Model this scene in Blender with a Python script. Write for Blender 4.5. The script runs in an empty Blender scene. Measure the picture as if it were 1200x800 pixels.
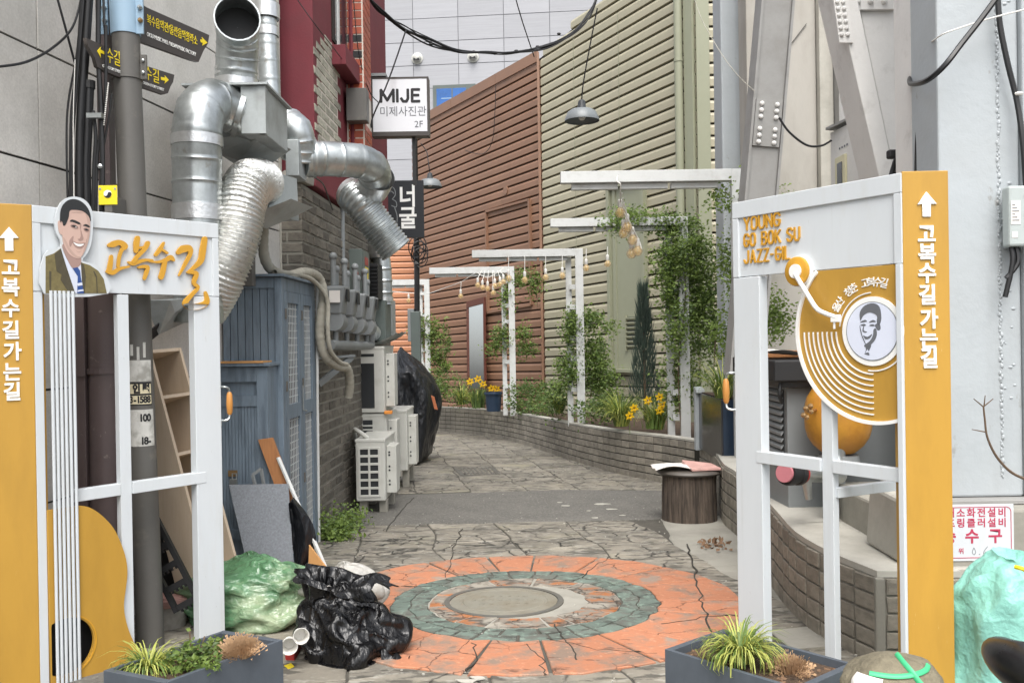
import bpy, bmesh, math, random
import numpy as np
from mathutils import Vector as V, Matrix, Euler, noise
R = math.radians
random.seed(7)
S = bpy.context.scene
C = S.collection

# ---------------------------------------------------------------- camera, sky, sun, exposure
FPX, H_CAM, SLOPE = 1040.0, 1.346, 0.0375      # focal length (px of a 1200 px wide frame), eye height, fall of the alley
CM = Matrix.Translation((0, 0, H_CAM)) @ Euler((R(90 - .25), 0, 0)).to_matrix().to_4x4() @ Matrix.Rotation(R(-.92), 4, 'Z')
cd = bpy.data.cameras.new('camera')
cam = bpy.data.objects.new('camera', cd)
C.objects.link(cam)
cam.matrix_world = CM
cd.sensor_width = 36
cd.lens = 36 * FPX / 1200
cd.clip_start, cd.clip_end = .05, 500
S.camera = cam

SUN_EL, SUN_AZ = R(58), R(180)                 # azimuth measured clockwise from +Y
w = bpy.data.worlds.new('World')
S.world = w
w.use_nodes = True
nt = w.node_tree
bg = nt.nodes['Background']
sky = nt.nodes.new('ShaderNodeTexSky')
sky.sky_type = 'NISHITA'
sky.sun_disc = False
sky.sun_elevation = SUN_EL
sky.sun_rotation = SUN_AZ
sky.air_density, sky.dust_density, sky.ozone_density = 1.0, 4.0, 1.0
hs = nt.nodes.new('ShaderNodeHueSaturation')   # thin white overcast: most of the blue is gone
hs.inputs['Saturation'].default_value = .28
nt.links.new(sky.outputs[0], hs.inputs['Color'])
nt.links.new(hs.outputs[0], bg.inputs[0])
bg.inputs[1].default_value = .15
sd = bpy.data.lights.new('sun', 'SUN')
sun = bpy.data.objects.new('sun', sd)
C.objects.link(sun)
sd.energy = 1.4
sd.angle = R(48)
sd.color = (1, .965, .92)
sv = V((math.sin(SUN_AZ) * math.cos(SUN_EL), math.cos(SUN_AZ) * math.cos(SUN_EL), math.sin(SUN_EL)))
sun.rotation_euler = sv.to_track_quat('Z', 'Y').to_euler()
sun.location = (0, -4, 12)
S.view_settings.view_transform = 'Standard'
S.view_settings.look = 'None'
S.view_settings.exposure = 1.0
S.view_settings.gamma = 1
S.cycles.max_bounces = 6
S.cycles.diffuse_bounces = 4
S.cycles.glossy_bounces = 3
S.cycles.transparent_max_bounces = 6

# ---------------------------------------------------------------- survey helpers
RM = CM.to_3x3()
O = V((0, 0, H_CAM))
def ray(px, py): return RM @ V(((px - 600) / FPX, (400 - py) / FPX, -1))
def at(px, py, Y):
    d = ray(px, py)
    return O + d * (Y / d.y)
def gz(y): return -SLOPE * y
def gnd(px, py, h=0):
    d = ray(px, py)
    return O + d * ((h - O.z) / (d.z + SLOPE * d.y))
def onp(px, py, p, n):
    d = ray(px, py)
    return O + d * ((V(p) - O).dot(n) / d.dot(n))
def frame(o, x, y):
    x = V(x).normalized(); z = x.cross(V(y)).normalized(); y = z.cross(x)
    m = Matrix((x, y, z)).transposed().to_4x4()
    m.translation = V(o)
    return m
I4 = Matrix.Identity(4)

# ---------------------------------------------------------------- mesh helpers
class MB:
    def __init__(s): s.v = []; s.f = []; s.m = []; s.mi = 0
    def add(s, vs, fs):
        b = len(s.v)
        s.v += [V(p) for p in vs]
        s.f += [tuple(i + b for i in f) for f in fs]
        s.m += [s.mi] * len(fs)
        return s
    def box(s, c, size, M=None):
        hx, hy, hz = [k / 2 for k in size]
        M = M or I4
        c = V(c)
        vs = [M @ (c + V((x, y, z))) for x in (-hx, hx) for y in (-hy, hy) for z in (-hz, hz)]
        return s.add(vs, [(0, 1, 3, 2), (4, 6, 7, 5), (0, 4, 5, 1), (2, 3, 7, 6), (0, 2, 6, 4), (1, 5, 7, 3)])
    def box2(s, a, b, M=None):
        a, b = V(a), V(b)
        return s.box((a + b) / 2, [abs(q) for q in (b - a)], M)
    def hexa(s, bot, top):
        n = len(bot)
        return s.add(list(bot) + list(top), [tuple(range(n))[::-1], tuple(range(n, 2 * n))] + [(i, (i + 1) % n, n + (i + 1) % n, n + i) for i in range(n)])
    def slab(s, pts, t):
        """polygon of world points thickened along its normal (away from the normal by t)"""
        pts = [V(p) for p in pts]
        n = (pts[1] - pts[0]).cross(pts[2] - pts[0]).normalized()
        return s.hexa([p - n * t for p in pts], pts)
    def beam(s, a, b, wd, dp, up=(0, 0, 1)):
        a, b = V(a), V(b)
        ax = (b - a).normalized()
        sd_ = ax.cross(V(up))
        sd_ = sd_.normalized() if sd_.length > 1e-4 else V((1, 0, 0))
        u = sd_.cross(ax)
        q = [sd_ * (i * wd / 2) + u * (j * dp / 2) for i, j in ((-1, -1), (1, -1), (1, 1), (-1, 1))]
        return s.hexa([a + k for k in q], [b + k for k in q])
    def tube(s, pts, r, n=10, caps=True, squash=1, dense=0):
        pts = [V(p) for p in pts]
        if dense: pts, r = smooth(pts, dense, r)
        rs = r if isinstance(r, (list, tuple)) else [r] * len(pts)
        vs, fs = [], []
        t = (pts[1] - pts[0]).normalized()
        u = t.orthogonal().normalized()
        for i, p in enumerate(pts):
            t2 = (pts[min(i + 1, len(pts) - 1)] - pts[max(i - 1, 0)])
            t2 = t2.normalized() if t2.length > 1e-9 else t
            u = (u - t2 * u.dot(t2))
            u = u.normalized() if u.length > 1e-6 else t2.orthogonal().normalized()
            w_ = t2.cross(u)
            for k in range(n):
                a = 2 * math.pi * k / n
                vs.append(p + (u * math.cos(a) + w_ * math.sin(a) * squash) * rs[i])
        for i in range(len(pts) - 1):
            for k in range(n):
                a, b = i * n + k, i * n + (k + 1) % n
                fs.append((a, b, b + n, a + n))
        if caps:
            fs.append(tuple(range(n))[::-1])
            fs.append(tuple(range(len(vs) - n, len(vs))))
        return s.add(vs, fs)
    def lathe(s, prof, M=None, n=20, caps=True):
        M = M or I4
        vs = [M @ V((r * math.cos(2 * math.pi * k / n), r * math.sin(2 * math.pi * k / n), z)) for r, z in prof for k in range(n)]
        fs = []
        for i in range(len(prof) - 1):
            for k in range(n):
                a, b = i * n + k, i * n + (k + 1) % n
                fs.append((a, b, b + n, a + n))
        if caps:
            fs.append(tuple(range(n))[::-1])
            fs.append(tuple(range(len(vs) - n, len(vs))))
        return s.add(vs, fs)
    def grid(s, fn, nu, nv, wrap=False):
        vs = [V(fn(i / (nu if wrap else nu - 1), j / (nv - 1))) for j in range(nv) for i in range(nu)]
        fs = []
        for j in range(nv - 1):
            for i in range(nu if wrap else nu - 1):
                a, b = j * nu + i, j * nu + (i + 1) % nu
                fs.append((a, b, b + nu, a + nu))
        return s.add(vs, fs)
    def ball(s, c, r, n=10, sc=(1, 1, 1)):
        c = V(c)
        return s.grid(lambda u, v: c + V((math.cos(u * 2 * math.pi) * math.sin(v * math.pi) * sc[0], math.sin(u * 2 * math.pi) * math.sin(v * math.pi) * sc[1], -math.cos(v * math.pi) * sc[2])) * r, n, max(5, n // 2 + 1), True)
    def mesh(s, name, inv=None, smooth_=False):
        me = bpy.data.meshes.new(name)
        me.from_pydata([inv @ p if inv else p for p in s.v], [], s.f)
        if any(s.m): me.polygons.foreach_set('material_index', s.m)
        if smooth_:
            me.polygons.foreach_set('use_smooth', [True] * len(me.polygons))
            try: me.set_sharp_from_angle(angle=R(38))
            except Exception: pass
        me.update()
        return me

def smooth(pts, k, r=None):
    """Catmull-Rom resampling, k points a span"""
    P = [pts[0]] + list(pts) + [pts[-1]]
    out, ro = [], []
    isl = isinstance(r, (list, tuple))
    for i in range(1, len(P) - 2):
        for j in range(k):
            t = j / k
            a, b, c_, d = P[i - 1], P[i], P[i + 1], P[i + 2]
            out.append(.5 * (2 * b + (c_ - a) * t + (2 * a - 5 * b + 4 * c_ - d) * t * t + (3 * b - a - 3 * c_ + d) * t ** 3))
            if isl: ro.append(r[i - 1] * (1 - t) + r[i] * t)
    out.append(P[-2])
    if isl: ro.append(r[-1])
    return out, (ro if isl else r)

def ridge(p, w=.30):
    d = noise.voronoi(V(p))[0]
    return max(0, 1 - (d[1] - d[0]) / w)

def crumple(fn, nu, nv, exu=1.1, exv=1.1, steps=50, amp=.004, seed=1, floor=None, soft=.35, inset=.012, grav=.0, tuck=1.0, lap=.25):
    """loose skin around a filled shape: every edge of a closed grid is a little too long, so it buckles into folds
    over the contents. A small position based relaxation; returns a function for MB.grid"""
    X0 = np.array([[tuple(fn(i / nu, j / (nv - 1))) for i in range(nu)] for j in range(nv)])
    du = np.roll(X0, -1, 1) - np.roll(X0, 1, 1)
    dv = np.gradient(X0, axis=0)
    n = np.cross(du, dv)
    n /= np.linalg.norm(n, axis=2, keepdims=True) + 1e-9
    cen = X0.reshape(-1, 3).mean(0)
    if ((X0 - cen) * n).sum() < 0: n = -n
    rs = np.random.RandomState(seed)
    nz = np.zeros((nv, nu))
    for f_ in (3, 6, 10):
        ph = rs.rand(4) * 6.28
        U, Vv = np.meshgrid(np.arange(nu) / nu * 6.2832, np.linspace(0, 1, nv) * 6.2832)
        nz += np.sin(np.round(f_ * rs.uniform(.7, 1.3)) * U + ph[0] + 2 * np.sin(Vv * 1.3 + ph[1])) * np.sin(f_ * .6 * Vv + ph[2]) / f_ ** .4
    X = X0 + n * (nz * amp)[..., None]
    def L(A, B): return np.linalg.norm(A - B, axis=2)
    cons = []
    for (a, b, ex, st) in ((0, 1, exu, 1), (1, 0, exv, 1), (1, 1, (exu + exv) / 2, .6), (1, -1, (exu + exv) / 2, .6), (0, 2, exu, soft), (2, 0, exv, soft), (0, 4, exu, soft * .8), (4, 0, exv, soft * .8), (0, 8, exu * .99, soft * .5), (8, 0, exv * .99, soft * .5)):
        A = X0[:nv - a]; B = np.roll(X0[a:], -b, 1)
        cons.append((a, b, L(A, B) * ex, st))
    for it in range(steps):
        X = X - n * .0006
        X[..., 2] -= grav
        for _ in range(6):
            acc = np.zeros_like(X); wt = np.full((nv, nu, 1), 1e-6)
            for a, b, l0, st in cons:
                A = X[:nv - a]; B = np.roll(X[a:], -b, 1)
                d = B - A; l = np.linalg.norm(d, axis=2) + 1e-9
                c = d * (.5 * st * (l - l0) / l)[..., None]
                acc[:nv - a] += c; wt[:nv - a] += st
                cb = np.roll(c, b, 1)
                acc[a:] -= cb; wt[a:] += st
            X = X + acc / wt * 1.4
            s_ = ((X - X0) * n).sum(2, keepdims=True)
            X = X + n * np.maximum(0, -inset - s_) - n * np.maximum(0, s_ - .06) * .3
            h_ = ((X - X0) * n).sum(2, keepdims=True)
            hs = (np.roll(h_, 1, 1) + np.roll(h_, -1, 1) + np.concatenate([h_[:1], h_[:-1]]) + np.concatenate([h_[1:], h_[-1:]])) / 4
            X = X + n * (hs - h_) * lap
            X[0] = X0[0]; X[-1] = X0[-1] * tuck + X[-1] * (1 - tuck)
            if floor is not None: X[..., 2] = np.maximum(X[..., 2], floor)
    return lambda u, v: X[min(nv - 1, int(round(v * (nv - 1)))), int(round(u * nu)) % nu]

WM = {}
def wm(o):
    while o is not None:
        if o.name in WM: return WM[o.name]
        o = o.parent
    return I4
def tag(o, label=None, cat=None, group=None, kind=None):
    if label: o['label'] = label
    if cat: o['category'] = cat
    if group: o['group'] = group
    if kind: o['kind'] = kind
    return o
def thing(name, label, cat, loc, group=None, rz=0):
    o = bpy.data.objects.new(name, None)
    C.objects.link(o)
    o.location = loc
    o.rotation_euler = (0, 0, rz)
    o.empty_display_size = .1
    WM[o.name] = Matrix.Translation(V(loc)) @ Matrix.Rotation(rz, 4, 'Z')
    return tag(o, label, cat, group)
def part(name, mb, mats, parent, sm=False, bev=0, label=None, kind=None):
    me = mb.mesh(name, wm(parent).inverted(), sm)
    o = bpy.data.objects.new(name, me)
    C.objects.link(o)
    for m in (mats if isinstance(mats, (list, tuple)) else [mats]): me.materials.append(m)
    o.parent = parent
    if bev:
        b = o.modifiers.new('bevel', 'BEVEL')
        b.width = bev; b.segments = 2; b.limit_method = 'ANGLE'; b.angle_limit = R(40)
    return tag(o, label, None, None, kind)
def solo(name, mb, mats, label=None, cat=None, group=None, sm=False, bev=0, kind=None):
    xs = [p for p in mb.v]
    lo = V([min(p[i] for p in xs) for i in range(3)]); hi = V([max(p[i] for p in xs) for i in range(3)])
    c = V(((lo.x + hi.x) / 2, (lo.y + hi.y) / 2, lo.z))
    me = mb.mesh(name, Matrix.Translation(-c), sm)
    o = bpy.data.objects.new(name, me)
    C.objects.link(o)
    for m in (mats if isinstance(mats, (list, tuple)) else [mats]): me.materials.append(m)
    o.location = c
    WM[o.name] = Matrix.Translation(c)
    if bev:
        b = o.modifiers.new('bevel', 'BEVEL')
        b.width = bev; b.segments = 2; b.limit_method = 'ANGLE'; b.angle_limit = R(40)
    return tag(o, label, cat, group, kind)
def inst(name, me, M, parent):
    """one more object on shared mesh data, M is its world matrix"""
    o = bpy.data.objects.new(name, me)
    C.objects.link(o)
    o.parent = parent
    o.matrix_local = wm(parent).inverted() @ M
    return o

# lettering and flat cut-out shapes: curves made now, turned into meshes in one pass at the end
PENDING = []
def _defer(cu, name, M, mat_, parent):
    me = bpy.data.meshes.new(name)
    o = bpy.data.objects.new(name, me)
    C.objects.link(o)
    o.parent = parent
    tmp = bpy.data.objects.new('tmp', cu)
    C.objects.link(tmp)
    PENDING.append((tmp, o, wm(parent).inverted() @ M, mat_))
    return o
def text(body, M, size, mat_, parent, depth=.002, bold=0, ax='CENTER', sx=1, line=1, name='lettering', sp=1):
    cu = bpy.data.curves.new('t', 'FONT')
    cu.body = body; cu.size = size; cu.extrude = depth / 2; cu.offset = bold
    cu.align_x = ax; cu.align_y = 'CENTER'; cu.resolution_u = 3; cu.space_line = line; cu.space_character = sp
    return _defer(cu, name, M @ Matrix.Translation((0, 0, depth / 2)) @ Matrix.Diagonal((sx, 1, 1, 1)), mat_, parent)
def shape(loops, M, depth, mat_, parent, name, bev=0):
    cu = bpy.data.curves.new('s', 'CURVE')
    cu.dimensions = '2D'; cu.fill_mode = 'BOTH'; cu.extrude = depth / 2; cu.bevel_depth = bev; cu.offset = -bev
    for lp in loops:
        sp = cu.splines.new('POLY')
        sp.points.add(len(lp) - 1)
        for i, p in enumerate(lp): sp.points[i].co = (p[0], p[1], 0, 1)
        sp.use_cyclic_u = True
    return _defer(cu, name, M @ Matrix.Translation((0, 0, depth / 2)), mat_, parent)
def flush():
    bpy.context.view_layer.update()
    dg = bpy.context.evaluated_depsgraph_get()
    done = []
    for tmp, o, M, m in PENDING:
        me = bpy.data.meshes.new_from_object(tmp.evaluated_get(dg))
        me.transform(M)
        done.append((tmp, o, me, m))
    for tmp, o, me, m in done:
        old = o.data
        me.name = o.name
        o.data = me
        me.materials.clear()
        me.materials.append(m)
        bpy.data.meshes.remove(old)
        cu = tmp.data
        bpy.data.objects.remove(tmp)
        bpy.data.curves.remove(cu)
def stroke(pts, ws, k=6):
    """brush stroke outline: centre points (2-D) with half-widths"""
    P, Wd = smooth([V((p[0], p[1], 0)) for p in pts], k, list(ws))
    L, Rr = [], []
    for i, p in enumerate(P):
        t = (P[min(i + 1, len(P) - 1)] - P[max(i - 1, 0)]).normalized()
        n = V((-t.y, t.x, 0))
        L.append(p + n * Wd[i]); Rr.append(p - n * Wd[i])
    def cap(p, t, w_): return [p + (t * math.sin(a) + V((-t.y, t.x, 0)) * math.cos(a)) * w_ for a in (math.pi * .25, math.pi * .5, math.pi * .75)]
    t1 = (P[-1] - P[-2]).normalized(); t0 = (P[0] - P[1]).normalized()
    return L + cap(P[-1], t1, Wd[-1]) + Rr[::-1] + cap(P[0], t0, Wd[0])
def circ(cx, cy, r, n=40, a0=0, a1=2 * math.pi, ry=None):
    full = abs(a1 - a0 - 2 * math.pi) < 1e-6
    return [(cx + r * math.cos(a0 + (a1 - a0) * i / (n if full else n - 1)), cy + (ry or r) * math.sin(a0 + (a1 - a0) * i / (n if full else n - 1))) for i in range(n)]

# block letters drawn as round-ended bars (unit box: width 1, height 1)
GLY = {'M': [[(0, 0), (0, 1)], [(0, 1), (.5, .12)], [(.5, .12), (1, 1)], [(1, 1), (1, 0)]], 'I': [[(0, 0), (0, 1)]], 'J': [[(.95, 1), (.95, .25)], [(.95, .25), (.72, 0)], [(.72, 0), (.28, 0)], [(.28, 0), (0, .25)]],
 'E': [[(0, 0), (0, 1)], [(0, 1), (1, 1)], [(0, .52), (.88, .52)], [(0, 0), (1, 0)]], 'Y': [[(0, 1), (.5, .45)], [(1, 1), (.5, .45)], [(.5, .45), (.5, 0)]],
 'O': [[(0, .22), (0, .78)], [(0, .78), (.25, 1)], [(.25, 1), (.75, 1)], [(.75, 1), (1, .78)], [(1, .78), (1, .22)], [(1, .22), (.75, 0)], [(.75, 0), (.25, 0)], [(.25, 0), (0, .22)]],
 'U': [[(0, 1), (0, .22)], [(0, .22), (.25, 0)], [(.25, 0), (.75, 0)], [(.75, 0), (1, .22)], [(1, .22), (1, 1)]], 'N': [[(0, 0), (0, 1)], [(0, 1), (1, 0)], [(1, 0), (1, 1)]],
 'G': [[(1, .80), (.78, 1)], [(.78, 1), (.25, 1)], [(.25, 1), (0, .78)], [(0, .78), (0, .22)], [(0, .22), (.25, 0)], [(.25, 0), (.75, 0)], [(.75, 0), (1, .22)], [(1, .22), (1, .46)], [(1, .46), (.55, .46)]],
 'B': [[(0, 0), (0, 1)], [(0, 1), (.72, 1)], [(.72, 1), (.95, .85)], [(.95, .85), (.95, .68)], [(.95, .68), (.75, .53)], [(0, .53), (.75, .53)], [(.75, .53), (1, .36)], [(1, .36), (1, .16)], [(1, .16), (.76, 0)], [(.76, 0), (0, 0)]],
 'K': [[(0, 0), (0, 1)], [(0, .42), (1, 1)], [(.3, .60), (1, 0)]], 'S': [[(1, .82), (.75, 1)], [(.75, 1), (.25, 1)], [(.25, 1), (0, .82)], [(0, .82), (0, .66)], [(0, .66), (1, .36)], [(1, .36), (1, .18)], [(1, .18), (.75, 0)], [(.75, 0), (.25, 0)], [(.25, 0), (0, .18)]],
 'A': [[(0, 0), (.5, 1)], [(.5, 1), (1, 0)], [(.2, .3), (.8, .3)]], 'Z': [[(0, 1), (1, 1)], [(1, 1), (0, 0)], [(0, 0), (1, 0)]], '-': [[(0, .5), (.7, .5)]], 'L': [[(0, 1), (0, 0)], [(0, 0), (.9, 0)]]}
def word(txt, M, x, y, h, wd, hw, gap, mtl, parent, name, z, dep, wid=None, wtot=None):
    ws = [(wid or {}).get(c, {' ': .55, 'I': 0, '-': .6}.get(c, 1)) * wd for c in txt]
    if gap is None: gap = 2 * hw + .006
    tot = sum(ws) + gap * (len(txt) - 1)
    k = 1
    if wtot:
        k = (wtot - 2 * hw - gap * (len(txt) - 1)) / sum(ws)
    for c, w0 in zip(txt, ws):
        w1 = w0 * k
        m = MB()
        for i, (a, b) in enumerate(GLY.get(c, [])):
            a = V((x + hw + a[0] * w1, y + hw + a[1] * (h - 2 * hw), 0)); b = V((x + hw + b[0] * w1, y + hw + b[1] * (h - 2 * hw), 0))
            t = (b - a).normalized(); n = V((-t.y, t.x, 0))
            cap = [a + n * hw, a - t * hw * .75 + n * hw * .75, a - t * hw * .75 - n * hw * .75, a - n * hw, b - n * hw, b + t * hw * .75 - n * hw * .75, b + t * hw * .75 + n * hw * .75, b + n * hw]
            m.hexa([M @ (p + V((0, 0, z))) for p in cap], [M @ (p + V((0, 0, z + dep + i * .0003))) for p in cap])
        if m.v: part(name, m, mtl, parent)
        x += w1 + gap

# ---------------------------------------------------------------- materials
def lin(h):
    h = h.lstrip('#')
    return tuple((lambda c: c / 12.92 if c <= .04045 else ((c + .055) / 1.055) ** 2.4)(int(h[i:i + 2], 16) / 255) for i in (0, 2, 4))
def mat(name, col, rough=.6, metal=0, var=.12, scale=5, bump=.15, bscale=60, bdist=.004, dirt=None, damt=.5, dscale=2.5, dlo=.45, dhi=.7, stretch=(1, 1, 1), rnd=0, spec=.5, coat=0, trans=0, cracks=None, rvar=.1, spots=None, crease=None):
    if isinstance(col, str): col = lin(col)
    m = bpy.data.materials.new(name)
    m.use_nodes = True
    t = m.node_tree
    N, L = t.nodes, t.links
    b = N['Principled BSDF']
    b.inputs['Metallic'].default_value = metal
    b.inputs['Specular IOR Level'].default_value = spec
    if coat: b.inputs['Coat Weight'].default_value = coat; b.inputs['Coat Roughness'].default_value = .15
    tc = N.new('ShaderNodeTexCoord')
    mp = N.new('ShaderNodeMapping')
    mp.inputs['Scale'].default_value = stretch
    L.new(tc.outputs['Object'], mp.inputs['Vector'])
    vec = mp.outputs[0]
    oi = None
    if rnd:
        oi = N.new('ShaderNodeObjectInfo')
        va = N.new('ShaderNodeVectorMath'); va.operation = 'ADD'
        ml = N.new('ShaderNodeMath'); ml.operation = 'MULTIPLY'; ml.inputs[1].default_value = 37
        L.new(oi.outputs['Random'], ml.inputs[0])
        L.new(vec, va.inputs[0]); L.new(ml.outputs[0], va.inputs[1])
        vec = va.outputs[0]
    def nz(sc, det=6, ro=.6):
        n = N.new('ShaderNodeTexNoise')
        n.inputs['Scale'].default_value = sc; n.inputs['Detail'].default_value = det; n.inputs['Roughness'].default_value = ro
        L.new(vec, n.inputs['Vector'])
        return n.outputs[0]
    def ramp(src, lo, hi):
        r = N.new('ShaderNodeMapRange')
        r.inputs[1].default_value, r.inputs[2].default_value = lo, hi
        L.new(src, r.inputs[0])
        return r.outputs[0]
    def mix(fac, a, bb):
        x = N.new('ShaderNodeMix'); x.data_type = 'RGBA'
        for sck, val in ((x.inputs[0], fac), (x.inputs[6], a), (x.inputs[7], bb)):
            if hasattr(val, 'links'): L.new(val, sck)
            elif isinstance(val, (int, float)): sck.default_value = val
            else: sck.default_value = (*val, 1)
        return x.outputs[2]
    n1 = nz(scale)
    c = mix(ramp(n1, .3, .7), [max(0, k * (1 - var)) for k in col], [min(1, k * (1 + var)) for k in col])
    n2 = nz(scale * 9, 3, .7)
    c = mix(ramp(n2, .35, .65), c, mix(.5, c, [min(1, k * (1 + var * .7)) for k in col]))
    if dirt is not None:
        d = lin(dirt) if isinstance(dirt, str) else dirt
        f = ramp(nz(dscale, 9, .65), dlo, dhi)
        q = N.new('ShaderNodeMath'); q.operation = 'MULTIPLY'; q.inputs[1].default_value = damt
        L.new(f, q.inputs[0])
        c = mix(q.outputs[0], c, d)
    for sc_, lo_, hi_, amt_, col_, st_ in (spots or []):
        mp2 = N.new('ShaderNodeMapping'); mp2.inputs['Scale'].default_value = st_; L.new(vec, mp2.inputs['Vector'])
        n_ = N.new('ShaderNodeTexNoise'); n_.inputs['Scale'].default_value = sc_; n_.inputs['Detail'].default_value = 8; n_.inputs['Roughness'].default_value = .62
        L.new(mp2.outputs[0], n_.inputs['Vector'])
        q = N.new('ShaderNodeMath'); q.operation = 'MULTIPLY'; q.inputs[1].default_value = amt_
        L.new(ramp(n_.outputs[0], lo_, hi_), q.inputs[0])
        c = mix(q.outputs[0], c, lin(col_))
    height = nz(bscale, 4, .6)
    for sc_, k_ in (crease or []):
        vo = N.new('ShaderNodeTexVoronoi'); vo.feature = 'DISTANCE_TO_EDGE'; vo.inputs['Scale'].default_value = sc_
        nn = N.new('ShaderNodeTexNoise'); nn.inputs['Scale'].default_value = sc_ * .6; nn.inputs['Detail'].default_value = 3; L.new(vec, nn.inputs['Vector'])
        wv = N.new('ShaderNodeVectorMath'); wv.operation = 'MULTIPLY_ADD'; L.new(nn.outputs['Color'], wv.inputs[0]); wv.inputs[1].default_value = (1.2 / sc_,) * 3; L.new(vec, wv.inputs[2])
        L.new(wv.outputs[0], vo.inputs['Vector'])
        hh = N.new('ShaderNodeMath'); hh.operation = 'MULTIPLY_ADD'; L.new(ramp(vo.outputs['Distance'], 0, .3), hh.inputs[0]); hh.inputs[1].default_value = -k_; L.new(height, hh.inputs[2])
        height = hh.outputs[0]
    if cracks:
        vo = N.new('ShaderNodeTexVoronoi'); vo.feature = 'DISTANCE_TO_EDGE'
        vo.inputs['Scale'].default_value = cracks[0]
        wv = N.new('ShaderNodeVectorMath'); wv.operation = 'MULTIPLY_ADD'
        nn = N.new('ShaderNodeTexNoise'); nn.inputs['Scale'].default_value = cracks[0] * 3; nn.inputs['Detail'].default_value = 5
        L.new(vec, nn.inputs['Vector'])
        L.new(nn.outputs['Color'], wv.inputs[0]); wv.inputs[1].default_value = (cracks[3],) * 3; L.new(vec, wv.inputs[2])
        L.new(wv.outputs[0], vo.inputs['Vector'])
        g = ramp(vo.outputs['Distance'], 0, cracks[1])
        gate = ramp(nz(cracks[0] * .35, 3), cracks[4], cracks[4] + .12)   # cracks come in patches
        iv = N.new('ShaderNodeMath'); iv.operation = 'SUBTRACT'; iv.inputs[0].default_value = 1; L.new(g, iv.inputs[1])
        q = N.new('ShaderNodeMath'); q.operation = 'MULTIPLY'; L.new(iv.outputs[0], q.inputs[0]); L.new(gate, q.inputs[1])
        c = mix(q.outputs[0], c, lin(cracks[2]))
        hh = N.new('ShaderNodeMath'); hh.operation = 'MULTIPLY_ADD'; L.new(q.outputs[0], hh.inputs[0]); hh.inputs[1].default_value = -2.5; L.new(height, hh.inputs[2])
        height = hh.outputs[0]
    if rnd:
        h = N.new('ShaderNodeHueSaturation')
        h.inputs['Saturation'].default_value = 1
        L.new(ramp(oi.outputs['Random'], 0, 1), h.inputs['Value'])
        vr = h.inputs['Value'].links[0].from_node
        vr.inputs[3].default_value, vr.inputs[4].default_value = 1 - rnd, 1 + rnd
        L.new(c, h.inputs['Color'])
        c = h.outputs[0]
    L.new(c, b.inputs['Base Color'])
    rr = N.new('ShaderNodeMapRange')
    rr.inputs[3].default_value, rr.inputs[4].default_value = max(.03, rough - rvar), min(1, rough + rvar)
    L.new(n1, rr.inputs[0]); L.new(rr.outputs[0], b.inputs['Roughness'])
    if bump:
        bp = N.new('ShaderNodeBump')
        bp.inputs['Strength'].default_value = bump; bp.inputs['Distance'].default_value = bdist
        L.new(height, bp.inputs['Height']); L.new(bp.outputs[0], b.inputs['Normal'])
    if trans:
        tr = N.new('ShaderNodeBsdfTranslucent')
        L.new(c, tr.inputs[0])
        ms = N.new('ShaderNodeMixShader'); ms.inputs[0].default_value = trans
        L.new(b.outputs[0], ms.inputs[1]); L.new(tr.outputs[0], ms.inputs[2])
        L.new(ms.outputs[0], N['Material Output'].inputs[0])
    return m
def glass(name, col=(1, 1, 1), rough=.02, alpha=.35):
    m = bpy.data.materials.new(name)
    m.use_nodes = True
    b = m.node_tree.nodes['Principled BSDF']
    b.inputs['Base Color'].default_value = (*col, 1)
    b.inputs['Roughness'].default_value = rough
    b.inputs['Alpha'].default_value = alpha
    return m

WHITE = mat('white gate paint', '#cacfd2', .42, var=.03, scale=3, bump=.04, dirt='#b9b7ac', damt=.3, dscale=4, dlo=.55, dhi=.8, stretch=(3, 3, .6), spots=[(4, .58, .75, .35, '#a5a49c', (1, 1, .2)), (40, .68, .72, .5, '#8f8c82', (1, 1, .6))])
WHITE2 = mat('weathered white paint', '#c3c5c3', .5, var=.06, scale=4, bump=.1, dirt='#96938a', damt=.45, dscale=7, dlo=.5, dhi=.75)
ORANGE = mat('ochre sheet paint', '#b68c38', .42, var=.06, scale=2, bump=.06, dirt='#9c7730', damt=.45, dscale=3, stretch=(2, 2, .5), spots=[(60, .70, .74, .5, '#d9c79a', (1, 1, .4))])
GOLD = mat('gold letter paint', '#c8952f', .4, var=.06, bump=.03)
LETTERW = mat('white letter', '#eeeeea', .4, var=.02, bump=0)
GALV = mat('galvanized duct steel', (.53, .56, .56), .36, .95, var=.16, scale=7, bump=.1, bscale=14, bdist=.006, dirt='#6f7370', damt=.5, dscale=5, rvar=.14, spots=[(4, .54, .7, .45, '#7e837f', (1, 1, .4)), (14, .62, .68, .4, '#8b7d66', (1, 1, .6))])
GALVD = mat('dull galvanized sheet', (.40, .43, .43), .55, .45, var=.12, scale=4, bump=.05, dirt='#5d5a50', damt=.5, dscale=3)
FOIL = mat('crinkled foil hose', (.66, .66, .63), .3, 1, var=.12, scale=30, bump=.7, bscale=60, bdist=.01)
TAPE = mat('aluminium tape', (.72, .73, .73), .34, 1, var=.1, scale=30, bump=.5, bscale=45, bdist=.005)
GRANITE = mat('grey granite cladding', '#cdcac4', .55, var=.16, scale=80, bump=.08, bscale=200, dirt='#85827a', damt=.4, dscale=1.3, stretch=(1, 1, 1), spots=[(3, .55, .75, .4, '#918d86', (1, 1, .12)), (1.5, .6, .72, .3, '#dedbd5', (1, 1, .6))])
DARKJ = mat('dark joint', '#2c2b29', .9, var=.1, bump=0)
STEELP = mat('grey pole paint', '#5c5a56', .5, var=.08, scale=4, bump=.1, dirt='#7a746a', damt=.35, dscale=9, dlo=.58, dhi=.66)
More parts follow.
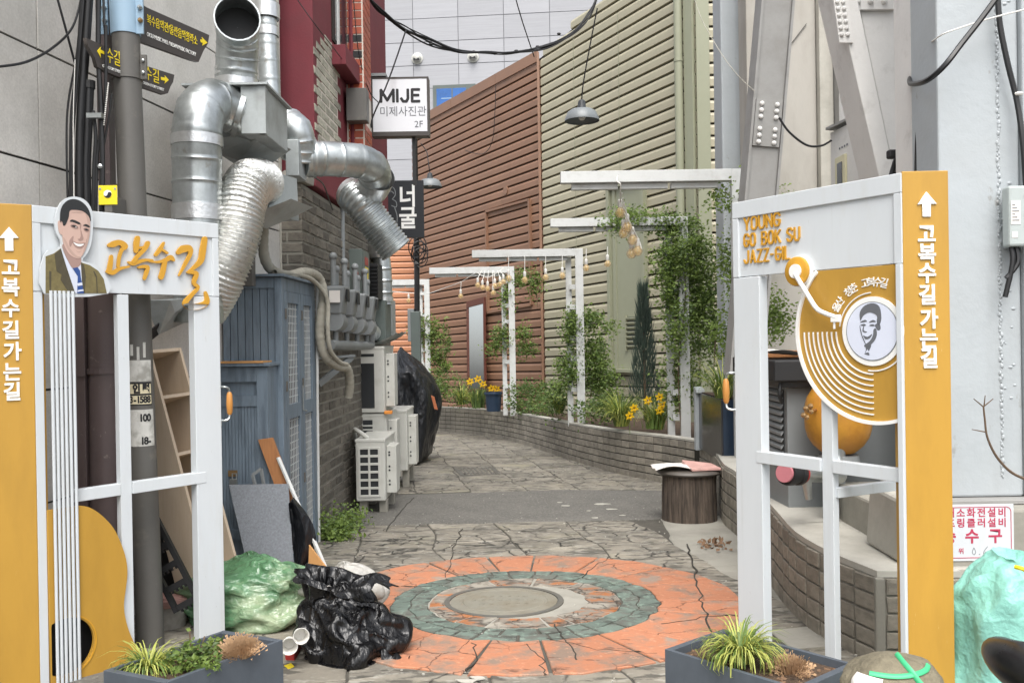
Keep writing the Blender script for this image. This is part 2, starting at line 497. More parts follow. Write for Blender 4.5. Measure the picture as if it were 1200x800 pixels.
BROWNP = mat('brown steel paint', '#564a49', .5, var=.12, scale=4, bump=.15, dirt='#8a8078', damt=.6, dscale=14, dlo=.62, dhi=.68)
BLACK = mat('black cable sheath', '#151516', .4, var=.2, bump=.05)
BLACKR = mat('black rubber', '#1b1b1c', .6, var=.2, bump=.1)
SIGND = mat('dark brown sign paint', '#3f3a37', .5, var=.06, bump=.05)
YELLOW = mat('yellow print', '#e8cf25', .5, var=.04, bump=0)
BLUEP = mat('blue grey cabinet paint', '#6b7985', .55, var=.14, scale=5, bump=.3, bscale=30, stretch=(6, 6, .8), dirt='#2f3a46', damt=.55, dscale=3.5)
BLUEBAND = mat('pale blue plate', '#8fa9bd', .5, var=.06, bump=.05, dirt='#7b6d60', damt=.5, dscale=8, dlo=.6, dhi=.7)
BRICKG = mat('dark grey brick', '#68635a', .85, var=.25, scale=4, bump=.5, bscale=18, rnd=.3, dirt='#2f2d2a', damt=.6, dscale=2.2)
BRICKD = mat('soot dark brick', '#4f4b45', .85, var=.25, scale=4, bump=.5, bscale=18, rnd=.3, dirt='#2b2926', damt=.6, dscale=2.2)  # darker version of the grey brick colour, for the upper courses
BRICKP = mat('planter block brick', '#8a8478', .85, var=.18, scale=3, bump=.5, bscale=14, rnd=.2, dirt='#56514a', damt=.5, dscale=1.6)
MORTAR = mat('mortar', '#8d8a80', .95, var=.12, scale=10, bump=.4, dirt='#55524c', damt=.5)
MORTARD = mat('dark mortar', '#37352f', .95, var=.15, scale=10, bump=.4)
CONC = mat('bare concrete', '#99968c', .85, var=.12, scale=4, bump=.35, bscale=40, dirt='#6b6860', damt=.55, dscale=2.2)
CONCL = mat('pale concrete', '#b3b0a6', .8, var=.1, scale=3, bump=.3, bscale=30, dirt='#827e74', damt=.6, dscale=3)
REDP = mat('maroon plaster', '#6d2730', .75, var=.08, scale=5, bump=.3, bscale=60, dirt='#571f26', damt=.5, dscale=2)
REDT = mat('red brick tile', '#9c4a31', .5, var=.15, scale=6, bump=.1, rnd=.16)
GROUT = mat('pale grout', '#cfc6ba', .9, var=.06, bump=.1)
GREYT = mat('grey wall tile', '#9d9ea2', .5, var=.09, scale=2.2, bump=.1, bscale=14, stretch=(.35, .35, 9), rnd=.05)
BROWNS = mat('brown siding', '#876651', .5, var=.07, scale=2, bump=.04, dirt='#735543', damt=.35, dscale=1.2, rnd=.06, spots=[(2.5, .58, .75, .35, '#6a5040', (1, 1, .25))])
GREENS = mat('pale green siding', '#a8a28b', .5, var=.05, scale=2, bump=.04, dirt='#96957e', damt=.35, dscale=1.5, rnd=.05, spots=[(2.5, .58, .75, .35, '#8c8a76', (1, 1, .25))])
GREENP = mat('sage trim paint', '#93957f', .5, var=.05, scale=2, bump=.06, dirt='#7f826c', damt=.35, dscale=2)
ORSID = mat('orange siding', '#ba7f5c', .5, var=.06, scale=2, bump=.04, rnd=.05)
SHADOWGAP = mat('unpainted sheet behind siding', '#2a221d', .9, bump=0)
COLP = mat('pale blue grey column paint', '#a9afb2', .55, var=.06, scale=3, bump=.35, bscale=24, bdist=.006, dirt='#a2a5a5', damt=.4, dscale=2, spots=[(3, .56, .74, .45, '#8d9090', (1, 1, .12)), (9, .66, .7, .5, '#837d74', (1, 1, .5))])
WALLR = mat('grey beige render', '#a9a59d', .8, var=.07, scale=3, bump=.3, bscale=30, dirt='#8a857b', damt=.6, dscale=2.2, stretch=(1, 1, .35))
COLW = mat('off white steel paint', '#dad8d4', .6, var=.05, scale=5, bump=.3, bscale=30, dirt='#8f8a80', damt=.45, dscale=6, dlo=.55, dhi=.8)
COLG = mat('grey steel paint', '#908f8c', .6, var=.06, scale=4, bump=.2, bscale=30, dirt='#73706a', damt=.4, dscale=5)
WOODP = mat('pale shelf board', '#bdac97', .6, var=.12, scale=3, bump=.1, bscale=20, stretch=(9, 9, .9), dirt='#8d7a62', damt=.35, dscale=3)
WOODB = mat('brown plank', '#9b6a41', .6, var=.18, scale=3, bump=.15, stretch=(9, 9, 1), dirt='#6f4529', damt=.5, dscale=4)
WOODO = mat('raw plywood', '#bf8f5a', .6, var=.12, scale=3, bump=.1, stretch=(9, 9, 1))
FELT = mat('grey felt', '#72767b', .95, var=.3, scale=80, bump=.4, bscale=160)
BARK = mat('stump bark', '#5c5147', .9, var=.45, scale=6, bump=1, bscale=12, bdist=.02, stretch=(5, 5, .35), dirt='#2a241f', damt=.8, dscale=5, dlo=.45, dhi=.6)
PLANTERP = mat('slate planter paint', '#4f565e', .5, var=.08, scale=4, bump=.15, bscale=12, bdist=.006, dirt='#3d434a', damt=.5, dscale=3, stretch=(2, 2, 1))
SOIL = mat('soil with bark chips', '#4a3b2e', .95, var=.5, scale=14, bump=1, bscale=30, bdist=.02)
ACW = mat('air conditioner enamel', '#c1c1ba', .45, var=.04, scale=3, bump=.03, dirt='#8f8c80', damt=.4, dscale=5, dlo=.5, dhi=.75)
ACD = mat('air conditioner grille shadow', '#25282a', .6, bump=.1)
GREYB = mat('grey plastic', '#7d8182', .5, var=.06, bump=.05, dirt='#6b6d6b', damt=.4)
GREENBOX = mat('grey green box paint', '#59625e', .5, var=.08, bump=.06, dirt='#454c49', damt=.4)
INSUL = mat('wrapped pipe insulation', '#9d9a8e', .75, var=.1, scale=12, bump=.5, bscale=40, dirt='#7a766a', damt=.5, dscale=10)
LEAF = mat('leaf', (.15, .22, .05), .5, var=.5, scale=3.5, bump=0, trans=.35, dirt=(.2, .27, .05), damt=.6, dscale=9)
LEAFD = mat('dark leaf', (.085, .14, .036), .55, var=.45, scale=4, bump=0, trans=.25, dirt=(.09, .14, .03), damt=.5, dscale=8)
LEAFY = mat('yellow green blade', (.42, .45, .11), .5, var=.25, scale=8, bump=0, trans=.3)
LEAFG = mat('green blade', (.13, .2, .045), .5, var=.3, scale=8, bump=0, trans=.3)
CYPRESS = mat('blue green cypress needles', (.06, .088, .068), .6, var=.4, scale=5, bump=0, trans=.15)
DRY = mat('dry straw stems', (.42, .27, .15), .8, var=.3, scale=12, bump=0)
STEM = mat('brown stem', (.12, .08, .05), .8, var=.3, bump=.2)
DAFF = mat('daffodil petal', (.85, .55, .02), .5, var=.12, scale=20, bump=0, trans=.3)
BULB = glass('amber bulb glass', (.70, .52, .28), .03, .42)
PORC = mat('white lamp holder', '#e2e0da', .35, var=.03, bump=0)
PAPER = mat('paper', '#dcd8d2', .8, var=.05, bump=.1)
PINKPR = mat('pink magazine print', '#c79d94', .5, var=.25, scale=14, bump=.03)
BAGB = mat('black bag film', '#0c0c0e', .27, var=.2, scale=9, bump=.42, bscale=26, bdist=.007, spec=.5, crease=[(11, 1.5), (24, .5)], stretch=(1.6, 1.6, .7))
BAGG = mat('green bag film', (.09, .2, .10), .22, var=.45, scale=5, bump=.5, bscale=30, bdist=.008, crease=[(10, 1.5), (24, .5)], dirt=(.45, .52, .34), damt=.85, dscale=3.0, dlo=.44, dhi=.62, trans=.15, spec=.7, stretch=(.8, 1.4, 1.4))
BAGC = mat('clear bag film', '#c4c2bc', .2, var=.35, scale=9, bump=.4, bscale=22, bdist=.012, dirt='#8a8172', damt=.6, dscale=6, trans=.3)
SACK = mat('turquoise woven sack', '#84beb1', .36, var=.12, scale=7, bump=.5, bscale=90, bdist=.005, crease=[(9, 1.0), (26, .6)], spec=.6, dirt='#8accb9', damt=.5, dscale=4)
COVER = mat('black cover cloth', '#15171b', .36, var=.25, scale=5, bump=.4, bscale=7, bdist=.02, crease=[(5, 1.2), (12, .6)], stretch=(1.5, 1.5, .6))
PINK = mat('pink cap', '#c97f87', .45, var=.06, bump=.05)
BRASS = mat('old brass', (.42, .27, .13), .4, .9, var=.2, scale=10, bump=.1)
REDM = mat('red paint print', '#b03a55', .5, var=.05, bump=0)
RED = mat('red plastic', '#9e2f2c', .45, var=.1, bump=.05)
DKGLASS = mat('dark window glass', '#2b3032', .08, var=.15, scale=2, bump=0, spec=.8)
BLUEGL = mat('blue window film', '#2d5fa0', .12, var=.25, scale=1.2, bump=0)
NAVY = mat('navy pot glaze', '#1f2f42', .4, var=.15, bump=.08)
DARKBOX = mat('glossy charcoal panel', '#2d2e31', .16, var=.1, bump=.02, spec=.6)
SIGNFACE = mat('white sign acrylic', '#d8dade', .35, var=.02, bump=0)
SIGNBLK = mat('charcoal sign board', '#24272b', .5, var=.08, bump=.05)
INK = mat('black print', '#1a1a1c', .6, var=.05, bump=0)
GREYINK = mat('grey print', '#62656a', .6, bump=0)
LAMPM = mat('lamp enamel', '#73787a', .4, var=.08, bump=.03)
LAMPT = mat('lamp neck enamel', '#3a3d40', .45, bump=.03)
AMBER = mat('painted yellow shell', '#b17e2a', .4, var=.3, scale=3, bump=.2, bscale=10, dirt='#8a4f22', damt=.75, dscale=2.5, cracks=(4, .015, '#7a5420', .2, .55))
SKIN = mat('printed skin tone', '#c3a598', .5, var=.06, bump=0)
SKIND = mat('printed skin shade', '#9d8178', .5, var=.06, bump=0)
SKINM = mat('printed skin mid tone', '#b3978b', .5, var=.06, bump=0)
HAIR = mat('printed hair', '#242526', .5, var=.2, scale=30, bump=0)
SUIT = mat('printed olive suit', '#6e6440', .7, var=.3, scale=60, bump=0)
SUITD = mat('printed dark lapel', '#4a4433', .7, var=.25, scale=60, bump=0)
SHIRT = mat('printed shirt', '#cdd2df', .5, var=.04, bump=0)
TIE = mat('printed blue tie', '#2c4a86', .5, var=.2, scale=30, bump=0)
PRINTG = mat('printed pale blue', '#d5dbea', .5, var=.02, bump=0)
# ================================================================ ground and alley floor
PAVE = mat('worn concrete paving', '#878175', .85, var=.2, scale=2.2, bump=.8, bscale=26, bdist=.008, dirt='#55534d', damt=.65, dscale=3.2, dlo=.42, dhi=.64, rnd=.12, cracks=(3.2, .03, '#2e2d2a', .09, .42), spots=[(7, .53, .57, .75, '#46443e', (.6, 1.6, 1)), (16, .55, .62, .6, '#a5a298', (.7, 1.5, 1)), (1.1, .55, .7, .5, '#8f8a70', (1, 1, 1))])
ASPH = mat('patched asphalt', '#62605b', .9, var=.16, scale=3, bump=.7, bscale=120, bdist=.006, dirt='#7a7770', damt=.45, dscale=2.2, spots=[(40, .54, .6, .5, '#8b8880', (1, 1, 1)), (55, .56, .62, .5, '#3f3d39', (1, 1, 1))])
PAINTO = mat('worn orange ground paint', '#b07658', .75, var=.14, scale=5, bump=.6, bscale=40, bdist=.006, dirt='#7c7266', damt=.85, dscale=5, dlo=.49, dhi=.63, rnd=.1, cracks=(3.5, .016, '#5a4538', .1, .48), spots=[(9, .61, .66, .7, '#5a4034', (.6, 1.5, 1)), (30, .58, .66, .5, '#cf9a7c', (1, 1, 1)), (3, .6, .66, .8, '#8d877c', (1, 1, 1))])
PAINTG = mat('worn green ground paint', '#66736a', .8, var=.16, scale=6, bump=.6, bscale=40, bdist=.006, dirt='#5d5c55', damt=.8, dscale=7, dlo=.46, dhi=.58, rnd=.14, spots=[(12, .54, .6, .8, '#3f3f3a', (.7, 1.4, 1)), (20, .57, .63, .5, '#8fa294', (1, 1, 1))])
PAINTM = mat('half worn orange paint', '#a2683f', .8, var=.2, scale=5, bump=.6, bscale=40, dirt='#807b71', damt=.95, dscale=5, dlo=.42, dhi=.52, rnd=.1, cracks=(7, .04, '#3b332c', .08, .4), spots=[(10, .54, .6, .8, '#44403a', (.7, 1.5, 1)), (5, .56, .62, .7, '#a39e92', (1, 1, 1))])
JOINT = mat('dirt in joints', '#4d4a43', .95, var=.3, scale=12, bump=.6, bscale=60)
GROUND = mat('ground asphalt', '#4d4b46', .95, var=.2, scale=4, bump=.6, bscale=80)
IRON = mat('cast iron', '#6b6a64', .6, .3, var=.15, scale=8, bump=.3, dirt='#5a4a38', damt=.4, dscale=8)

mb = MB(); mb.add([(-150, -60, gz(-60)), (150, -60, gz(-60)), (150, 200, gz(200)), (-150, 200, gz(200))], [(0, 1, 2, 3)])
solo('ground', mb, GROUND, kind='structure')
GF = frame((0, 0, 0), (1, 0, 0), (0, 1, -SLOPE))          # frame of the sloping alley floor
RC = (.045, 5.13)                                         # centre of the painted ring

pav = thing('alley_paving', None, None, (0, 8, gz(8)))
tag(pav, kind='structure')
def wob(p, s=0): return V((noise.noise((p[0] * 2.1, p[1] * 2.1, s + .5)), noise.noise((p[0] * 2.1, p[1] * 2.1, s + 7.3))))
def paver(poly, h, M=GF):
    m = MB(); n = len(poly)
    cx = sum(p[0] for p in poly) / n; cy = sum(p[1] for p in poly) / n
    lo = [M @ V((p[0], p[1], 0)) for p in poly]
    md = [M @ V((p[0], p[1], h - .004)) for p in poly]
    hi = [M @ V((p[0] + (cx - p[0]) * .02, p[1] + (cy - p[1]) * .02, h)) for p in poly]
    m.add(lo + md + hi, [tuple(range(2 * n, 3 * n))] + [(k * n + i, k * n + (i + 1) % n, (k + 1) * n + (i + 1) % n, (k + 1) * n + i) for k in (0, 1) for i in range(n)])
    return m
ang = R(9)
ca, sa = math.cos(ang), math.sin(ang)
cells = []
TS = (.60, .33)
for j in range(-10, 66):
    for i in range(-12, 9):
        def P(a, b):
            q = ((i + a) * TS[0], (j + b) * TS[1])
            x, y = q[0] * ca - q[1] * sa, q[0] * sa + q[1] * ca + 3
            d = wob((x, y)) * .05 + wob((x * 6, y * 6), 3) * .014
            return (x + d.x, y + d.y)
        c = P(.5, .5)
        if not (-2.7 < c[0] < 2.3 - .1 * max(0, c[1] - 8) and 2.3 < c[1] < 21.5): continue
        if 8.1 < c[1] < 9.75 or math.hypot(c[0] - RC[0], c[1] - RC[1]) < 1.08: continue
        if c[0] > 1.28 and 4.2 < c[1] < 8.1: continue
        poly = [P(t, 0) for t in (0, .25, .5, .75)] + [P(1, t) for t in (0, .25, .5, .75)] + [P(t, 1) for t in (1, .75, .5, .25)] + [P(0, t) for t in (1, .75, .5, .25)]
        g = .006
        L_ = math.hypot(*TS) / 2
        poly = [(p[0] + (c[0] - p[0]) * g / L_ * 1.3, p[1] + (c[1] - p[1]) * g / L_ * 1.3) for p in poly]
        cells.append((c[1], poly))
cells.sort(key=lambda t: t[0])
far = MB()
for k, (d, poly) in enumerate(cells):
    m = paver(poly, .011 + random.uniform(-.002, .003))
    if k < 290:
        part('paving_slab', m, PAVE, pav)
    else: far.add(m.v, m.f)
if far.v: part('paving_slab_field', far, PAVE, pav, kind='stuff')
m = MB()                                                  # dirt bed the slabs sit in
m.add([GF @ V(p) for p in ((-3.2, 2, .003), (2.6, 2, .003), (2.6, 22, .003), (-3.2, 22, .003))], [(0, 1, 2, 3)])
part('joint_bed', m, JOINT, pav)
def wavy(poly, h, mtl, name, amp=.03, n=10):
    pts = []
    for a, b in zip(poly, poly[1:] + poly[:1]):
        for k in range(n):
            t = k / n
            x, y = a[0] + (b[0] - a[0]) * t, a[1] + (b[1] - a[1]) * t
            q = wob((x * 2, y * 2), 5) * amp
            pts.append((x + q.x, y + q.y))
    return part(name, paver(pts, h), mtl, pav)
wavy([(-2.6, 7.75), (1.2, 7.85), (2.1, 8.1), (2.2, 9.6), (.6, 9.9), (-2.6, 9.55)], .016, ASPH, 'asphalt_patch')
wavy([(1.3, 4.2), (1.75, 4.2), (1.9, 6.6), (2.05, 8.4), (1.3, 7.9), (1.2, 6.6)], .009, CONC, 'concrete_apron')
wavy([(-2.8, 2.2), (-1.0, 2.2), (-.95, 3.2), (-1.25, 4.2), (-2.8, 4.4)], .015, ASPH, 'asphalt_margin')

def arcpoly(r0, r1, a0, a1, amp=.012, n=9, c=RC):
    out = []
    for r, rng in ((r0, range(n)), (r1, range(n - 1, -1, -1))):
        for k in rng:
            a = a0 + (a1 - a0) * k / (n - 1)
            q = wob((c[0] + r * math.cos(a) * 5, c[1] + r * math.sin(a) * 5), 2) * amp * 2
            out.append((c[0] + r * math.cos(a) + q.x, c[1] + r * math.sin(a) + q.y))
    return out
part('ring_bed', paver(circ(RC[0], RC[1], 1.235, 60), .013), JOINT, pav)
part('ring_centre', paver(circ(RC[0], RC[1], .56, 50), .0150), CONC, pav)
random.seed(3)
def ring(r0, r1, n, gap, h, mtl, name, jit=.25):
    aa = [2 * math.pi * (k + random.uniform(-jit, jit)) / n for k in range(n)]
    for k in range(n):
        a0, a1 = aa[k], aa[(k + 1) % n] + (2 * math.pi if k == n - 1 else 0)
        rm = (r0 + r1) / 2
        part(name, paver(arcpoly(r0, r1, a0 + gap / rm / 2, a1 - gap / rm / 2), h + random.uniform(-.001, .002)), mtl, pav)
ring(.775, 1.255, 17, .016, .019, PAINTO, 'orange_painted_stone')
ring(.665, .768, 30, .014, .018, PAINTG, 'green_painted_stone', .3)
ring(.56, .655, 26, .014, .0175, PAINTG, 'green_painted_stone', .3)
ring(.36, .55, 13, .012, .0172, PAINTM, 'worn_painted_stone', .35)
CRK = mat('open crack', '#38352f', .95, bump=0)
def crack(pts, wd, h=.0215):
    P = [gnd(x, y, 0) for x, y in pts]
    Q = []
    for a, b in zip(P, P[1:]):
        for k in range(6):
            p = a.lerp(b, k / 6); d = wob((p.x * 8, p.y * 8), 9) * .03
            Q.append(p + V((d.x, d.y, 0)))
    Q.append(P[-1])
    m = MB(); vs = []
    for i, p in enumerate(Q):
        t = (Q[min(i + 1, len(Q) - 1)] - Q[max(i - 1, 0)]).normalized()
        n = V((-t.y, t.x, 0)) * wd * .55 * (.5 + .5 * abs(noise.noise(p * 7)))
        vs += [p - n + V((0, 0, h - .004)), p - n * .8 + V((0, 0, h)), p + n * .8 + V((0, 0, h)), p + n + V((0, 0, h - .004))]
    m.add(vs, [(4 * i + k, 4 * i + k + 1, 4 * i + k + 5, 4 * i + k + 4) for i in range(len(Q) - 1) for k in range(3)])
    part('crack', m, CRK, pav)
for pts, wd in (([(806, 640), (812, 662), (818, 690), (824, 715), (834, 745)], .016), ([(541, 622), (531, 650), (522, 680)], .009), ([(716, 655), (700, 665), (682, 680)], .010), ([(648, 735), (660, 752), (672, 768), (676, 778)], .012), ([(618, 758), (636, 780), (640, 795)], .010),
                ([(552, 757), (560, 775), (548, 792)], .010), ([(452, 625), (470, 600), (485, 585)], .010), ([(860, 725), (820, 728), (775, 735)], .007), ([(505, 690), (470, 690)], .006), ([(640, 752), (700, 765), (770, 770)], .006)):
    crack(pts, wd)
m = MB(); rq = random.Random(4)
for px, py, s in ((664, 592, .05), (706, 590, .07), (716, 596, .05), (698, 606, .04), (655, 588, .03), (690, 598, .03), (548, 797, .06), (560, 793, .04), (730, 603, .03)):
    c = gnd(px, py, .022); vs = [c + V((math.cos(k * .785) * s * rq.uniform(.5, 1.3), math.sin(k * .785) * s * .6 * rq.uniform(.4, 1.2), 0)) for k in range(8)]
    m.hexa([v - V((0, 0, .004)) for v in vs], vs)
part('lime_stain', m, CONCL, pav, kind='stuff')
MC = GF @ V((-.07, 5.13, .013))
mh = thing('manhole_cover', 'round concrete manhole cover in the centre of the orange and green painted ring', 'manhole cover', MC)
MM = Matrix.Translation(MC) @ GF.to_3x3().to_4x4()
part('rim', MB().lathe([(.345, 0), (.345, .009), (.315, .009), (.315, .003), (.30, .003)], MM, 40, False), IRON, mh)
LIDM = mat('worn manhole lid', '#7f7c70', .8, var=.15, scale=6, bump=.5, bscale=30, dirt='#6b5f4a', damt=.6, dscale=5)
part('lid', MB().lathe([(.309, 0), (.309, .006), (.29, .008), (.255, .008), (.25, .005), (.24, .005), (.235, .008), (.001, .008)], MM, 40), LIDM, mh)
m = MB()
for b_, n_ in ((.085, 6), (.0, 8), (-.085, 6)):
    for k in range(n_):
        a_ = (k - (n_ - 1) / 2) * .05
        m.box((a_, b_, .0088), (.03, .006, .002), MM).box((a_ + .006, b_ + .014, .0088), (.018, .006, .002), MM).box((a_ - .009, b_ + .006, .0086), (.006, .026, .002), MM)
part('raised_mark', m, LIDM, mh, kind='stuff')

DC = gnd(559, 552)
dr = thing('drain_grate', 'rusty slotted drain grate set in the paving past the asphalt strip', 'drain grate', DC + V((0, 0, .012)))
q = [gnd(533.7, 549, .014), gnd(577.5, 547.4, .014), gnd(585, 555, .014), gnd(541, 557, .014)]
part('frame', MB().beam(q[0], q[1], .03, .012).beam(q[1], q[2], .03, .012).beam(q[2], q[3], .03, .012).beam(q[3], q[0], .03, .012), IRON, dr)
part('pit', MB().slab([p - V((0, 0, .006)) for p in (q[3], q[2], q[1], q[0])], .004), DARKJ, dr)
for k in range(9):
    t = (k + .5) / 9
    part('bar', MB().beam(q[0].lerp(q[1], t), q[3].lerp(q[2], t), .022, .01), IRON, dr)

# ---------------------------------------------------------------- brick walls
def brick_mesh(seed):
    bm = bmesh.new()
    bmesh.ops.create_cube(bm, size=1)
    bmesh.ops.bevel(bm, geom=[e for e in bm.edges if all(v.co.y < 0 for v in e.verts)], offset=.045, segments=1, affect='EDGES')
    rr = random.Random(seed)
    for v in bm.verts:
        v.co += V([rr.uniform(-.02, .02) for _ in range(3)])
    me = bpy.data.meshes.new('brick')
    bm.to_mesh(me); bm.free()
    return me
def brick_set(mtl):
    out = []
    for k in range(4):
        me = brick_mesh(k); me.materials.append(mtl); out.append(me)
    return out
def lay_bricks(root, mats_list, meshes, mtl, limit=290, name='brick'):
    """mats_list: (distance, world matrix). Nearest as single bricks, the rest joined"""
    mats_list.sort(key=lambda t: t[0])
    rest = MB()
    for k, (d, M) in enumerate(mats_list):
        me = meshes[k % len(meshes)]
        if k < limit: inst(name, me, M, root)
        else:
            rest.add([M @ v.co for v in me.vertices], [tuple(p.vertices) for p in me.polygons])
    if rest.v: part(name + '_rest', rest, mtl, root, kind='stuff')
def wall_bricks(pts, hs, rows, L, dep, proud, joint=.012, side=1, stack=True, z0=None):
    """pts: base polyline (world), hs: heights at the points. Face on the right of the walking direction when side=1"""
    seg = [0]
    for a, b in zip(pts, pts[1:]): seg.append(seg[-1] + (b - a).length)
    def ev(s):
        for k in range(len(seg) - 1):
            if s <= seg[k + 1] or k == len(seg) - 2:
                t = max(0, min(1, (s - seg[k]) / (seg[k + 1] - seg[k])))
                return pts[k].lerp(pts[k + 1], t), hs[k] + (hs[k + 1] - hs[k]) * t
    out = []
    for r in range(rows):
        off = 0 if (stack or r % 2 == 0) else L / 2
        n = int(round(seg[-1] / L))
        LL = seg[-1] / n
        for k in range(n + (1 if off else 0)):
            s0 = max(0, k * LL - off); s1 = min(seg[-1], (k + 1) * LL - off)
            if s1 - s0 < .03: continue
            a, ha = ev(s0); b, hb = ev(s1)
            x = b - a; ln = x.length; x.normalize()
            nrm = V((x.y, -x.x, 0)).normalized() * side
            h = (ha + hb) / 2 / rows
            c = (a + b) / 2 + V((0, 0, (r + .5) * h)) + nrm * (proud + random.uniform(-.002, .002) - dep / 2)
            y = -nrm
            z = x.cross(y).normalized() if x.cross(y).z > 0 else -x.cross(y).normalized()
            M = Matrix((x * (ln - joint) * (1 if random.random() < .5 else -1), y * dep, z * (h - joint * .8))).transposed().to_4x4()
            M.translation = c
            out.append(((c - O).length, M))
    return out
def wall_core(pts, hs, th, side=1, extra=0):
    m = MB()
    n = len(pts)
    vs = []
    for i, p in enumerate(pts):
        t = (pts[min(i + 1, n - 1)] - pts[max(i - 1, 0)])
        nr = V((t.y, -t.x, 0)).normalized() * side
        vs += [p - V((0, 0, .3)), p + V((0, 0, hs[i] + extra)), p - nr * th + V((0, 0, hs[i] + extra)), p - nr * th - V((0, 0, .3))]
    fs = [(0, 1, 2, 3), (4 * n - 1, 4 * n - 2, 4 * n - 3, 4 * n - 4)]
    for i in range(n - 1):
        for k in range(4): fs.append((4 * i + k, 4 * i + 4 + k, 4 * i + 4 + (k + 1) % 4, 4 * i + (k + 1) % 4))
    return m.add(vs, fs)
def coping(pts, hs, th, t, side=1, over=.01):
    q = [p + V((0, 0, h)) for p, h in zip(pts, hs)]
    m = MB(); n = len(q); vs = []
    for i, p in enumerate(q):
        tt = (q[min(i + 1, n - 1)] - q[max(i - 1, 0)])
        nr = V((tt.y, -tt.x, 0)).normalized() * side
        j = .006 * noise.noise((p.x * 9, p.y * 9, 0))
        vs += [p + nr * (over + j), p + nr * (over + j) + V((0, 0, t)), p - nr * th + V((0, 0, t)), p - nr * th]
    fs = [(0, 1, 2, 3), (4 * n - 1, 4 * n - 2, 4 * n - 3, 4 * n - 4)]
    for i in range(n - 1):
        for k in range(4): fs.append((4 * i + k, 4 * i + 4 + k, 4 * i + 4 + (k + 1) % 4, 4 * i + (k + 1) % 4))
    return m.add(vs, fs)

BR_P = brick_set(BRICKP)
pw = [gnd(x, y) for x, y in ((500, 504.5), (540, 507.5), (572, 511.5), (604, 518), (640, 529.5), (680, 543), (727, 556), (780, 567))] + [V((1.97, 9.65, gz(9.65)))]
pw, _ = smooth(pw, 4)
ph = [.54] * len(pw)
planter_wall = thing('planter_wall', 'long curved low block wall holding the flower bed along the siding', 'wall', pw[len(pw) // 2])
part('core', wall_core(pw, ph, .11), MORTARD, planter_wall)
part('coping', coping(pw, [h + .002 for h in ph], .12, .022), CONCL, planter_wall)
lay_bricks(planter_wall, wall_bricks(pw, ph, 6, .19, .05, .013, joint=.016), BR_P, BRICKP)

rw = [V((x, y, gz(y))) for x, y in ((1.99, 9.45), (1.95, 8.6), (1.80, 7.6), (1.77, 7.0), (1.57, 5.4), (1.50, 4.75), (1.53, 4.3), (1.61, 3.95))]
rh = [.50, .50, .49, .48, .467, .435, .415, .40]
rws, _ = smooth(rw, 3)
rhs = []
for k in range(len(rh) - 1): rhs += [rh[k] + (rh[k + 1] - rh[k]) * j / 3 for j in range(3)]
rhs.append(rh[-1])
ret = thing('retaining_wall', 'low grey block wall with concrete top behind the right gate', 'wall', rw[4])
part('core', wall_core(rws, rhs, .12), MORTAR, ret)
front = [rw[-1] + V((.004, 0, 0)), rw[-1] + V((.36, -.024, 0))]
part('front_core', wall_core(front, [.398, .398], .12), MORTAR, ret)
bl = wall_bricks(rws, rhs, 5, .155, .05, .013, joint=.014) + wall_bricks([front[0] + V((.03, 0, 0)), front[1]], [.4, .4], 5, .2, .05, .012, stack=True)
lay_bricks(ret, bl, BR_P, BRICKP)
part('corner_mortar', MB().box(rw[-1] + V((.01, .004, .2)), (.045, .03, .4)), MORTAR, ret, bev=.008)
top = [p + V((0, 0, h + .001)) for p, h in zip(rws, rhs)]
m = MB()
back = [V((1.95 if p.y < 5 else 4.2, p.y + .35, p.z)) for p in top]
for a, b, c_, d in zip(top, top[1:], back[1:], back):
    m.hexa([a, b, c_, d], [p + V((0, 0, .028)) for p in (a, b, c_, d)])
c0 = top[-1]; m.hexa([c0, front[1] + V((0, 0, .401)), V((1.985, c0.y + .3, c0.z)), V((1.95, c0.y + .35, c0.z))], [p + V((0, 0, .028)) for p in (c0, front[1] + V((0, 0, .401)), V((1.985, c0.y + .3, c0.z)), V((1.95, c0.y + .35, c0.z)))])
part('concrete_top', m, CONCL, ret)
# ================================================================ buildings on the right and far behind
def siding(root, A, d, length, z0, z1, hc, tilt, nrm, mtl, name='siding_slat', start=None, end=None):
    """lap boards: each one a folded strip along d (horizontal unit vector), z changes by tilt per metre"""
    prof = [(-.018, .002), (.030, .008), (.032, .106), (.010, .146), (-.018, .156)]
    k = 0
    while z0 + k * hc < z1:
        z = z0 + k * hc
        s0 = start(z) if start else 0
        s1 = end(z) if end else length
        if s1 - s0 > .15:
            m = MB(); s = hc / .17
            vs = []
            for t in (s0, s1):
                for o, h in prof:
                    vs.append(A + d * t + nrm * (o + random.uniform(-.001, .001)) + V((0, 0, z - A.z + h * s + tilt * t)))
            n = len(prof)
            m.add(vs, [(i, i + 1, n + i + 1, n + i) for i in range(n - 1)] + [tuple(range(n))[::-1], tuple(range(n, 2 * n))])
            part(name, m, mtl, root)
        k += 1
J0 = V((.66, 18.0, 0))
db = V((-.53, .848, 0)).normalized()
dg_ = V((.477, -.879, 0)).normalized()
nb = V((-db.y, db.x, 0)); nb = nb if nb.y < 0 else -nb
ng = V((-dg_.y, dg_.x, 0)); ng = ng if ng.y < 0 else -ng
bb = thing('brown_siding_building', 'brown lap siding building behind the far end of the flower bed', 'building', V((.6, 16.5, gz(16.5))))
siding(bb, J0, db, 5.95, -.6, 6.95, .18, -.0276, nb, BROWNS)
m = MB(); e0, e1 = J0 + db * .0, J0 + db * 5.95
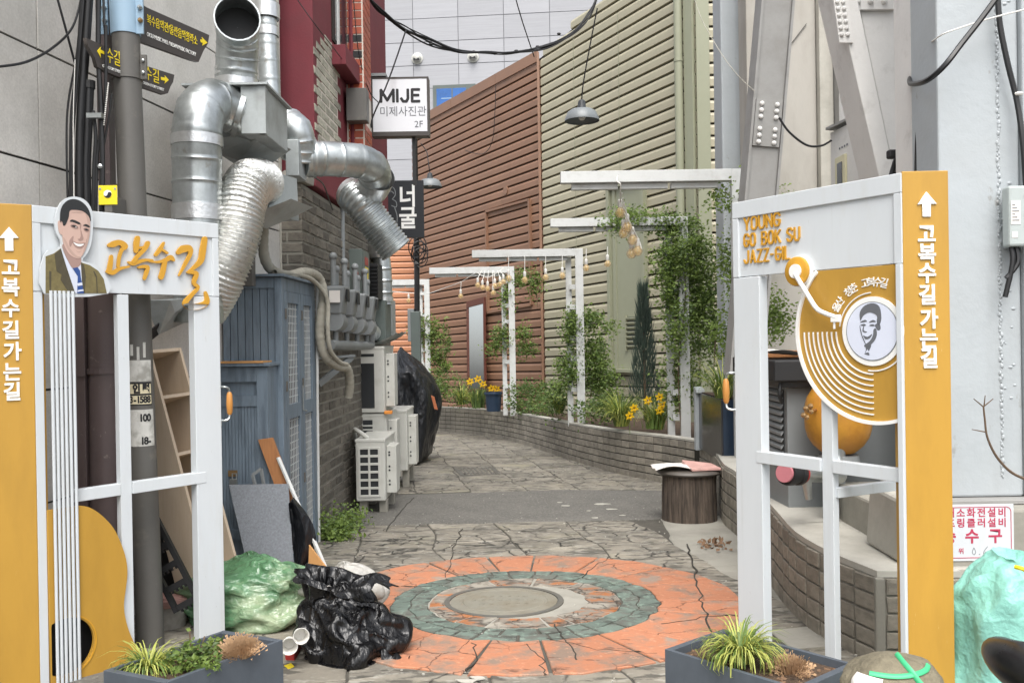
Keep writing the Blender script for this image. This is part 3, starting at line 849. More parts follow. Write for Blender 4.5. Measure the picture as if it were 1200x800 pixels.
m.hexa([e0 - nb * .02 + V((0, 0, -.9)), e1 - nb * .02 + V((0, 0, -1.1)), e1 - nb * 2.5 + V((0, 0, -1.1)), e0 - nb * 2.5 + V((.8, .8, -.9))],
       [e0 - nb * .02 + V((0, 0, 7.0)), e1 - nb * .02 + V((0, 0, 7.0 - .16)), e1 - nb * 2.5 + V((0, 0, 6.8)), e0 - nb * 2.5 + V((.8, .8, 7.0))])
part('wall_backing', m, SHADOWGAP, bb)
for a, b in ((.0, 1.65), (1.66, 3.7), (3.71, 5.98)):
    m = MB()
    p, q = J0 + db * a + nb * .055, J0 + db * b + nb * .055
    m.beam(p + V((0, 0, 7.03 - .0276 * a)), q + V((0, 0, 7.03 - .0276 * b)), .03, .22)
    part('eave_flashing', m, BROWNS, bb)
m = MB(); m.beam(J0 + ng * .05 - nb * 0 + V((0, 0, -.6)), J0 + ng * .05 + V((0, 0, 7.1)), .05, .05, up=(1, 0, 0))
part('corner_trim', m, BROWNS, bb)
def pb(px, py): return onp(px, py, J0 + nb * .05, nb)
for a, b in (((570, 248), (620.5, 234)), ((570, 248), (572, 366)), ((620.5, 234), (623, 357)), ((572, 366), (623, 357))):
    part('panel_trim', MB().beam(pb(*a), pb(*b), .05, .07, up=nb), BROWNS, bb)
p = pb(592, 223)
part('vent_cap', MB().lathe([(.09, 0), (.09, .10), (.05, .13), (.001, .13)], frame(p, nb.cross(V((0, 0, 1))), V((0, 0, 1))), 14), BROWNS, bb, sm=True)

gb = thing('green_siding_building', 'pale green lap siding building with vent panel and downpipe', 'building', V((1.6, 14.5, gz(14.5))))
LG = 4.75
siding(gb, J0, dg_, LG, -.55, 9.2, .188, .0276, ng, GREENS, start=lambda z: .06 + max(0, (z - 6.95) / .18))
K0 = J0 + dg_ * LG
m = MB()
m.hexa([J0 - ng * .02 + V((0, 0, -.9)), J0 - ng * 2.5 + V((0, 0, -.9)), K0 - ng * 2.5 + V((2, 0, -.9)), K0 + V((2.6, -.1, -.9)), K0 - ng * .02 + V((0, 0, -.9))],
       [J0 - ng * .02 + V((0, 0, 7.0)), J0 - ng * 2.5 + V((0, 0, 7.0)), K0 - ng * 2.5 + V((2, 0, 9)), K0 + V((2.6, -.1, 9)), K0 - ng * .02 + V((0, 0, 7.85))])
part('wall_backing', m, SHADOWGAP, gb)
dk = V((1, -.03, 0)).normalized(); nk = V((-.03, -1, 0)).normalized()
siding(gb, K0 + dk * .05, dk, 2.6, -.45, 9, .188, .0, nk, GREENS)
part('corner_board', MB().box((0, 0, 4), (.20, .06, 9.4), Matrix.Translation(K0 + ng * .04 - dg_ * .1) @ Matrix.Rotation(math.atan2(dg_.y, dg_.x), 4, 'Z')).box((.1, -.04, 4), (.20, .06, 9.4), Matrix.Translation(K0)), GREENP, gb)
pd = J0 + dg_ * 4.46 + ng * .10
part('downpipe', MB().tube([pd + V((0, 0, -.5)), pd + V((0, 0, 9))], .068, 14), GREENP, gb, sm=True)
for z in (5.65, 3.2, 1.2):
    part('pipe_clip', MB().tube([pd + V((0, 0, z)), pd + V((0, 0, z + .04))], .076, 14), GREENP, gb)
for t in (1.3, 2.75):
    part('board_joint', MB().beam(J0 + dg_ * t + ng * .034 + V((0, 0, -.4)), J0 + dg_ * t + ng * .034 + V((0, 0, 7.0)), .008, .004, up=ng), GREENP, gb)
def pg(px, py, o=.05): return onp(px, py, J0 + ng * o, ng)
a, b = pg(716, 222), pg(757, 430)
tA = (pg(714, 300) - J0).dot(dg_); tB = (pg(758, 300) - J0).dot(dg_)
zt, zb = pg(716, 222).z, pg(725, 432).z
G = frame(J0 + dg_ * tA, dg_, (0, 0, 1))
wid = tB - tA
part('panel_sheet', MB().box2((.02, zb, .0), (wid - .02, zt, .045), G), GREENP, gb)
for x in (0, .14, wid - .08): part('panel_post', MB().box2((x, zb, .03), (x + .08, zt, .11 if x != .14 else .07), G), GREENP, gb)
part('panel_sill', MB().box2((-.1, zb - .05, .0), (wid + .1, zb, .17), G), GREENP, gb)
part('panel_head', MB().box2((-.02, zt, .0), (wid + .02, zt + .06, .12), G), GREENP, gb)
l0 = (pg(735, 373) - J0).dot(dg_) - tA; l1 = (pg(750, 373) - J0).dot(dg_) - tA
lz0, lz1 = pg(742, 409).z, pg(742, 371).z
part('louver_recess', MB().box2((l0, lz0, .046), (l1, lz1, .050), G), ACD, gb)
for k in range(7):
    z = lz0 + (lz1 - lz0) * (k + .2) / 7
    part('louver_blade', MB().hexa([G @ V(q) for q in ((l0, z, .05), (l1, z, .05), (l1, z + .03, .085), (l0, z + .03, .085))][::-1], [G @ V(q) for q in ((l0, z + .05, .05), (l1, z + .05, .05), (l1, z + .055, .085), (l0, z + .055, .085))][::-1]), GREENP, gb)
for x in (l0 - .03, l1): part('louver_frame', MB().box2((x, lz0 - .03, .046), (x + .03, lz1 + .03, .09), G), GREENP, gb)

# soil of the flower bed
m = MB()
sp = [p + V((0, 0, .50)) for p in pw]
bk = [J0 + db * 5.6, J0 + db * 3, J0 + db * 1, J0, J0 + dg_ * 2, K0, K0 + V((1.2, -.1, 0)), V((3.6, 9.6, 0))]
bk = [V((p.x, p.y, gz(p.y) + .5)) for p in bk]
bks, _ = smooth(bk, 3)
N_ = 30
def pl(L_, t):
    f = t * (len(L_) - 1); i = min(int(f), len(L_) - 2)
    return L_[i].lerp(L_[i + 1], f - i)
m.grid(lambda u, v: pl(sp, u).lerp(pl(bks, u), v) + V((0, 0, .04 * noise.noise((u * 40, v * 6, 0)))), N_ * 2, 9)
solo('flower_bed_soil', m, SOIL, kind='structure', sm=True)

# ---- far block faced with grey tiles
ft = thing('grey_tiled_building', 'tall far building faced with large grey striped tiles', 'building', V((-1, 32, gz(32))))
FD = V((.995, -.095, 0)).normalized()
FO = V((0, 32, 0))
FF = frame(FO, FD, (0, 0, 1))
fn = FF.to_3x3() @ V((0, 0, 1))
def pf(px, py):
    p = onp(px, py, FO, fn)
    q = FF.inverted() @ p
    return q.x, q.y
x0, y0 = pf(537, 47.5); TW, TH = pf(590.5, 50)[0] - x0, pf(537, 20)[1] - y0
for i in range(-4, 6):
    for j in range(-9, 4):
        a = x0 + i * TW; b = y0 + j * TH
        part('wall_tile', MB().box2((a + .012, b + .012, -.02), (a + TW - .012, b + TH - .012, random.uniform(0, .006)), FF), GREYT, ft)
part('wall_core', MB().box2((x0 - 4.2 * TW, -3, -5), (x0 + 6.2 * TW, y0 + 4.2 * TH, -.012), FF), mat('grey tile joint', '#6c6d70', .9, bump=0), ft)
a, b = pf(508, 124), pf(551, 99)
wf = part('window', MB().box2((a[0], a[1] - .6, .008), (b[0] + .2, b[1], .06), FF), GREENBOX, ft)
part('pane', MB().box2((a[0] + .13, a[1] - .5, .04), (b[0] - .15, b[1] - .13, .066), FF), BLUEGL, wf)
part('mullion', MB().box2((a[0] + .68, a[1] - .5, .04), (a[0] + .72, b[1] - .13, .07), FF), GREENBOX, wf)
part('sash', MB().box2((a[0] + .3, b[1] - .5, .04), (b[0] - .3, b[1] - .47, .069), FF), BLUEBAND, wf)
for px, py in ((489, 69), (554.5, 67)):
    q = pf(px, py)
    vM = frame(FF @ V((q[0], q[1], .005)), FD, (0, 0, 1))
    v_ = part('vent_hood', MB().lathe([(.21, 0), (.21, .03), (.16, .05), (.15, .12), (.10, .2), (.001, .23)], vM, 20), LAMPM if 0 else ACW, ft, sm=True)
    part('vent_slot', MB().box((0, -.07, .17), (.2, .07, .08), vM), INK, v_)
osb = thing('orange_siding_building', 'orange horizontal siding wall closing the far end of the alley', 'building', V((-3.4, 24.2, gz(24.2))))
siding(osb, V((-4.8, 24.2, 0)), V((1, 0, 0)), 2.9, -1.1, 4.2, .163, 0, V((0, -1, 0)), ORSID)
part('wall_core', MB().box2((-4.8, 24.25, -1.4), (-1.9, 26, 4.3)), SHADOWGAP, osb)

# ================================================================ steel frame and grey building on the right
TOPZ = 7.5
sc_ = thing('steel_column', 'pale column beside the green siding, farthest of the grey steelwork', 'column', V((2.4, 9.35, .15)))
part('shaft', MB().box2((2.21, 9.2, .2), (2.58, 9.55, TOPZ)), COLP, sc_, bev=.015)
part('flange', MB().box2((2.582, 9.22, .2), (2.62, 9.53, TOPZ)), COLG, sc_)

bm_ = thing('bolted_brace', 'grey leaning steel brace with a bolted splice plate', 'steel brace', at(876, 420, 7.2))
pA, pB = at(917, -60, 7.2), at(874, 440, 7.2)
ax_ = (pA - pB).normalized(); sx_ = V((1, 0, 0)) - ax_ * ax_.x; sx_.normalize(); nn_ = sx_.cross(ax_); nn_ = nn_ if nn_.y < 0 else -nn_
BFm = Matrix((sx_, ax_, nn_)).transposed().to_4x4(); BFm.translation = pB
Lb = (pA - pB).length
part('web', MB().box2((-.115, 0, -.10), (.115, Lb, -.08), BFm), COLG, bm_)
for x in (-.135, .115): part('flange', MB().box2((x, 0, -.2), (x + .02, Lb, .015), BFm), COLG, bm_)
part('face_plate', MB().box2((-.113, 0, -.078), (.113, Lb, -.01), BFm), COLG, bm_)
yb0 = (BFm.inverted() @ at(900, 172, 7.2)).y; yb1 = (BFm.inverted() @ at(900, 117, 7.2)).y
part('splice_plate', MB().box2((-.108, yb0, -.01), (.108, yb1, .008), BFm), COLG, bm_)
for x in (-.062, .062):
    for f in (.08, .22, .36, .62, .76, .9):
        part('bolt', MB().lathe([(.019, 0), (.019, .014), (.012, .022), (.001, .024)], BFm @ Matrix.Translation((x, yb0 + (yb1 - yb0) * f, .008)), 8), COLW, bm_, sm=True)

gbd = thing('grey_building', 'pale rendered building with dark window behind the steel braces', 'building', V((3, 9, .2)))
part('wall_panel', MB().box2((2.34, 8.7, 0), (3.02, 9.0, TOPZ)), WALLR, gbd, bev=.01)
part('pilaster', MB().box2((3.025, 8.62, 0), (3.16, 9.0, TOPZ)), CONCL, gbd, bev=.01)
part('lower_panel', MB().box2((3.16, 8.75, 0), (6, 9.0, 1.2)), COLG, gbd)
wf = part('window', MB().box2((3.165, 8.5, 1.2), (3.24, 8.9, TOPZ)).box2((3.25, 8.55, 1.2), (3.31, 8.9, TOPZ)), COLG, gbd)
part('mullion', MB().box2((3.315, 8.58, 1.2), (3.34, 8.9, TOPZ)), BLACKR, wf)
part('pane', MB().box2((3.34, 8.7, 1.2), (5.5, 8.72, TOPZ)), DKGLASS, wf)
part('transom', MB().box2((3.34, 8.66, 3.40), (5.5, 8.70, 3.46)), COLG, wf)
part('crack_line', MB().beam(at(922, 58, 8.69), at(945, 28, 8.69), .012, .004), INK, gbd)

kb = thing('meter_cabinet', 'small white cabinet with sloping cover and cream window under the diagonal brace', 'cabinet', at(990, 215, 7.2))
c1, c2, c3 = at(973, 156, 7.3), at(1008, 138, 6.7), at(1014, 140, 6.9)
def drop(p, z): return V((p.x, p.y, z))
zb_ = at(990, 330, 7).z
part('body', MB().hexa([drop(c1, zb_), drop(c2, zb_), drop(c2 + V((.3, .35, 0)), zb_), drop(c1 + V((.3, .35, 0)), zb_)], [c1, c2, c2 + V((.3, .35, 0)), c1 + V((.3, .35, 0))]), COLW, kb, bev=.004)
up_ = V((0, 0, .02))
part('cover', MB().hexa([c1 + V((-.06, -.06, .01)), c2 + V((.02, -.08, .03)), c2 + V((.34, .35, .1)), c1 + V((.3, .4, .1))], [p + up_ for p in (c1 + V((-.06, -.06, .01)), c2 + V((.02, -.08, .03)), c2 + V((.34, .35, .1)), c1 + V((.3, .4, .1)))]), COLG, kb)
kx = (c2 - c1); kx = V((kx.x, kx.y, 0)).normalized()
KM = frame(drop(c1, c1.z - .12), kx, (0, 0, 1))
CREAM = mat('cream frame', '#cfc9a8', .5, var=.04, bump=0)
part('window_frame', MB().box2((.14, -.6, .002), (.34, -.12, .02), KM), CREAM, kb)
part('window_pane', MB().box2((.19, -.6, .01), (.29, -.17, .024), KM), DKGLASS, kb)
m = MB()
for k in range(4): m.box((.2 + k * .05, -.05, .003), (.02, .014, .004), KM)
part('printed_mark', m, GREYINK, kb, kind='stuff')

dbm = thing('white_diagonal_brace', 'broad off white steel brace crossing diagonally above the right gate', 'steel brace', at(1060, 260, 5.5))
P5 = lambda x, y, Y=5.5: at(x, y, Y)
part('flange', MB().hexa([P5(973, -40), P5(997, -40), P5(1060, 262), P5(1043, 262)], [P5(973, -40) + V((0, .3, 0)), P5(997, -40) + V((0, .3, 0)), P5(1060, 262) + V((0, .3, 0)), P5(1043, 262) + V((0, .3, 0))]), COLW, dbm, bev=.006)
part('web', MB().hexa([P5(997, -40, 5.56), P5(1041, -40, 5.56), P5(1078, 142, 5.56), P5(1078, 262, 5.56), P5(1060, 262, 5.56)], [q + V((0, .22, 0)) for q in (P5(997, -40, 5.56), P5(1041, -40, 5.56), P5(1078, 142, 5.56), P5(1078, 262, 5.56), P5(1060, 262, 5.56))]), COLW, dbm, bev=.006)
part('gusset_plate', MB().hexa([P5(990, -30, 5.53), P5(1056, -30, 5.53), P5(1050, 11, 5.53), P5(996, 12, 5.53)], [q + V((0, .025, 0)) for q in (P5(990, -30, 5.53), P5(1056, -30, 5.53), P5(1050, 11, 5.53), P5(996, 12, 5.53))]), COLW, dbm, bev=.003)
nm = frame(P5(1000, 100, 5.49), (1, 0, 0), (0, 0, 1))
part('splice_plate', MB().hexa([P5(972, -35, 5.48), P5(991, -35, 5.48), P5(1000, 50, 5.48), P5(984, 50, 5.48)], [q + V((0, .018, 0)) for q in (P5(972, -35, 5.48), P5(991, -35, 5.48), P5(1000, 50, 5.48), P5(984, 50, 5.48))]), COLW, dbm)
for k in range(9):
    y = -20 + k * 7.6
    for dx in (-3, 4):
        q = at(983.5 + (y) * .135 + dx, y, 5.478)
        part('bolt', MB().lathe([(.013, 0), (.013, .009), (.008, .014), (.001, .015)], frame(q, (1, 0, 0), (0, 0, 1)), 8), COLW, dbm, sm=True)
for x in (1005, 1020, 1036):
    part('bolt', MB().lathe([(.018, 0), (.018, .012), (.01, .02), (.001, .021)], frame(at(x, 2, 5.525), (1, 0, 0), (0, 0, 1)), 8), COLW, dbm, sm=True)

bc = thing('painted_column', 'massive pale blue grey painted column behind the right ochre post', 'column', V((2.4, 4.7, .5)))
part('shaft', MB().box2((2.175, 4.5, .5), (2.585, 4.8, TOPZ)), COLP, bc, bev=.012)
part('side_flange', MB().box2((2.5875, 4.47, .5), (2.80, 5.0, TOPZ)), COLP, bc, bev=.01)
part('back_flange', MB().box2((2.182, 4.803, .5), (2.3, 5.02, TOPZ)), COLW, bc, bev=.008)
m = MB()
random.seed(21)
z = .6
while z < 3.6:
    r = random.uniform(.004, .011)
    m.ball((2.478 + random.uniform(-.006, .006), 4.499, z), r, 6, (1, .6, 1.4)); z += r * random.uniform(1.2, 2.6)
for k in range(26): m.ball((random.uniform(2.47, 2.56), 4.499, random.uniform(.7, 3.4)), random.uniform(.004, .009), 6, (1.6, .5, 1))
part('weld_bead', m, COLP, bc, sm=True)
part('base_plate', MB().box2((2.1, 4.42, .475), (3.0, 5.1, .498)), COLG, bc, bev=.004)
pl_ = thing('concrete_plinth', 'rough concrete plinth under the massive painted column', 'plinth', V((2.4, 4.6, .25)))
part('block', MB().box2((1.84, 4.32, -.2), (3.4, 5.2, .472)), CONC, pl_, bev=.015)
part('ledge', MB().box2((1.80, 4.27, .14), (3.4, 4.318, .20)), CONCL, pl_, bev=.006)
cb = thing('concrete_block', 'pale rough concrete block standing on the retaining wall top', 'concrete block', V((1.9, 4.25, .26)))
m = MB(); m.hexa([V(p) for p in ((1.755, 4.06, .285), (1.94, 4.03, .285), (1.94, 4.26, .285), (1.76, 4.46, .285))], [V(p) for p in ((1.775, 4.08, .57), (1.93, 4.05, .555), (1.93, 4.26, .57), (1.775, 4.44, .585))])
part('block', m, CONCL, cb, bev=.018)
# fire inlet notice
fs = thing('fire_inlet_notice', 'white metal notice with red lettering fixed to the concrete plinth', 'sign', at(1120, 656, 4.31))
sA, sB = at(1058, 592, 4.315), at(1188.5, 656, 4.315)
SM = frame(V((sA.x, 4.318, sB.z)), (1, 0, 0), (0, 0, 1))
sw, sh = sB.x - sA.x, sA.z - sB.z
part('plate', MB().box2((0, 0, 0), (sw, sh, .004), SM), WHITE, fs, bev=.001)
def rrect(x0_, y0_, x1, y1, r, n=5):
    o = []
    for cx, cy, a in ((x1 - r, y1 - r, 0), (x0_ + r, y1 - r, 90), (x0_ + r, y0_ + r, 180), (x1 - r, y0_ + r, 270)):
        o += [(cx + r * math.cos(R(a + 90 * k / (n - 1))), cy + r * math.sin(R(a + 90 * k / (n - 1)))) for k in range(n)]
    return o
shape([rrect(.012, .014, sw - .012, sh - .012, .025), rrect(.0155, .0175, sw - .0155, sh - .0155, .022)], SM @ Matrix.Translation((0, 0, .004)), .0012, REDM, fs, 'border')
def row(txt, y, size, xs, b=.0008):
    for ch, x in zip(txt, xs): text(ch, SM @ Matrix.Translation((x, y, .004)), size, REDM, fs, .0012, b)
px2 = lambda x: (x - 1058) / (1188.5 - 1058) * sw
py2 = lambda y: (656 - y) / 64 * sh
xs7 = [px2(1126 + 12.2 * (k - 2)) for k in range(7)]
row('옥내소화전설비', py2(602), .047, xs7, .001)
row('스프링클러설비', py2(613.5), .047, xs7, .001)
row('송수구', py2(629), .075, [px2(1112), px2(1139), px2(1166.5)], .0022)
row('압력범위', py2(645), .03, [px2(1126 - 13 * k) for k in (3, 2, 1, 0)], .0005)
text('MPa', SM @ Matrix.Translation((px2(1169), py2(645), .004)), .036, REDM, fs, .0012, .0006)
hw = [[(1141, 641), (1139, 646), (1141, 649), (1143, 646), (1141, 641)], [(1147, 648.3), (1148, 648.6)], [(1157, 640), (1152.5, 646), (1153, 649.5), (1156, 648), (1154, 645.8)]]
for h_ in hw: shape([stroke([(px2(a), py2(b)) for a, b in h_], [.0011] * len(h_), 4)], SM @ Matrix.Translation((0, 0, .004)), .0012, GREYINK, fs, 'handwritten_figure')

# louvred condenser box, dark lid
lb = thing('louvered_box', 'grey box with dark side louvres and charcoal lid behind the right gate', 'utility box', V((1.95, 5.7, .28)))
part('body', MB().box2((1.655, 5.36, .27), (2.5, 6.15, 1.02)), GREYB, lb, bev=.006)
part('lid', MB().box2((1.55, 5.25, 1.06), (2.6, 6.25, 1.185)), INK if 0 else BLACKR, lb, bev=.008)
part('lid_skirt', MB().box2((1.6, 5.3, 1.022), (2.55, 6.2, 1.058)), BLACK, lb)
part('vent_recess', MB().box2((1.648, 5.42, .55), (1.654, 6.1, 1.0)), ACD, lb)
for k in range(11):
    z = .555 + k * .041
    part('louver_blade', MB().hexa([V(p) for p in ((1.647, 5.41, z + .022), (1.632, 5.41, z), (1.632, 6.11, z), (1.647, 6.11, z + .022))], [V(p) for p in ((1.647, 5.41, z + .030), (1.632, 5.41, z + .014), (1.632, 6.11, z + .014), (1.647, 6.11, z + .030))]), GREYB, lb)
part('drip_hose', MB().tube([V((1.60, 5.30, 1.05)), V((1.59, 5.29, .98)), V((1.61, 5.31, .93))], .012, 6, dense=3), BLACK, lb)
bx = thing('cardboard_tray', 'brown tray with loose white sheets on the charcoal lid', 'tray', V((1.75, 5.7, 1.19)))
part('tray', MB().box((1.72, 5.9, 1.21), (.3, .25, .045)), WOODB, bx, bev=.004)
m = MB(); m.grid(lambda u, v: (1.57 + u * .36, 5.45 + v * .3, 1.238 - .03 * u + .015 * math.sin(u * 5 + v * 3)), 8, 6)
part('sheet', m, PAPER, bx, sm=True)

# fire hose inlet and painted shell
fi = thing('fire_hose_inlet', 'steel fire hose inlet with pink cap behind the right gate', 'fire inlet', at(940, 575, 5.0))
pc, pe = at(920, 554, 4.72), at(985, 556, 5.05)
ax1 = (pe - pc).normalized()
part('pipe', MB().tube([pc + ax1 * .05, pc + ax1 * .45], .046, 18), GALV, fi, sm=True)
part('coupling', MB().lathe([(.062, .005), (.066, .02), (.066, .055), (.055, .06), (.055, .10), (.064, .105), (.064, .125), (.05, .13)], frame(pc, ax1.orthogonal(), ax1.cross(ax1.orthogonal())), 22), BLACKR, fi, sm=True)
part('cap', MB().lathe([(.05, -.012), (.05, .02), (.001, .02)][::-1] + [(.001, -.012)], frame(pc, ax1.orthogonal(), ax1.cross(ax1.orthogonal())), 20), PINK, fi, sm=True)
part('cap_bar', MB().box((0, 0, -.016), (.018, .07, .012), frame(pc, V((1, 0, 0)), V((0, 0, 1)).cross(ax1) if 0 else V((0, 0, 1)))), PINK, fi)
part('red_ring', MB().lathe([(.052, .135), (.056, .138), (.056, .15), (.05, .153)], frame(pc, ax1.orthogonal(), ax1.cross(ax1.orthogonal())), 20), RED, fi, sm=True)
part('drain_leg', MB().tube([pc + ax1 * .2, pc + ax1 * .2 + V((0, 0, -.05)), pc + ax1 * .2 + V((.01, 0, -.14))], [.03, .026, .018], 12), GALV, fi, sm=True)
part('elbow', MB().tube([pc + ax1 * .40, pc + ax1 * .5, pc + ax1 * .52 + V((0, .05, .08)), pc + ax1 * .52 + V((0, .05, .2))], .055, 16, dense=4), GALV, fi, sm=True)
part('foot', MB().tube([pc + ax1 * .45, V(((pc + ax1 * .45).x, (pc + ax1 * .45).y, .28))], .03, 10), GALVD, fi, sm=True)
yd = thing('painted_shell', 'yellow painted rounded tank with brass valve behind the record panel', 'tank', at(985, 530, 5.1))
cS = at(982, 478, 5.15)
m = MB()
m.grid(lambda u, v: cS + V((math.cos(u * 2 * math.pi) * .19, math.sin(u * 2 * math.pi) * .17, -.26 + .42 * v)) * 1 - V((0, 0, 0)) + V((math.cos(u * 2 * math.pi), math.sin(u * 2 * math.pi), 0)) * (-.10 * (abs(v - .5) * 2) ** 3), 24, 10, True)
m.add([cS + V((math.cos(k * math.pi / 12) * .09, math.sin(k * math.pi / 12) * .07, .16)) for k in range(24)], [tuple(range(24))])
m.add([cS + V((math.cos(k * math.pi / 12) * .09, math.sin(k * math.pi / 12) * .07, -.26)) for k in range(24)], [tuple(range(24))[::-1]])
part('shell', m, AMBER, yd, sm=True)
vb = at(947, 482, 4.95)
part('valve_stem', MB().tube([vb, cS + V((-.14, -.06, .0))], .009, 8), BRASS, yd)
m = MB()
for k in range(5):
    a = k * 2 * math.pi / 5
    m.ball(vb + V((math.sin(a) * .012 - .006, -.008, 0)) + V((math.cos(a) * .02, 0, math.sin(a) * .032)), .016, 7)
part('valve_handle', m, BRASS, yd, sm=True)
part('outlet', MB().lathe([(.10, -.02), (.12, -.02), (.11, .03), (.001, .03)], Matrix.Translation(cS + V((0, 0, -.30))), 18), GREYB, yd, sm=True)
part('leg', MB().tube([cS + V((0, 0, -.30)), V((cS.x, cS.y, .28))], .035, 10), GALVD, yd)

# dark glossy trough on the wall
tr_ = thing('charcoal_trough', 'glossy charcoal trough with pale end post standing on the wall behind the gate', 'planter', V((2.1, 8.6, .18)))
part('body', MB().box2((1.935, 8.25, .16), (2.35, 9.25, .74)), DARKBOX, tr_, bev=.008)
part('end_panel', MB().box2((1.95, 8.242, .16), (2.35, 8.248, .735)), NAVY, tr_)
part('end_post', MB().box2((1.90, 9.255, .14), (1.98, 9.33, .80)).box2((1.9, 9.2, .74), (1.99, 9.33, .78)), COLP, tr_, bev=.004)
part('soil', MB().box2((1.96, 8.3, .742), (2.32, 9.2, .75)), SOIL, tr_)
# ================================================================ left side: granite wall, brick building, tile tower
gw = thing('granite_wall', 'grey granite clad wall with dark joints at the upper left', 'wall', V((-2.0, 6, gz(6))))
WD = V((.151, .989, 0)).normalized()
W0_ = V((-1.83, 7.05, 0))
wn = V((WD.y, -WD.x, 0))
WF = frame(W0_, -WD, (0, 0, 1))                            # x runs from the far corner towards the camera
if (WF.to_3x3() @ V((0, 0, 1))).dot(wn) < 0: WF = WF @ Matrix.Diagonal((1, 1, -1, 1))
js = [0.0, .98, 1.95, 2.817, 3.09, 3.9, 4.8, 5.7]
zs = [2.22 + .545 * k for k in range(-5, 7)]
for a, b in zip(js, js[1:]):
    for z0, z1 in zip(zs, zs[1:]):
        part('granite_panel', MB().box2((a + .005, z0 + .006, -.03), (b - .005, z1 - .006, random.uniform(-.001, .002)), WF), GRANITE, gw)
part('wall_core', MB().box2((0, -1, -.5), (6.4, 5.7, -.012), WF), DARKJ, gw)
part('corner_seal', MB().box2((-.035, -.5, -.3), (-.002, 5.6, .012), WF), CONCL, gw)

BR_G = brick_set(BRICKG)
bk_ = thing('brick_building', 'old dark grey brick building with maroon plaster upper floor', 'building', V((-1.9, 8.5, gz(8.5))))
B0, B1 = V((-1.65, 7.06, 0)), V((-1.53, 11.2, 0))
sdx = (B1 - B0).normalized(); sn = V((sdx.y, -sdx.x, 0))
zt_ = 2.60
part('wall_core', MB().hexa([V(p) for p in ((-1.86, 7.067, -.7), (-1.658, 7.067, -.7), (B1.x - .008, B1.y, -.7), (-3.5, 11.2, -.7), (-3.5, 7.2, -.7))], [V(p) for p in ((-1.86, 7.067, zt_), (-1.658, 7.067, zt_), (B1.x - .008, B1.y, zt_), (-3.5, 11.2, zt_), (-3.5, 7.2, zt_))]), MORTAR, bk_)
ch = .088
out = []
def add_brick(c, x, y, l, dep, h):
    z = V((0, 0, 1))
    M = Matrix((x * l * random.choice((1, -1)), y * dep, z * h)).transposed().to_4x4(); M.translation = c
    out.append(((c - O).length, M))
nr = int((zt_ + .42) / ch)
for r in range(nr):
    z = -.42 + r * ch + ch / 2
    off = (r % 2) * .115
    s = -off
    while s < 4.1:
        a, b = max(0, s), min(4.14, s + .23)
        if b - a > .04:
            c = B0 + sdx * ((a + b) / 2) + V((0, 0, z)) + sn * (random.uniform(-.003, .004) - .04)
            y = B0.y + a
            hidden = (c.y < 7.1 and z < 1.75) or (c.y > 9.6 and z < .3)
            if not hidden: add_brick(c, sdx, -sn, b - a - .018, .08, ch - .020)
        s += .23
    for a, b in ((-1.86, -1.755 - .02 * (r % 2)), (-1.755 - .02 * (r % 2), -1.65)) if r % 2 else ((-1.86, -1.65),):
        if z > 1.5: add_brick(V(((a + b) / 2, 7.06 + .04 + random.uniform(-.003, .003), z)), V((1, 0, 0)), V((0, 1, 0)), b - a - .018, .08, ch - .020)
lay_bricks(bk_, out, BR_G, BRICKG)
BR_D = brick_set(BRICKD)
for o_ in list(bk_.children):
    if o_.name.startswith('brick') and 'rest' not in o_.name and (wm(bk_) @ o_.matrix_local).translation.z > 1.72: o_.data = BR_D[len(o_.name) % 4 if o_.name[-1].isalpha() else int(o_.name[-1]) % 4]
# maroon plaster upper floor
RY, RX = 7.33, -1.60
RFm = frame(V((RX, RY, 0)), sdx, (0, 0, 1))                # x along the side wall away from the camera
if (RFm.to_3x3() @ V((0, 0, 1))).dot(sn) < 0: RFm = RFm @ Matrix.Diagonal((1, 1, -1, 1))
part('plaster_wall', MB().hexa([V((-1.86, RY, 2.62)), V((RX, RY, 2.62)), RFm @ V((3.6, 2.62, 0)), V((-3.4, 10.9, 2.62)), V((-3.4, 7.6, 2.62))], [p + V((0, 0, 4.6)) for p in (V((-1.86, RY, 2.62)), V((RX, RY, 2.62)), RFm @ V((3.6, 2.62, 0)), V((-3.4, 10.9, 2.62)), V((-3.4, 7.6, 2.62)))]), REDP, bk_, bev=.01)
part('cement_ledge', MB().hexa([V(p) for p in ((-1.86, 7.03, 2.605), (-1.62, 7.03, 2.605), (-1.615, 7.33, 2.62), (-1.86, 7.33, 2.62))], [V(p) for p in ((-1.86, 7.04, 2.64), (-1.63, 7.04, 2.64), (-1.6, 7.34, 2.76), (-1.86, 7.34, 2.76))]), CONC, bk_, bev=.006)
def rp(px, py): return RFm.inverted() @ onp(px, py, V((RX, RY, 0)), sn)
BR_X = mat('exposed pale brick', '#a09d8e', .9, var=.22, scale=5, bump=.5, bscale=20, rnd=.2, dirt='#4d4b44', damt=.5, dscale=3)
brx = brick_set(BR_X)
poly = [rp(x, y) for x, y in ((388, 50), (395, 64), (396, 168), (374, 168), (372, 103), (377, 97), (371, 80), (371, 68), (380, 60))]
def inside(x, y, P):
    c = False
    for i in range(len(P)):
        a, b = P[i], P[i - 1]
        if (a.y > y) != (b.y > y) and x < (b.x - a.x) * (y - a.y) / (b.y - a.y) + a.x: c = not c
    return c
xs_, ys_ = [p.x for p in poly], [p.y for p in poly]
pts2 = []
r = 0; y = min(ys_)
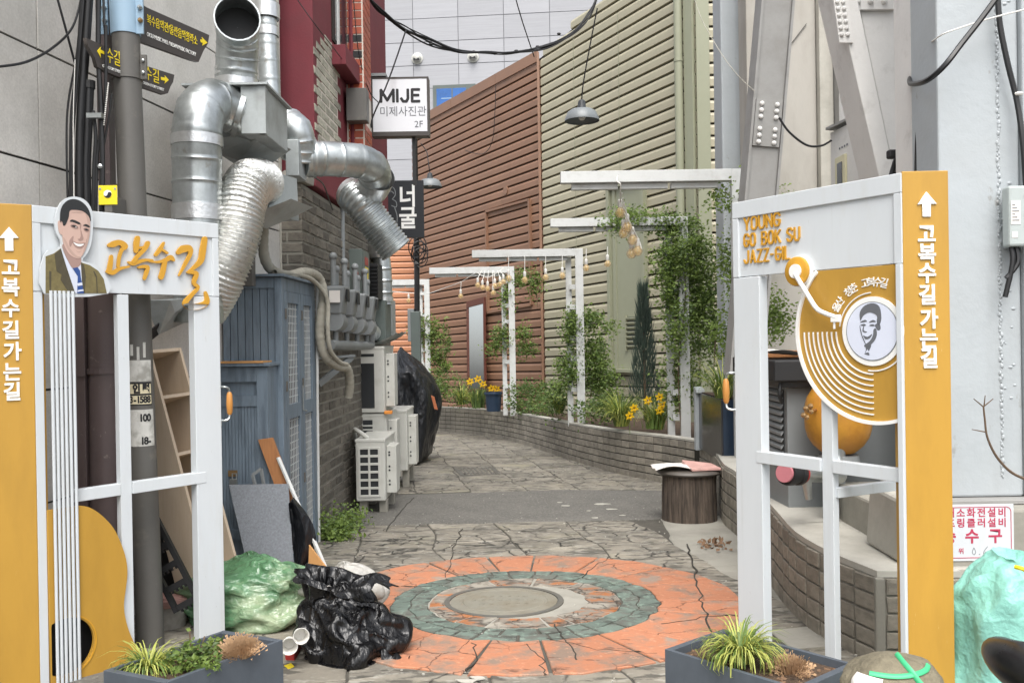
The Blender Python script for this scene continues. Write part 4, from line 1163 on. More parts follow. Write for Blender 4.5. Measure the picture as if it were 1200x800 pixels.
while y < max(ys_):
    x = min(xs_) - (r % 2) * .15
    while x < max(xs_):
        if inside(x + .15, y + .035, poly) or inside(x + .24, y + .035, poly):
            xa, xb = max(.006, x), x + .285
            if xb - xa < .05: x += .30; continue
            M = RFm @ Matrix.Translation(((xa + xb) / 2, y + .035, -.037 + random.uniform(0, .005))) @ Matrix(((xb - xa, 0, 0, 0), (0, 0, .062, 0), (0, -.08, 0, 0), (0, 0, 0, 1)))
            pts2.append((0, M))
        x += .30
    y += .078; r += 1
lay_bricks(bk_, pts2, brx, BR_X, name='exposed_brick')
part('mortar_patch', MB().hexa([RFm @ V((p.x, p.y, -.02)) for p in poly], [RFm @ V((p.x, p.y, .0015)) for p in poly]), GROUT, bk_)
wa, wb = rp(388, 20), rp(404, 20)
wn_ = part('window', MB().box2((wa.x, 4.05, -.05), (wb.x + .05, 6.2, .012), RFm), SHADOWGAP, bk_)
part('pane', MB().box2((wa.x + .08, 4.08, .0), (wb.x, 6.15, .016), RFm), DKGLASS, wn_)
part('frame', MB().box2((wa.x + .16, 4.05, .0), (wa.x + .22, 6.2, .03), RFm), WHITE2, wn_)
part('window_sill', MB().box2((wa.x - .02, 3.82, .0), (wb.x + .16, 4.0, .13), RFm), REDP, bk_, bev=.006)
for x in (wb.x + .05, wb.x + .32): part('wall_pipe', MB().tube([RFm @ V((x, 2.6, .05)), RFm @ V((x, 7, .05))], .035, 8), REDP, bk_, sm=True)
part('side_meter', MB().box2((wb.x + .28, 3.2, .0), (wb.x + .5, 3.55, .12), RFm), BLACKR, bk_)

tw = thing('tile_pier', 'narrow red brick tile pier with pale grout behind the maroon wall', 'pier', V((-1.48, 8.8, 3.2)))
TX0, TX1, TY = -1.565, -1.39, 8.6
part('core', MB().box2((TX0, TY + .006, 3.2), (TX1 - .006, 9.05, 7.2)), GROUT, tw)
z = 3.23; k = 0
while z < 7.1:
    if not 3.44 < z < 3.72:
        part('tile', MB().box2((TX0 + .018, TY, z), (TX1 - .018, TY + .03, z + .063)), REDT if k not in (11, 13) else BLACKR, tw, label=None)
        part('side_tile', MB().box2((TX1 - .03, TY + .02, z), (TX1, TY + .22, z + .063)), REDT, tw)
        part('side_tile', MB().box2((TX1 - .03, TY + .232, z), (TX1, TY + .43, z + .063)), REDT, tw)
    z += .077; k += 1
jb = solo('junction_box', MB().box2((-1.54, 8.44, 3.43), (-1.345, 8.595, 3.74)), STEELP, 'plain brown grey box on the red tile pier beside the white lettered sign', 'junction box', bev=.006)

# ---- lettered signs
ms = thing('lightbox_sign', 'square white lightbox sign lettered MIJE', 'sign', at(469, 160, 9.2))
a, b = at(435.5, 160, 9.2), at(502, 90, 9.2)
MS = frame(V((a.x, 9.2, a.z)), (1, .0, 0), (0, 0, 1))
w_, h_ = b.x - a.x, b.z - a.z
part('housing', MB().box2((0, 0, -.14), (w_, h_, -.004), MS), STEELP, ms, bev=.004)
part('face', MB().box2((.018, .045, -.02), (w_ - .018, h_ - .018, .002), MS), SIGNFACE, ms)
part('frame', MB().box2((0, h_ - .018, -.01), (w_, h_, .006), MS).box2((0, 0, -.01), (w_, .045, .006), MS).box2((0, .045, -.01), (.018, h_ - .018, .006), MS).box2((w_ - .018, .045, -.01), (w_, h_ - .018, .006), MS), SIGND, ms)
word('MIJE', MS, w_ * .15, h_ * .56, .150, .078, .0145, .040, INK, ms, 'letter', .002, .002, wid={'M': 1.5, 'I': .0, 'J': .85, 'E': .85}, wtot=w_ * .71)
text('미제사진관', MS @ Matrix.Translation((w_ * .55, h_ * .405, .002)), .112, GREYINK, ms, .002, 0, sx=.95)
text('2F', MS @ Matrix.Translation((w_ * .82, h_ * .19, .002)), .095, GREYINK, ms, .002, 0)
part('bracket', MB().box((-.06, h_ * .5, -.07), (.13, .04, .04), MS).box((w_ * .72, -.25, -.07), (.03, .5, .03), MS), BLACKR, ms)
part('roof_plate', MB().box2((-.06, h_ + .01, -.2), (.16, h_ + .04, .02), MS), GREYB, ms)

ng_ = thing('hanging_board_sign', 'dark charcoal board sign with two white brushed characters on a black pole', 'sign', at(472, 279, 12.5))
a, b = at(448, 279, 12.5), at(496, 211, 12.5)
NS = frame(V((a.x, 12.5, a.z)), (1, 0, 0), (0, 0, 1)); w2, h2 = b.x - a.x, b.z - a.z
part('board', MB().box2((-.12, 0, -.05), (w2, h2, 0), NS), SIGNBLK, ng_, bev=.004)
text('너', NS @ Matrix.Translation((w2 * .62, h2 * .70, 0)), .33, LETTERW, ng_, .003, .008, sx=.85)
text('굴', NS @ Matrix.Translation((w2 * .62, h2 * .32, 0)), .33, LETTERW, ng_, .003, .008, sx=.85)
for pts in (([(.02, .62), (.06, .72), (.12, .74), (.17, .70), (.18, .62), (.14, .56)]), ([(.14, .56), (.19, .52), (.19, .45), (.13, .47)]), ([(.08, .66), (.13, .67), (.16, .64)]), ([(.17, .44), (.20, .32), (.19, .2)])):
    shape([stroke([(x * w2 / .55, y * h2 / .8 - .02) for x, y in pts], [.006] * len(pts), 4)], NS, .002, GREYB, ng_, 'line_drawing')
bp_ = thing('cable_pole', 'slim black pole with cable coils beside the brown siding', 'pole', gnd(489.5, 527))
q = gnd(489.5, 527)
PY = q.y
part('shaft', MB().tube([q - V((0, 0, .1)), at(488.5, 300, PY), at(486, 165, PY), at(485, 120, PY)], .048, 10), BLACK, bp_, sm=True)
part('box', MB().box2(at(478, 400, PY - .1), at(486, 362, PY + .05)), GREYB, bp_, bev=.01)
part('lower_box', MB().box2(at(482, 430, PY - .12), at(493, 365, PY + .02)), GREENBOX, bp_, bev=.01)
m = MB()
for k in range(6):
    c = at(491 + random.uniform(-4, 4), 287 + k * 3, PY - .08)
    rr = random.uniform(.07, .13)
    m.tube([c + V((math.cos(t) * rr * 1.1, .02 * math.sin(t * 2), math.sin(t) * rr * 1.5)) for t in [j * math.pi / 7 for j in range(15)]], .009, 5)
part('cable_coil', m, BLACK, bp_)

# ================================================================ ducts
def resample(P, step):
    out = [P[0]]; acc = 0
    for a, b in zip(P, P[1:]):
        L_ = (b - a).length
        if L_ < 1e-6: continue
        t = step - acc
        while t <= L_:
            out.append(a.lerp(b, t / L_)); t += step
        acc = (acc + L_) % step
    return out
def duct(pts, r, seam=.12, bump=.006, step=.012, n=24, cor=None, caps=False):
    P, _ = smooth([V(p) for p in pts], 12)
    P = resample(P, step)
    rs = []
    for i in range(len(P)):
        s = i * step
        if cor: rs.append(r + cor[0] * math.sin(2 * math.pi * s / cor[1]) + noise.noise((s * 9, r, 0)) * cor[0] * .6)
        else:
            rs.append(r + (bump if (s % seam) < step else 0))
    return MB().tube(P, rs, n, caps)
def ringat(P, ax, r, w=.03, t=.006):
    ax = V(ax).normalized(); o = ax.orthogonal()
    return MB().lathe([(r, -w / 2), (r + t, -w / 2), (r + t, w / 2), (r, w / 2)], frame(P, o, ax.cross(o)), 24, False)
vd = thing('ventilation_duct', 'galvanized ventilation box with open round outlet and large elbow on the granite wall', 'duct', V((-1.78, 5.8, 2.0)))
bz0, bz1 = 2.60, at(280, 101, 5.36).z
part('upper_box', MB().box2((-1.613, 5.36, bz0), (-1.469, 5.90, bz1)).box2((-1.93, 5.58, bz0 + .004), (-1.614, 5.896, bz1 - .003)), GALVD, vd, bev=.004)
part('box_lid', MB().box2((-1.96, 5.33, bz1 + .001), (-1.445, 5.93, bz1 + .014)), GALVD, vd)
part('corner_strip', MB().box2((-1.51, 5.352, bz0), (-1.462, 5.40, bz1 - .002)), GALVD, vd)
part('upper_deflector', MB().hexa([V(p) for p in ((-1.84, 5.62, 2.54), (-1.74, 5.72, 2.515), (-1.6, 6.0, 2.55), (-1.86, 6.1, 2.55))], [V(p) for p in ((-1.84, 5.49, 2.605), (-1.51, 5.49, 2.632), (-1.47, 6.0, 2.638), (-1.86, 6.1, 2.62))]), GALVD, vd)
part('lower_box', MB().hexa([V(p) for p in ((-1.80, 5.78, 2.17), (-1.56, 5.76, 2.17), (-1.45, 6.1, 2.17), (-1.85, 6.15, 2.17))], [V(p) for p in ((-1.80, 5.78, 2.46), (-1.57, 5.76, 2.46), (-1.46, 6.1, 2.46), (-1.85, 6.15, 2.46))]), GALVD, vd)
part('lower_deflector', MB().hexa([at(300, 263, 5.7), at(312, 268, 5.8), at(341, 256, 6.02), at(306, 258, 6.1)], [at(298, 250, 5.62), at(341, 233, 5.66), at(367, 243, 6.02), at(322, 238, 6.1)]), GALVD, vd)
part('support_post', MB().box2((-1.80, 5.9, 1.72), (-1.72, 5.98, 2.1)), STEELP, vd)
rO = .128
oc = at(278, 22, 5.32)
part('outlet_pipe', duct([at(277, 103, 5.62), at(277.5, 72, 5.60), at(278.5, 48, 5.55), at(278.5, 33, 5.48), oc], rO, .085, .004), GALV, vd, sm=True)
oax = (oc - at(278.5, 36, 5.52)).normalized()
part('outlet_rim', ringat(oc, oax, rO, .02, .008), GALV, vd, sm=True)
part('outlet_dark', MB().lathe([(rO - .002, 0), (.001, .0)], frame(oc - oax * .02 if 0 else oc - oax * .16, oax.orthogonal(), oax.cross(oax.orthogonal())), 24, False), INK, vd)  # black disc added inside the pipe, its colour stands in for the shaded interior
for py in (99, 86): part('tape_band', ringat(at(277, py, 5.62), (0, 0, 1), rO, .05, .005), TAPE, vd, sm=True)
part('elbow_pipe', duct([at(300, 140, 5.55), at(284, 134, 5.49), at(267, 127, 5.43), at(250, 121, 5.34), at(236, 130, 5.23), at(231, 158, 5.18), at(231, 200, 5.2), at(232, 262, 5.2), at(233, 380, 5.2)], .140, .145, .005), GALV, vd, sm=True)
part('pipe_collar', ringat(at(281, 133, 5.475), V((.95, .33, -.3)), .142, .03, .012), GALV, vd, sm=True)
part('tape_band', ringat(at(231, 166, 5.18), (0, 0, 1), .142, .06, .005), TAPE, vd, sm=True)
part('tape_band', ringat(at(232, 250, 5.2), (0, 0, 1), .142, .09, .006), TAPE, vd, sm=True)
part('flexible_hose', duct([at(306, 214, 5.75), at(292, 216, 5.5), at(282, 240, 5.35), at(274, 280, 5.3), at(260, 318, 5.28), at(247, 345, 5.3), at(236, 362, 5.32)], .146, cor=(.007, .024), step=.004, n=28), FOIL, vd, sm=True)
part('lower_hood', MB().hexa([at(186, 392, 5.0), at(205, 366, 5.0), at(229, 360, 5.2), at(229, 372, 5.5)], [at(168, 352, 4.95), at(200, 352, 4.95), at(232, 348, 5.15), at(222, 350, 5.5)]), GALVD, vd)
part('lower_sheet', MB().slab([at(172, 390, 4.9), at(176, 400, 5.0), at(226, 360, 5.25), at(224, 350, 5.2)], .006), BLACKR, vd)
part('riser_pipe', duct([at(318, 182, 6.25), at(317, 120, 6.25), at(314, 60, 6.25), at(312, 20, 6.25), at(310, -30, 6.25)], .072, .13, .004), GALV, vd, sm=True)
part('riser_band', ringat(at(311.5, 14, 6.25), (0, 0, 1), .09, .10, .006), TAPE, vd, sm=True)
part('riser_band', ringat(at(313, 38, 6.25), (0, 0, 1), .078, .06, .004), TAPE, vd, sm=True)

ed = thing('exhaust_duct', 'galvanized duct bending along the brick wall and ending in a ribbed hose', 'duct', at(385, 210, 6.8))
part('elbow', duct([at(318, 146, 6.5), at(334, 145, 6.4), at(346, 153, 6.34), at(350, 168, 6.36), at(349, 190, 6.4)], .118, .07, .006, caps=True), GALV, ed, sm=True)
part('box_collar', MB().box2(at(335, 206, 6.2), at(359, 172, 6.44)), GALVD, ed, bev=.004)
part('pipe', duct([at(352, 187, 6.42), at(372, 186, 6.5), at(400, 187, 6.6), at(424, 190, 6.7), at(438, 199, 6.85), at(438, 214, 7.05)], .128, .15, .005, caps=True), GALV, ed, sm=True)
for x in (363, 369): part('collar_band', ringat(at(x, 186, 6.45 + (x - 360) * .004), V((.9, .3, 0)), .130, .018, .008), GALV, ed, sm=True)
part('taped_elbow', duct([at(443, 206, 6.95), at(434, 222, 7.1), at(418, 229, 7.15), at(409, 226, 7.2)], .135, .3, .002), TAPE, ed, sm=True)
part('ribbed_hose', duct([at(413, 228, 7.15), at(424, 240, 7.1), at(444, 267, 7.15), at(465, 294, 7.2)], .135, cor=(.006, .03), step=.005, n=26, caps=True), GALV, ed, sm=True)
part('hanging_wire', MB().tube([at(362, 205, 6.5), at(378, 215, 6.9), at(386, 235, 7.5), at(390, 246, 7.9)], .006, 5, dense=6), BLACK, ed)

# wrapped pipes over the cabinet and down the wall
ip = thing('insulated_pipe', 'thick grey wrapped pipe looping over the blue cabinet and down the bricks', 'pipe', at(378, 435, 7.0))
part('main_run', duct([at(309, 262, 6.1), at(309, 296, 6.12), at(318, 316, 6.2), at(338, 323, 6.4), at(357, 319, 6.7), at(373, 325, 6.95), at(379, 345, 7.0), at(376, 370, 7.0), at(375, 395, 7.0), at(381, 418, 7.05), at(396, 429, 7.25), at(407, 432, 7.4), at(410, 450, 7.5), at(408, 466, 7.55)], .036, cor=(.0015, .05), n=14), INSUL, ip, sm=True)
part('second_run', duct([at(322, 319, 6.15), at(345, 321, 6.45), at(366, 328, 6.8), at(383, 350, 6.95), at(384, 385, 6.95), at(387, 410, 7.0), at(398, 424, 7.2), at(407, 427, 7.35)], .018, cor=(.001, .05), n=10), INSUL, ip, sm=True)
part('down_pipe', MB().tube([at(371.5, 326, 7.05), at(372, 470, 7.05), at(374, 640, 7.05)], .011, 8), WHITE2, ip, sm=True)

# gas meters
MTR = ['nearest', 'second', 'third', 'farthest']
GX = -1.585
for k, (my, pt) in enumerate(zip((7.5, 7.92, 8.36, 8.82), (310, 313, 318, 323))):
    x = GX + .035 * (my - 7.06)
    g = thing('gas_meter', f'grey gas meter on the brick wall, {MTR[k]} of the row of four', 'gas meter', V((x + .1, my, 1.35)), 'grey gas meters on the brick wall')
    zc = 1.70 - .01 * k
    m = MB(); m.hexa([V((x, my - .11, zc - .14)), V((x + .15, my - .11, zc - .14)), V((x + .15, my + .11, zc - .14)), V((x, my + .11, zc - .14))], [V((x, my - .13, zc + .1)), V((x + .19, my - .13, zc + .1)), V((x + .19, my + .13, zc + .1)), V((x, my + .13, zc + .1))])
    part('body', m, GREYB, g, bev=.02)
    m = MB(); m.tube([V((x + .085, my - .10, zc - .19)), V((x + .085, my + .10, zc - .20))], .085, 14)
    part('drum', m, GREYB, g, sm=True)
    part('dial_window', MB().box2((x + .186, my - .05, zc - .03), (x + .196, my + .05, zc + .075)), ACD, g)
    for dy in (-.05, .06):
        part('riser', MB().tube([V((x + .08, my + dy, zc + .08)), V((x + .08, my + dy, zc + .34 - .1 * (dy > 0)))], .024, 10).ball((x + .08, my + dy, zc + .35 - .1 * (dy > 0)), .036, 10), GREYB, g, sm=True)
    part('down_leg', MB().tube([V((x + .085, my - .02, zc - .25)), V((x + .085, my - .02, zc - .38))], .022, 10), GREYB, g, sm=True)
    if k == 0: part('label_plate', MB().box2((x + .06, my - .142, zc - .04), (x + .15, my - .136, zc + .06)), PAPER, g)
gm = solo('gas_manifold', MB().tube([V((GX + .1, 7.25, 1.31)), V((GX + .14, 8.9, 1.29)), V((GX + .15, 9.0, 1.33)), V((GX + .16, 9.0, 1.62))], .042, 14, dense=4), GREYB, 'thick grey gas pipe running under the row of meters', 'pipe', sm=True)
sb = thing('pipe_bracket', 'small steel angle bracket under the grey gas pipe', 'bracket', V((-1.55, 7.5, 1.05)))
part('arm', MB().beam((-1.62, 7.4, .98), (-1.40, 7.75, 1.2), .03, .05), GREYB, sb)
part('brace', MB().beam((-1.62, 7.4, 1.2), (-1.38, 7.75, 1.21), .03, .02), GREYB, sb)
eb = thing('electric_box', 'grey green electric box with red and yellow labels high on the brick wall', 'electric box', V((-1.55, 9.0, 1.76)))
part('cabinet', MB().box2((-1.62, 8.8, 1.78), (-1.475, 9.22, 2.25)), GREENBOX, eb, bev=.006)
part('door', MB().box2((-1.474, 8.83, 1.81), (-1.464, 9.19, 2.23)), GREENBOX, eb)
part('red_label', MB().box2((-1.4635, 8.92, 2.1), (-1.461, 9.1, 2.18)), RED, eb)
part('yellow_label', MB().box2((-1.4635, 8.92, 1.88), (-1.461, 9.1, 2.08)), YELLOW, eb)
part('red_lamp', MB().box2((-1.56, 8.74, 1.93), (-1.51, 8.798, 2.02)), RED, eb, bev=.008)
cp = solo('conduit_pipe', MB().tube([at(402, 350, 8.5), at(401.5, 300, 8.5), at(401, 246, 8.5)], .024, 10).ball(at(401, 245, 8.5), .034, 10), GREYB, 'vertical grey conduit with round cap beside the electric box', 'conduit', sm=True)

eu = thing('exhaust_unit', 'dark exhaust fan housing with vertical duct above the air conditioners', 'exhaust fan', V((-1.48, 9.95, 1.25)))
part('housing', MB().box2((-1.56, 9.75, 1.33), (-1.385, 10.5, 1.78)), GREENBOX, eu, bev=.006)
part('side_strip', MB().box2((-1.40, 10.2, 1.36), (-1.375, 10.52, 1.80)), GALVD, eu)
part('louver_box', MB().box2((-1.56, 9.45, 1.78), (-1.42, 9.8, 2.16)), BLACKR, eu)
m = MB()
for k in range(9): m.box2((-1.57, 9.43, 1.80 + k * .04), (-1.41, 9.45, 1.815 + k * .04))
part('louver_blade', m, BLACK, eu)
part('duct', duct([(-1.44, 10.0, 1.74), (-1.44, 10.0, 2.0), (-1.45, 10.0, 2.2), (-1.47, 10.0, 2.36)], .10, .13, .008), GALV, eu, sm=True)
part('duct_band', ringat((-1.44, 10.0, 1.8), (0, 0, 1), .102, .05, .01), TAPE, eu, sm=True)
part('cone', MB().lathe([(.10, 0), (.16, .12), (.16, .16), (.06, .22)], Matrix.Translation((-1.5, 9.95, 2.26)), 20), TAPE, eu, sm=True)
part('taped_elbow', duct([(-1.53, 9.35, 1.74), (-1.53, 9.36, 1.6), (-1.53, 9.45, 1.47), (-1.52, 9.7, 1.42)], .085, .11, .005), TAPE, eu, sm=True)
m = MB()
m.grid(lambda u, v: V((-1.62 + v * .36 + .02 * math.sin(u * 9), 9.3 + u * 1.2, 1.27 + v * v * .13 + u * .03 + .012 * math.sin(u * 23 + v * 4))), 26, 8)
part('drip_sheet', m, GALVD, eu, sm=True)

# ================================================================ air conditioners
def ac(x0, x1, y0, y1, z0, h, label, style, legs=0):
    a = thing('air_conditioner', label, 'air conditioner', V(((x0 + x1) / 2, (y0 + y1) / 2, z0 - legs)), 'outdoor air conditioner units')
    z1 = z0 + h
    part('case', MB().box2((x0, y0, z0), (x1, y1, z1)), ACW, a, bev=.012)
    part('top_cover', MB().box2((x0 - .004, y0 - .004, z1 - .028), (x1 + .004, y1 + .004, z1 + .006)), ACW, a, bev=.008)
    w_ = x1 - x0
    if style == 'grid':
        part('grille_recess', MB().box2((x0 + .035, y0 - .002, z0 + .05), (x1 - .055, y0 + .02, z1 - .08)), ACD, a)
        gx0, gx1, g0, g1 = x0 + .035, x1 - .055, z0 + .05, z1 - .08
        for k in range(7):
            zz = g0 + (g1 - g0) * k / 6
            part('grille_bar', MB().box2((gx0 - .01, y0 - .010, zz - .012), (gx1 + .01, y0 - .0022, zz + .012)), ACW, a, bev=.003)
        for f in (0, .5, 1):
            xx = gx0 + (gx1 - gx0) * f
            part('grille_upright', MB().box2((xx - .010, y0 - .012, g0 - .01), (xx + .010, y0 - .0024, g1 + .01)), ACW, a, bev=.003)
    elif style == 'slats':
        part('grille_recess', MB().box2((x0 + .02, y0 - .002, z0 + .04), (x0 + w_ * .45, y0 + .02, z1 - .06)), ACD, a)
        n = int((h - .1) / .042)
        for k in range(n):
            zz = z0 + .05 + k * .042
            part('grille_slat', MB().box2((x0 + .015, y0 - .010, zz), (x0 + w_ * .46, y0 - .0024, zz + .016)), ACW, a)
    else:
        part('grille_recess', MB().box2((x0 + .03, y0 - .002, z0 + .05), (x0 + w_ * .62, y0 + .02, z1 - .17)), ACD, a)
        part('top_slot', MB().box2((x0 + .03, y0 - .002, z1 - .10), (x0 + w_ * .62, y0 + .02, z1 - .07)), ACD, a)
    # cover box on the alley side, near end
    ck = part('valve_cover', MB().box2((x1 + .001, y0 + .10, z0 + .06), (x1 + .095, y0 + .34, z1 - .07)), ACW, a, bev=.006)
    m = MB()
    for f in (.18, .26, .48, .56, .8, .86):
        m.lathe([(.010, 0), (.010, .004), (.001, .004)], frame(V((x1 + .028 + .012 * (int(f * 100) % 2), y0 + .099, z0 + .06 + (h - .13) * f)), (1, 0, 0), (0, 0, 1)), 8)
    part('cover_hole', m, ACD, ck)
    for k in range(4):
        zz = z0 + .09 + k * (h - .2) / 3
        part('side_fin', MB().hexa([V(p) for p in ((x1 + .001, y0 + .36, zz), (x1 + .06, y0 + .36, zz), (x1 + .001, y1 - .1, zz))], [V(p) for p in ((x1 + .001, y0 + .36, zz + .02), (x1 + .06, y0 + .36, zz + .02), (x1 + .001, y1 - .1, zz + .02))]), ACW, a)
    if legs:
        for xx in (x0 + .02, x1 - .07):
            for yy in (y0 + .06, y1 - .16):
                part('foot_block', MB().box2((xx, yy, z0 - legs), (xx + .075, yy + .1, z0 - .002)), CONC, a, bev=.004)
    return a
a1 = ac(-1.505, -1.225, 8.43, 9.15, -.186, .585, 'white air conditioner standing on concrete blocks, nearest and lowest of the group', 'grid', .135)
ac(-1.60, -1.33, 9.32, 10.1, -.20, .765, 'air conditioner with dark horizontal slats under the stacked unit', 'slats', .15)
ac(-1.52, -1.235, 10.3, 11.0, -.18, .70, 'farthest low air conditioner beside the black covered scooter', 'slats', .2)
ac(-1.62, -1.345, 9.30, 10.05, .58, .69, 'white air conditioner stacked on top of another, with dark mesh front', 'mesh')
ch_ = solo('condenser_hose', MB().tube([V((-1.58, 8.9, .30)), V((-1.56, 8.7, .46)), V((-1.50, 8.55, .47)), V((-1.42, 8.52, .42)), V((-1.38, 8.6, .36))], .022, 10, dense=6), ACW, 'short white bent hose above the nearest air conditioner', 'hose', sm=True)
ob = solo('orange_wedge', MB().box2((-1.35, 9.28, .567), (-1.27, 9.36, .60)), mat('orange plastic', '#d98a3a', .5), 'small orange block wedged under the stacked air conditioner', 'wedge', bev=.004)

# black covered scooter
cv = thing('covered_scooter', 'scooter parked under a black cloth cover with an orange tag', 'scooter', V((-1.42, 13.3, gz(13.3))))
prof = [(542, 462, 497), (536, 456, 503), (520, 453, 507), (498, 451, 511), (478, 450, 513), (460, 451, 511.5), (444, 454, 504.5), (430, 457, 494), (419, 459, 482), (411, 461, 472), (407, 463.5, 467)]
CVY = 12.9
rows_ = []
for y, xl, xr in prof:
    a, b = at(xl, y, CVY), at(xr, y, CVY)
    rows_.append(((a.x + b.x) / 2, (b.x - a.x) / 2, a.z))
def cover(u, v):
    f = v * (len(rows_) - 1); i = min(int(f), len(rows_) - 2); t = f - i
    cx, hw_, z = [rows_[i][k] + (rows_[i + 1][k] - rows_[i][k]) * t for k in range(3)]
    a = u * 2 * math.pi
    fold = 1 + .09 * noise.noise((math.cos(a) * 1.6, math.sin(a) * 1.6, v * 1.5))
    dp = .75 * min(1, 1.3 * (hw_ / .35)) * (1 - .35 * v)
    return (cx + math.cos(a) * hw_ * fold, CVY + .45 + math.sin(a) * dp * fold, max(z, gz(CVY + .45 + math.sin(a) * dp) + .005))
m = MB(); m.grid(crumple(cover, 150, 70, 1.12, 1.03, 45, .008, 3, soft=.4, inset=.03, lap=.08), 150, 70, True)
m.add([m.v[-150 + k] + V((0, 0, .002)) for k in range(150)], [tuple(range(150))])
part('cover', m, COVER, cv, sm=True)
part('orange_tag', MB().slab([at(505, 463, 12.45), at(509, 465, 12.45), at(513, 480, 12.5), at(509, 479, 12.5)][::-1], .004), mat('orange tag', '#e08a63', .5), cv)
tc_ = at(484, 531, 12.2)
part('ring_eyelet', MB().tube([tc_ + V((.035 * math.cos(t), 0, .035 * math.sin(t))) for t in [k * math.pi / 6 for k in range(13)]], .010, 6), GALV, cv)
part('wheel', MB().tube([V((-1.42, 13.3 + .22 * math.cos(t), gz(13.3) + .25 + .22 * math.sin(t))) for t in [k * math.pi / 8 for k in range(17)]], .05, 8), BLACKR, cv)
# ================================================================ the two swung-back gate leaves
def pl2(M, px, py):
    n = M.to_3x3() @ V((0, 0, 1))
    return M.inverted() @ onp(px, py, M.translation, n)
def gate_common(g, M, u0, u1, vt, vb, v0):
    part('header_panel', MB().box2((u0 + .004, vb + .003, -.045), (u1 - .004, vt - .004, -.010), M), WHITE, g)
    part('header_border', MB().box2((u0, vt - .075, -.055), (u1, vt, .0), M), WHITE, g, bev=.003)
    for a, b in ((u0, u0 + .035), (u1 - .035, u1)):
        part('header_border', MB().box2((a, vb, -.0545), (b, vt - .0755, -.0005), M), WHITE, g, bev=.003)
def handle(g, M, u, v, s):
    q = lambda a, b, c: M @ V((a, b, c))
    part('handle_bracket', MB().tube([q(u, v + .085, -.01), q(u + s * .012, v + .085, .015), q(u + s * .03, v + .075, .02), q(u + s * .034, v + .05, .02)], .006, 8, dense=3), GALV, g, sm=True)
    part('handle_bracket', MB().tube([q(u, v - .085, -.01), q(u + s * .012, v - .085, .015), q(u + s * .03, v - .075, .02), q(u + s * .034, v - .05, .02)], .006, 8, dense=3), GALV, g, sm=True)
    mm = M @ Matrix.Translation((u + s * .034, v, .02)) @ Matrix.Rotation(R(-90), 4, 'X')
    part('handle_grip', MB().lathe([(.008, -.058), (.014, -.045), (.0165, 0), (.014, .045), (.008, .058)], mm, 12), ORG, g, sm=True)
    for dv in (-.095, .095): part('handle_plate', MB().box((u - s * .001, v + dv, -.012), (.005, .035, .02), M), GALV, g)
ORG = mat('orange handle grip', '#b9803f', .35, var=.08, bump=.03)
def orange_post(g, o, d, v0, vt, wd, side):
    M = frame(V((o[0], o[1], 0)) - (d * wd if side < 0 else V((0, 0, 0))), d, (0, 0, 1))
    part('ochre_post', MB().box2((.0015, v0, -.10), (wd - .0015, vt, 0), M), ORANGE, g, bev=.003)
    return M
CH = '고복수길 가는길'
def post_text(g, M, pts, wd):
    for ch, (px, py) in zip(CH.replace(' ', ''), pts):
        q = pl2(M, px, py)
        text(ch, M @ Matrix.Translation((q.x, q.y, 0)), .082, LETTERW, g, .006, .0022, sx=.92)

# ---------------- left leaf
LN = (-2.05, 3.81); lu = V((.63, .777, 0)).normalized()
ML = frame(V((LN[0], LN[1], 0)), lu, (0, 0, 1))
gl = lambda px, py: pl2(ML, px, py)
G1 = thing('gate_leaf', 'left gate leaf with guitar cutout and portrait of a man in olive suit', 'gate', V((-1.77, 4.16, gz(4.16))))
Lu1 = gl(256.5, 300).x; Lvt = gl(250, 261.5).y; Lvb = gl(240, 347).y; Lv0 = gz(4.2) - .03
gate_common(G1, ML, .0, Lu1, Lvt, Lvb, Lv0)
LOM = orange_post(G1, LN, V((math.sin(R(62)), math.cos(R(62)), 0)), Lv0, pl2(frame(V((LN[0], LN[1], 0)), V((.883, .469, 0)), (0, 0, 1)), 30, 239.5).y, .24, -1)
pa, pb_ = gl(229, 450).x, Lu1
part('hinge_stile', MB().box2((pa, Lv0, -.055), (pb_ - .0005, Lvb - .002, -.0015), ML), WHITE, G1, bev=.003)
part('near_stile', MB().box2((.0, Lv0, -.055), (gl(52, 450).x, Lvb - .002, -.0015), ML), WHITE, G1, bev=.003)
part('gold_strip', MB().box2((gl(52.6, 450).x, Lv0, -.05), (gl(56, 450).x, Lvb - .002, -.02), ML), ORANGE, G1)
ms0, ms1 = gl(141, 470).x, gl(154, 470).x
part('middle_stile', MB().box2((ms0, Lv0, -.05), (ms1, Lvb - .003, -.010), ML), WHITE, G1, bev=.002)
vc = gl(200, 565).y
part('cross_rail', MB().box2((gl(88, 560).x, vc - .027, -.048), (ms0 - .0005, vc + .027, -.008), ML), WHITE, G1, bev=.002)
part('cross_rail', MB().box2((ms1 + .0005, vc - .027, -.048), (pa + .05, vc + .027, .001), ML), WHITE, G1, bev=.002)
for k in range(6):
    u = gl(60.0 + 5.1 * k, 480).x
    part('guitar_string', MB().tube([ML @ V((u, Lv0, .018)), ML @ V((u, Lvb + .004, .018))], .0071, 10), WHITE, G1, sm=True)
ctr = [(92, 592), (104, 594), (118, 603), (132, 618), (141, 636), (147, 655), (148.5, 672), (146.5, 690), (144.5, 708), (146.5, 725), (153, 745), (165, 768), (182, 795), (192, 830), (196, 860)]
out_ = [gl(*p) for p in ctr]
out_ = smooth([V((p.x, p.y, 0)) for p in out_], 4)[0]
ul = gl(57, 700).x
hc_ = gl(76, 757)
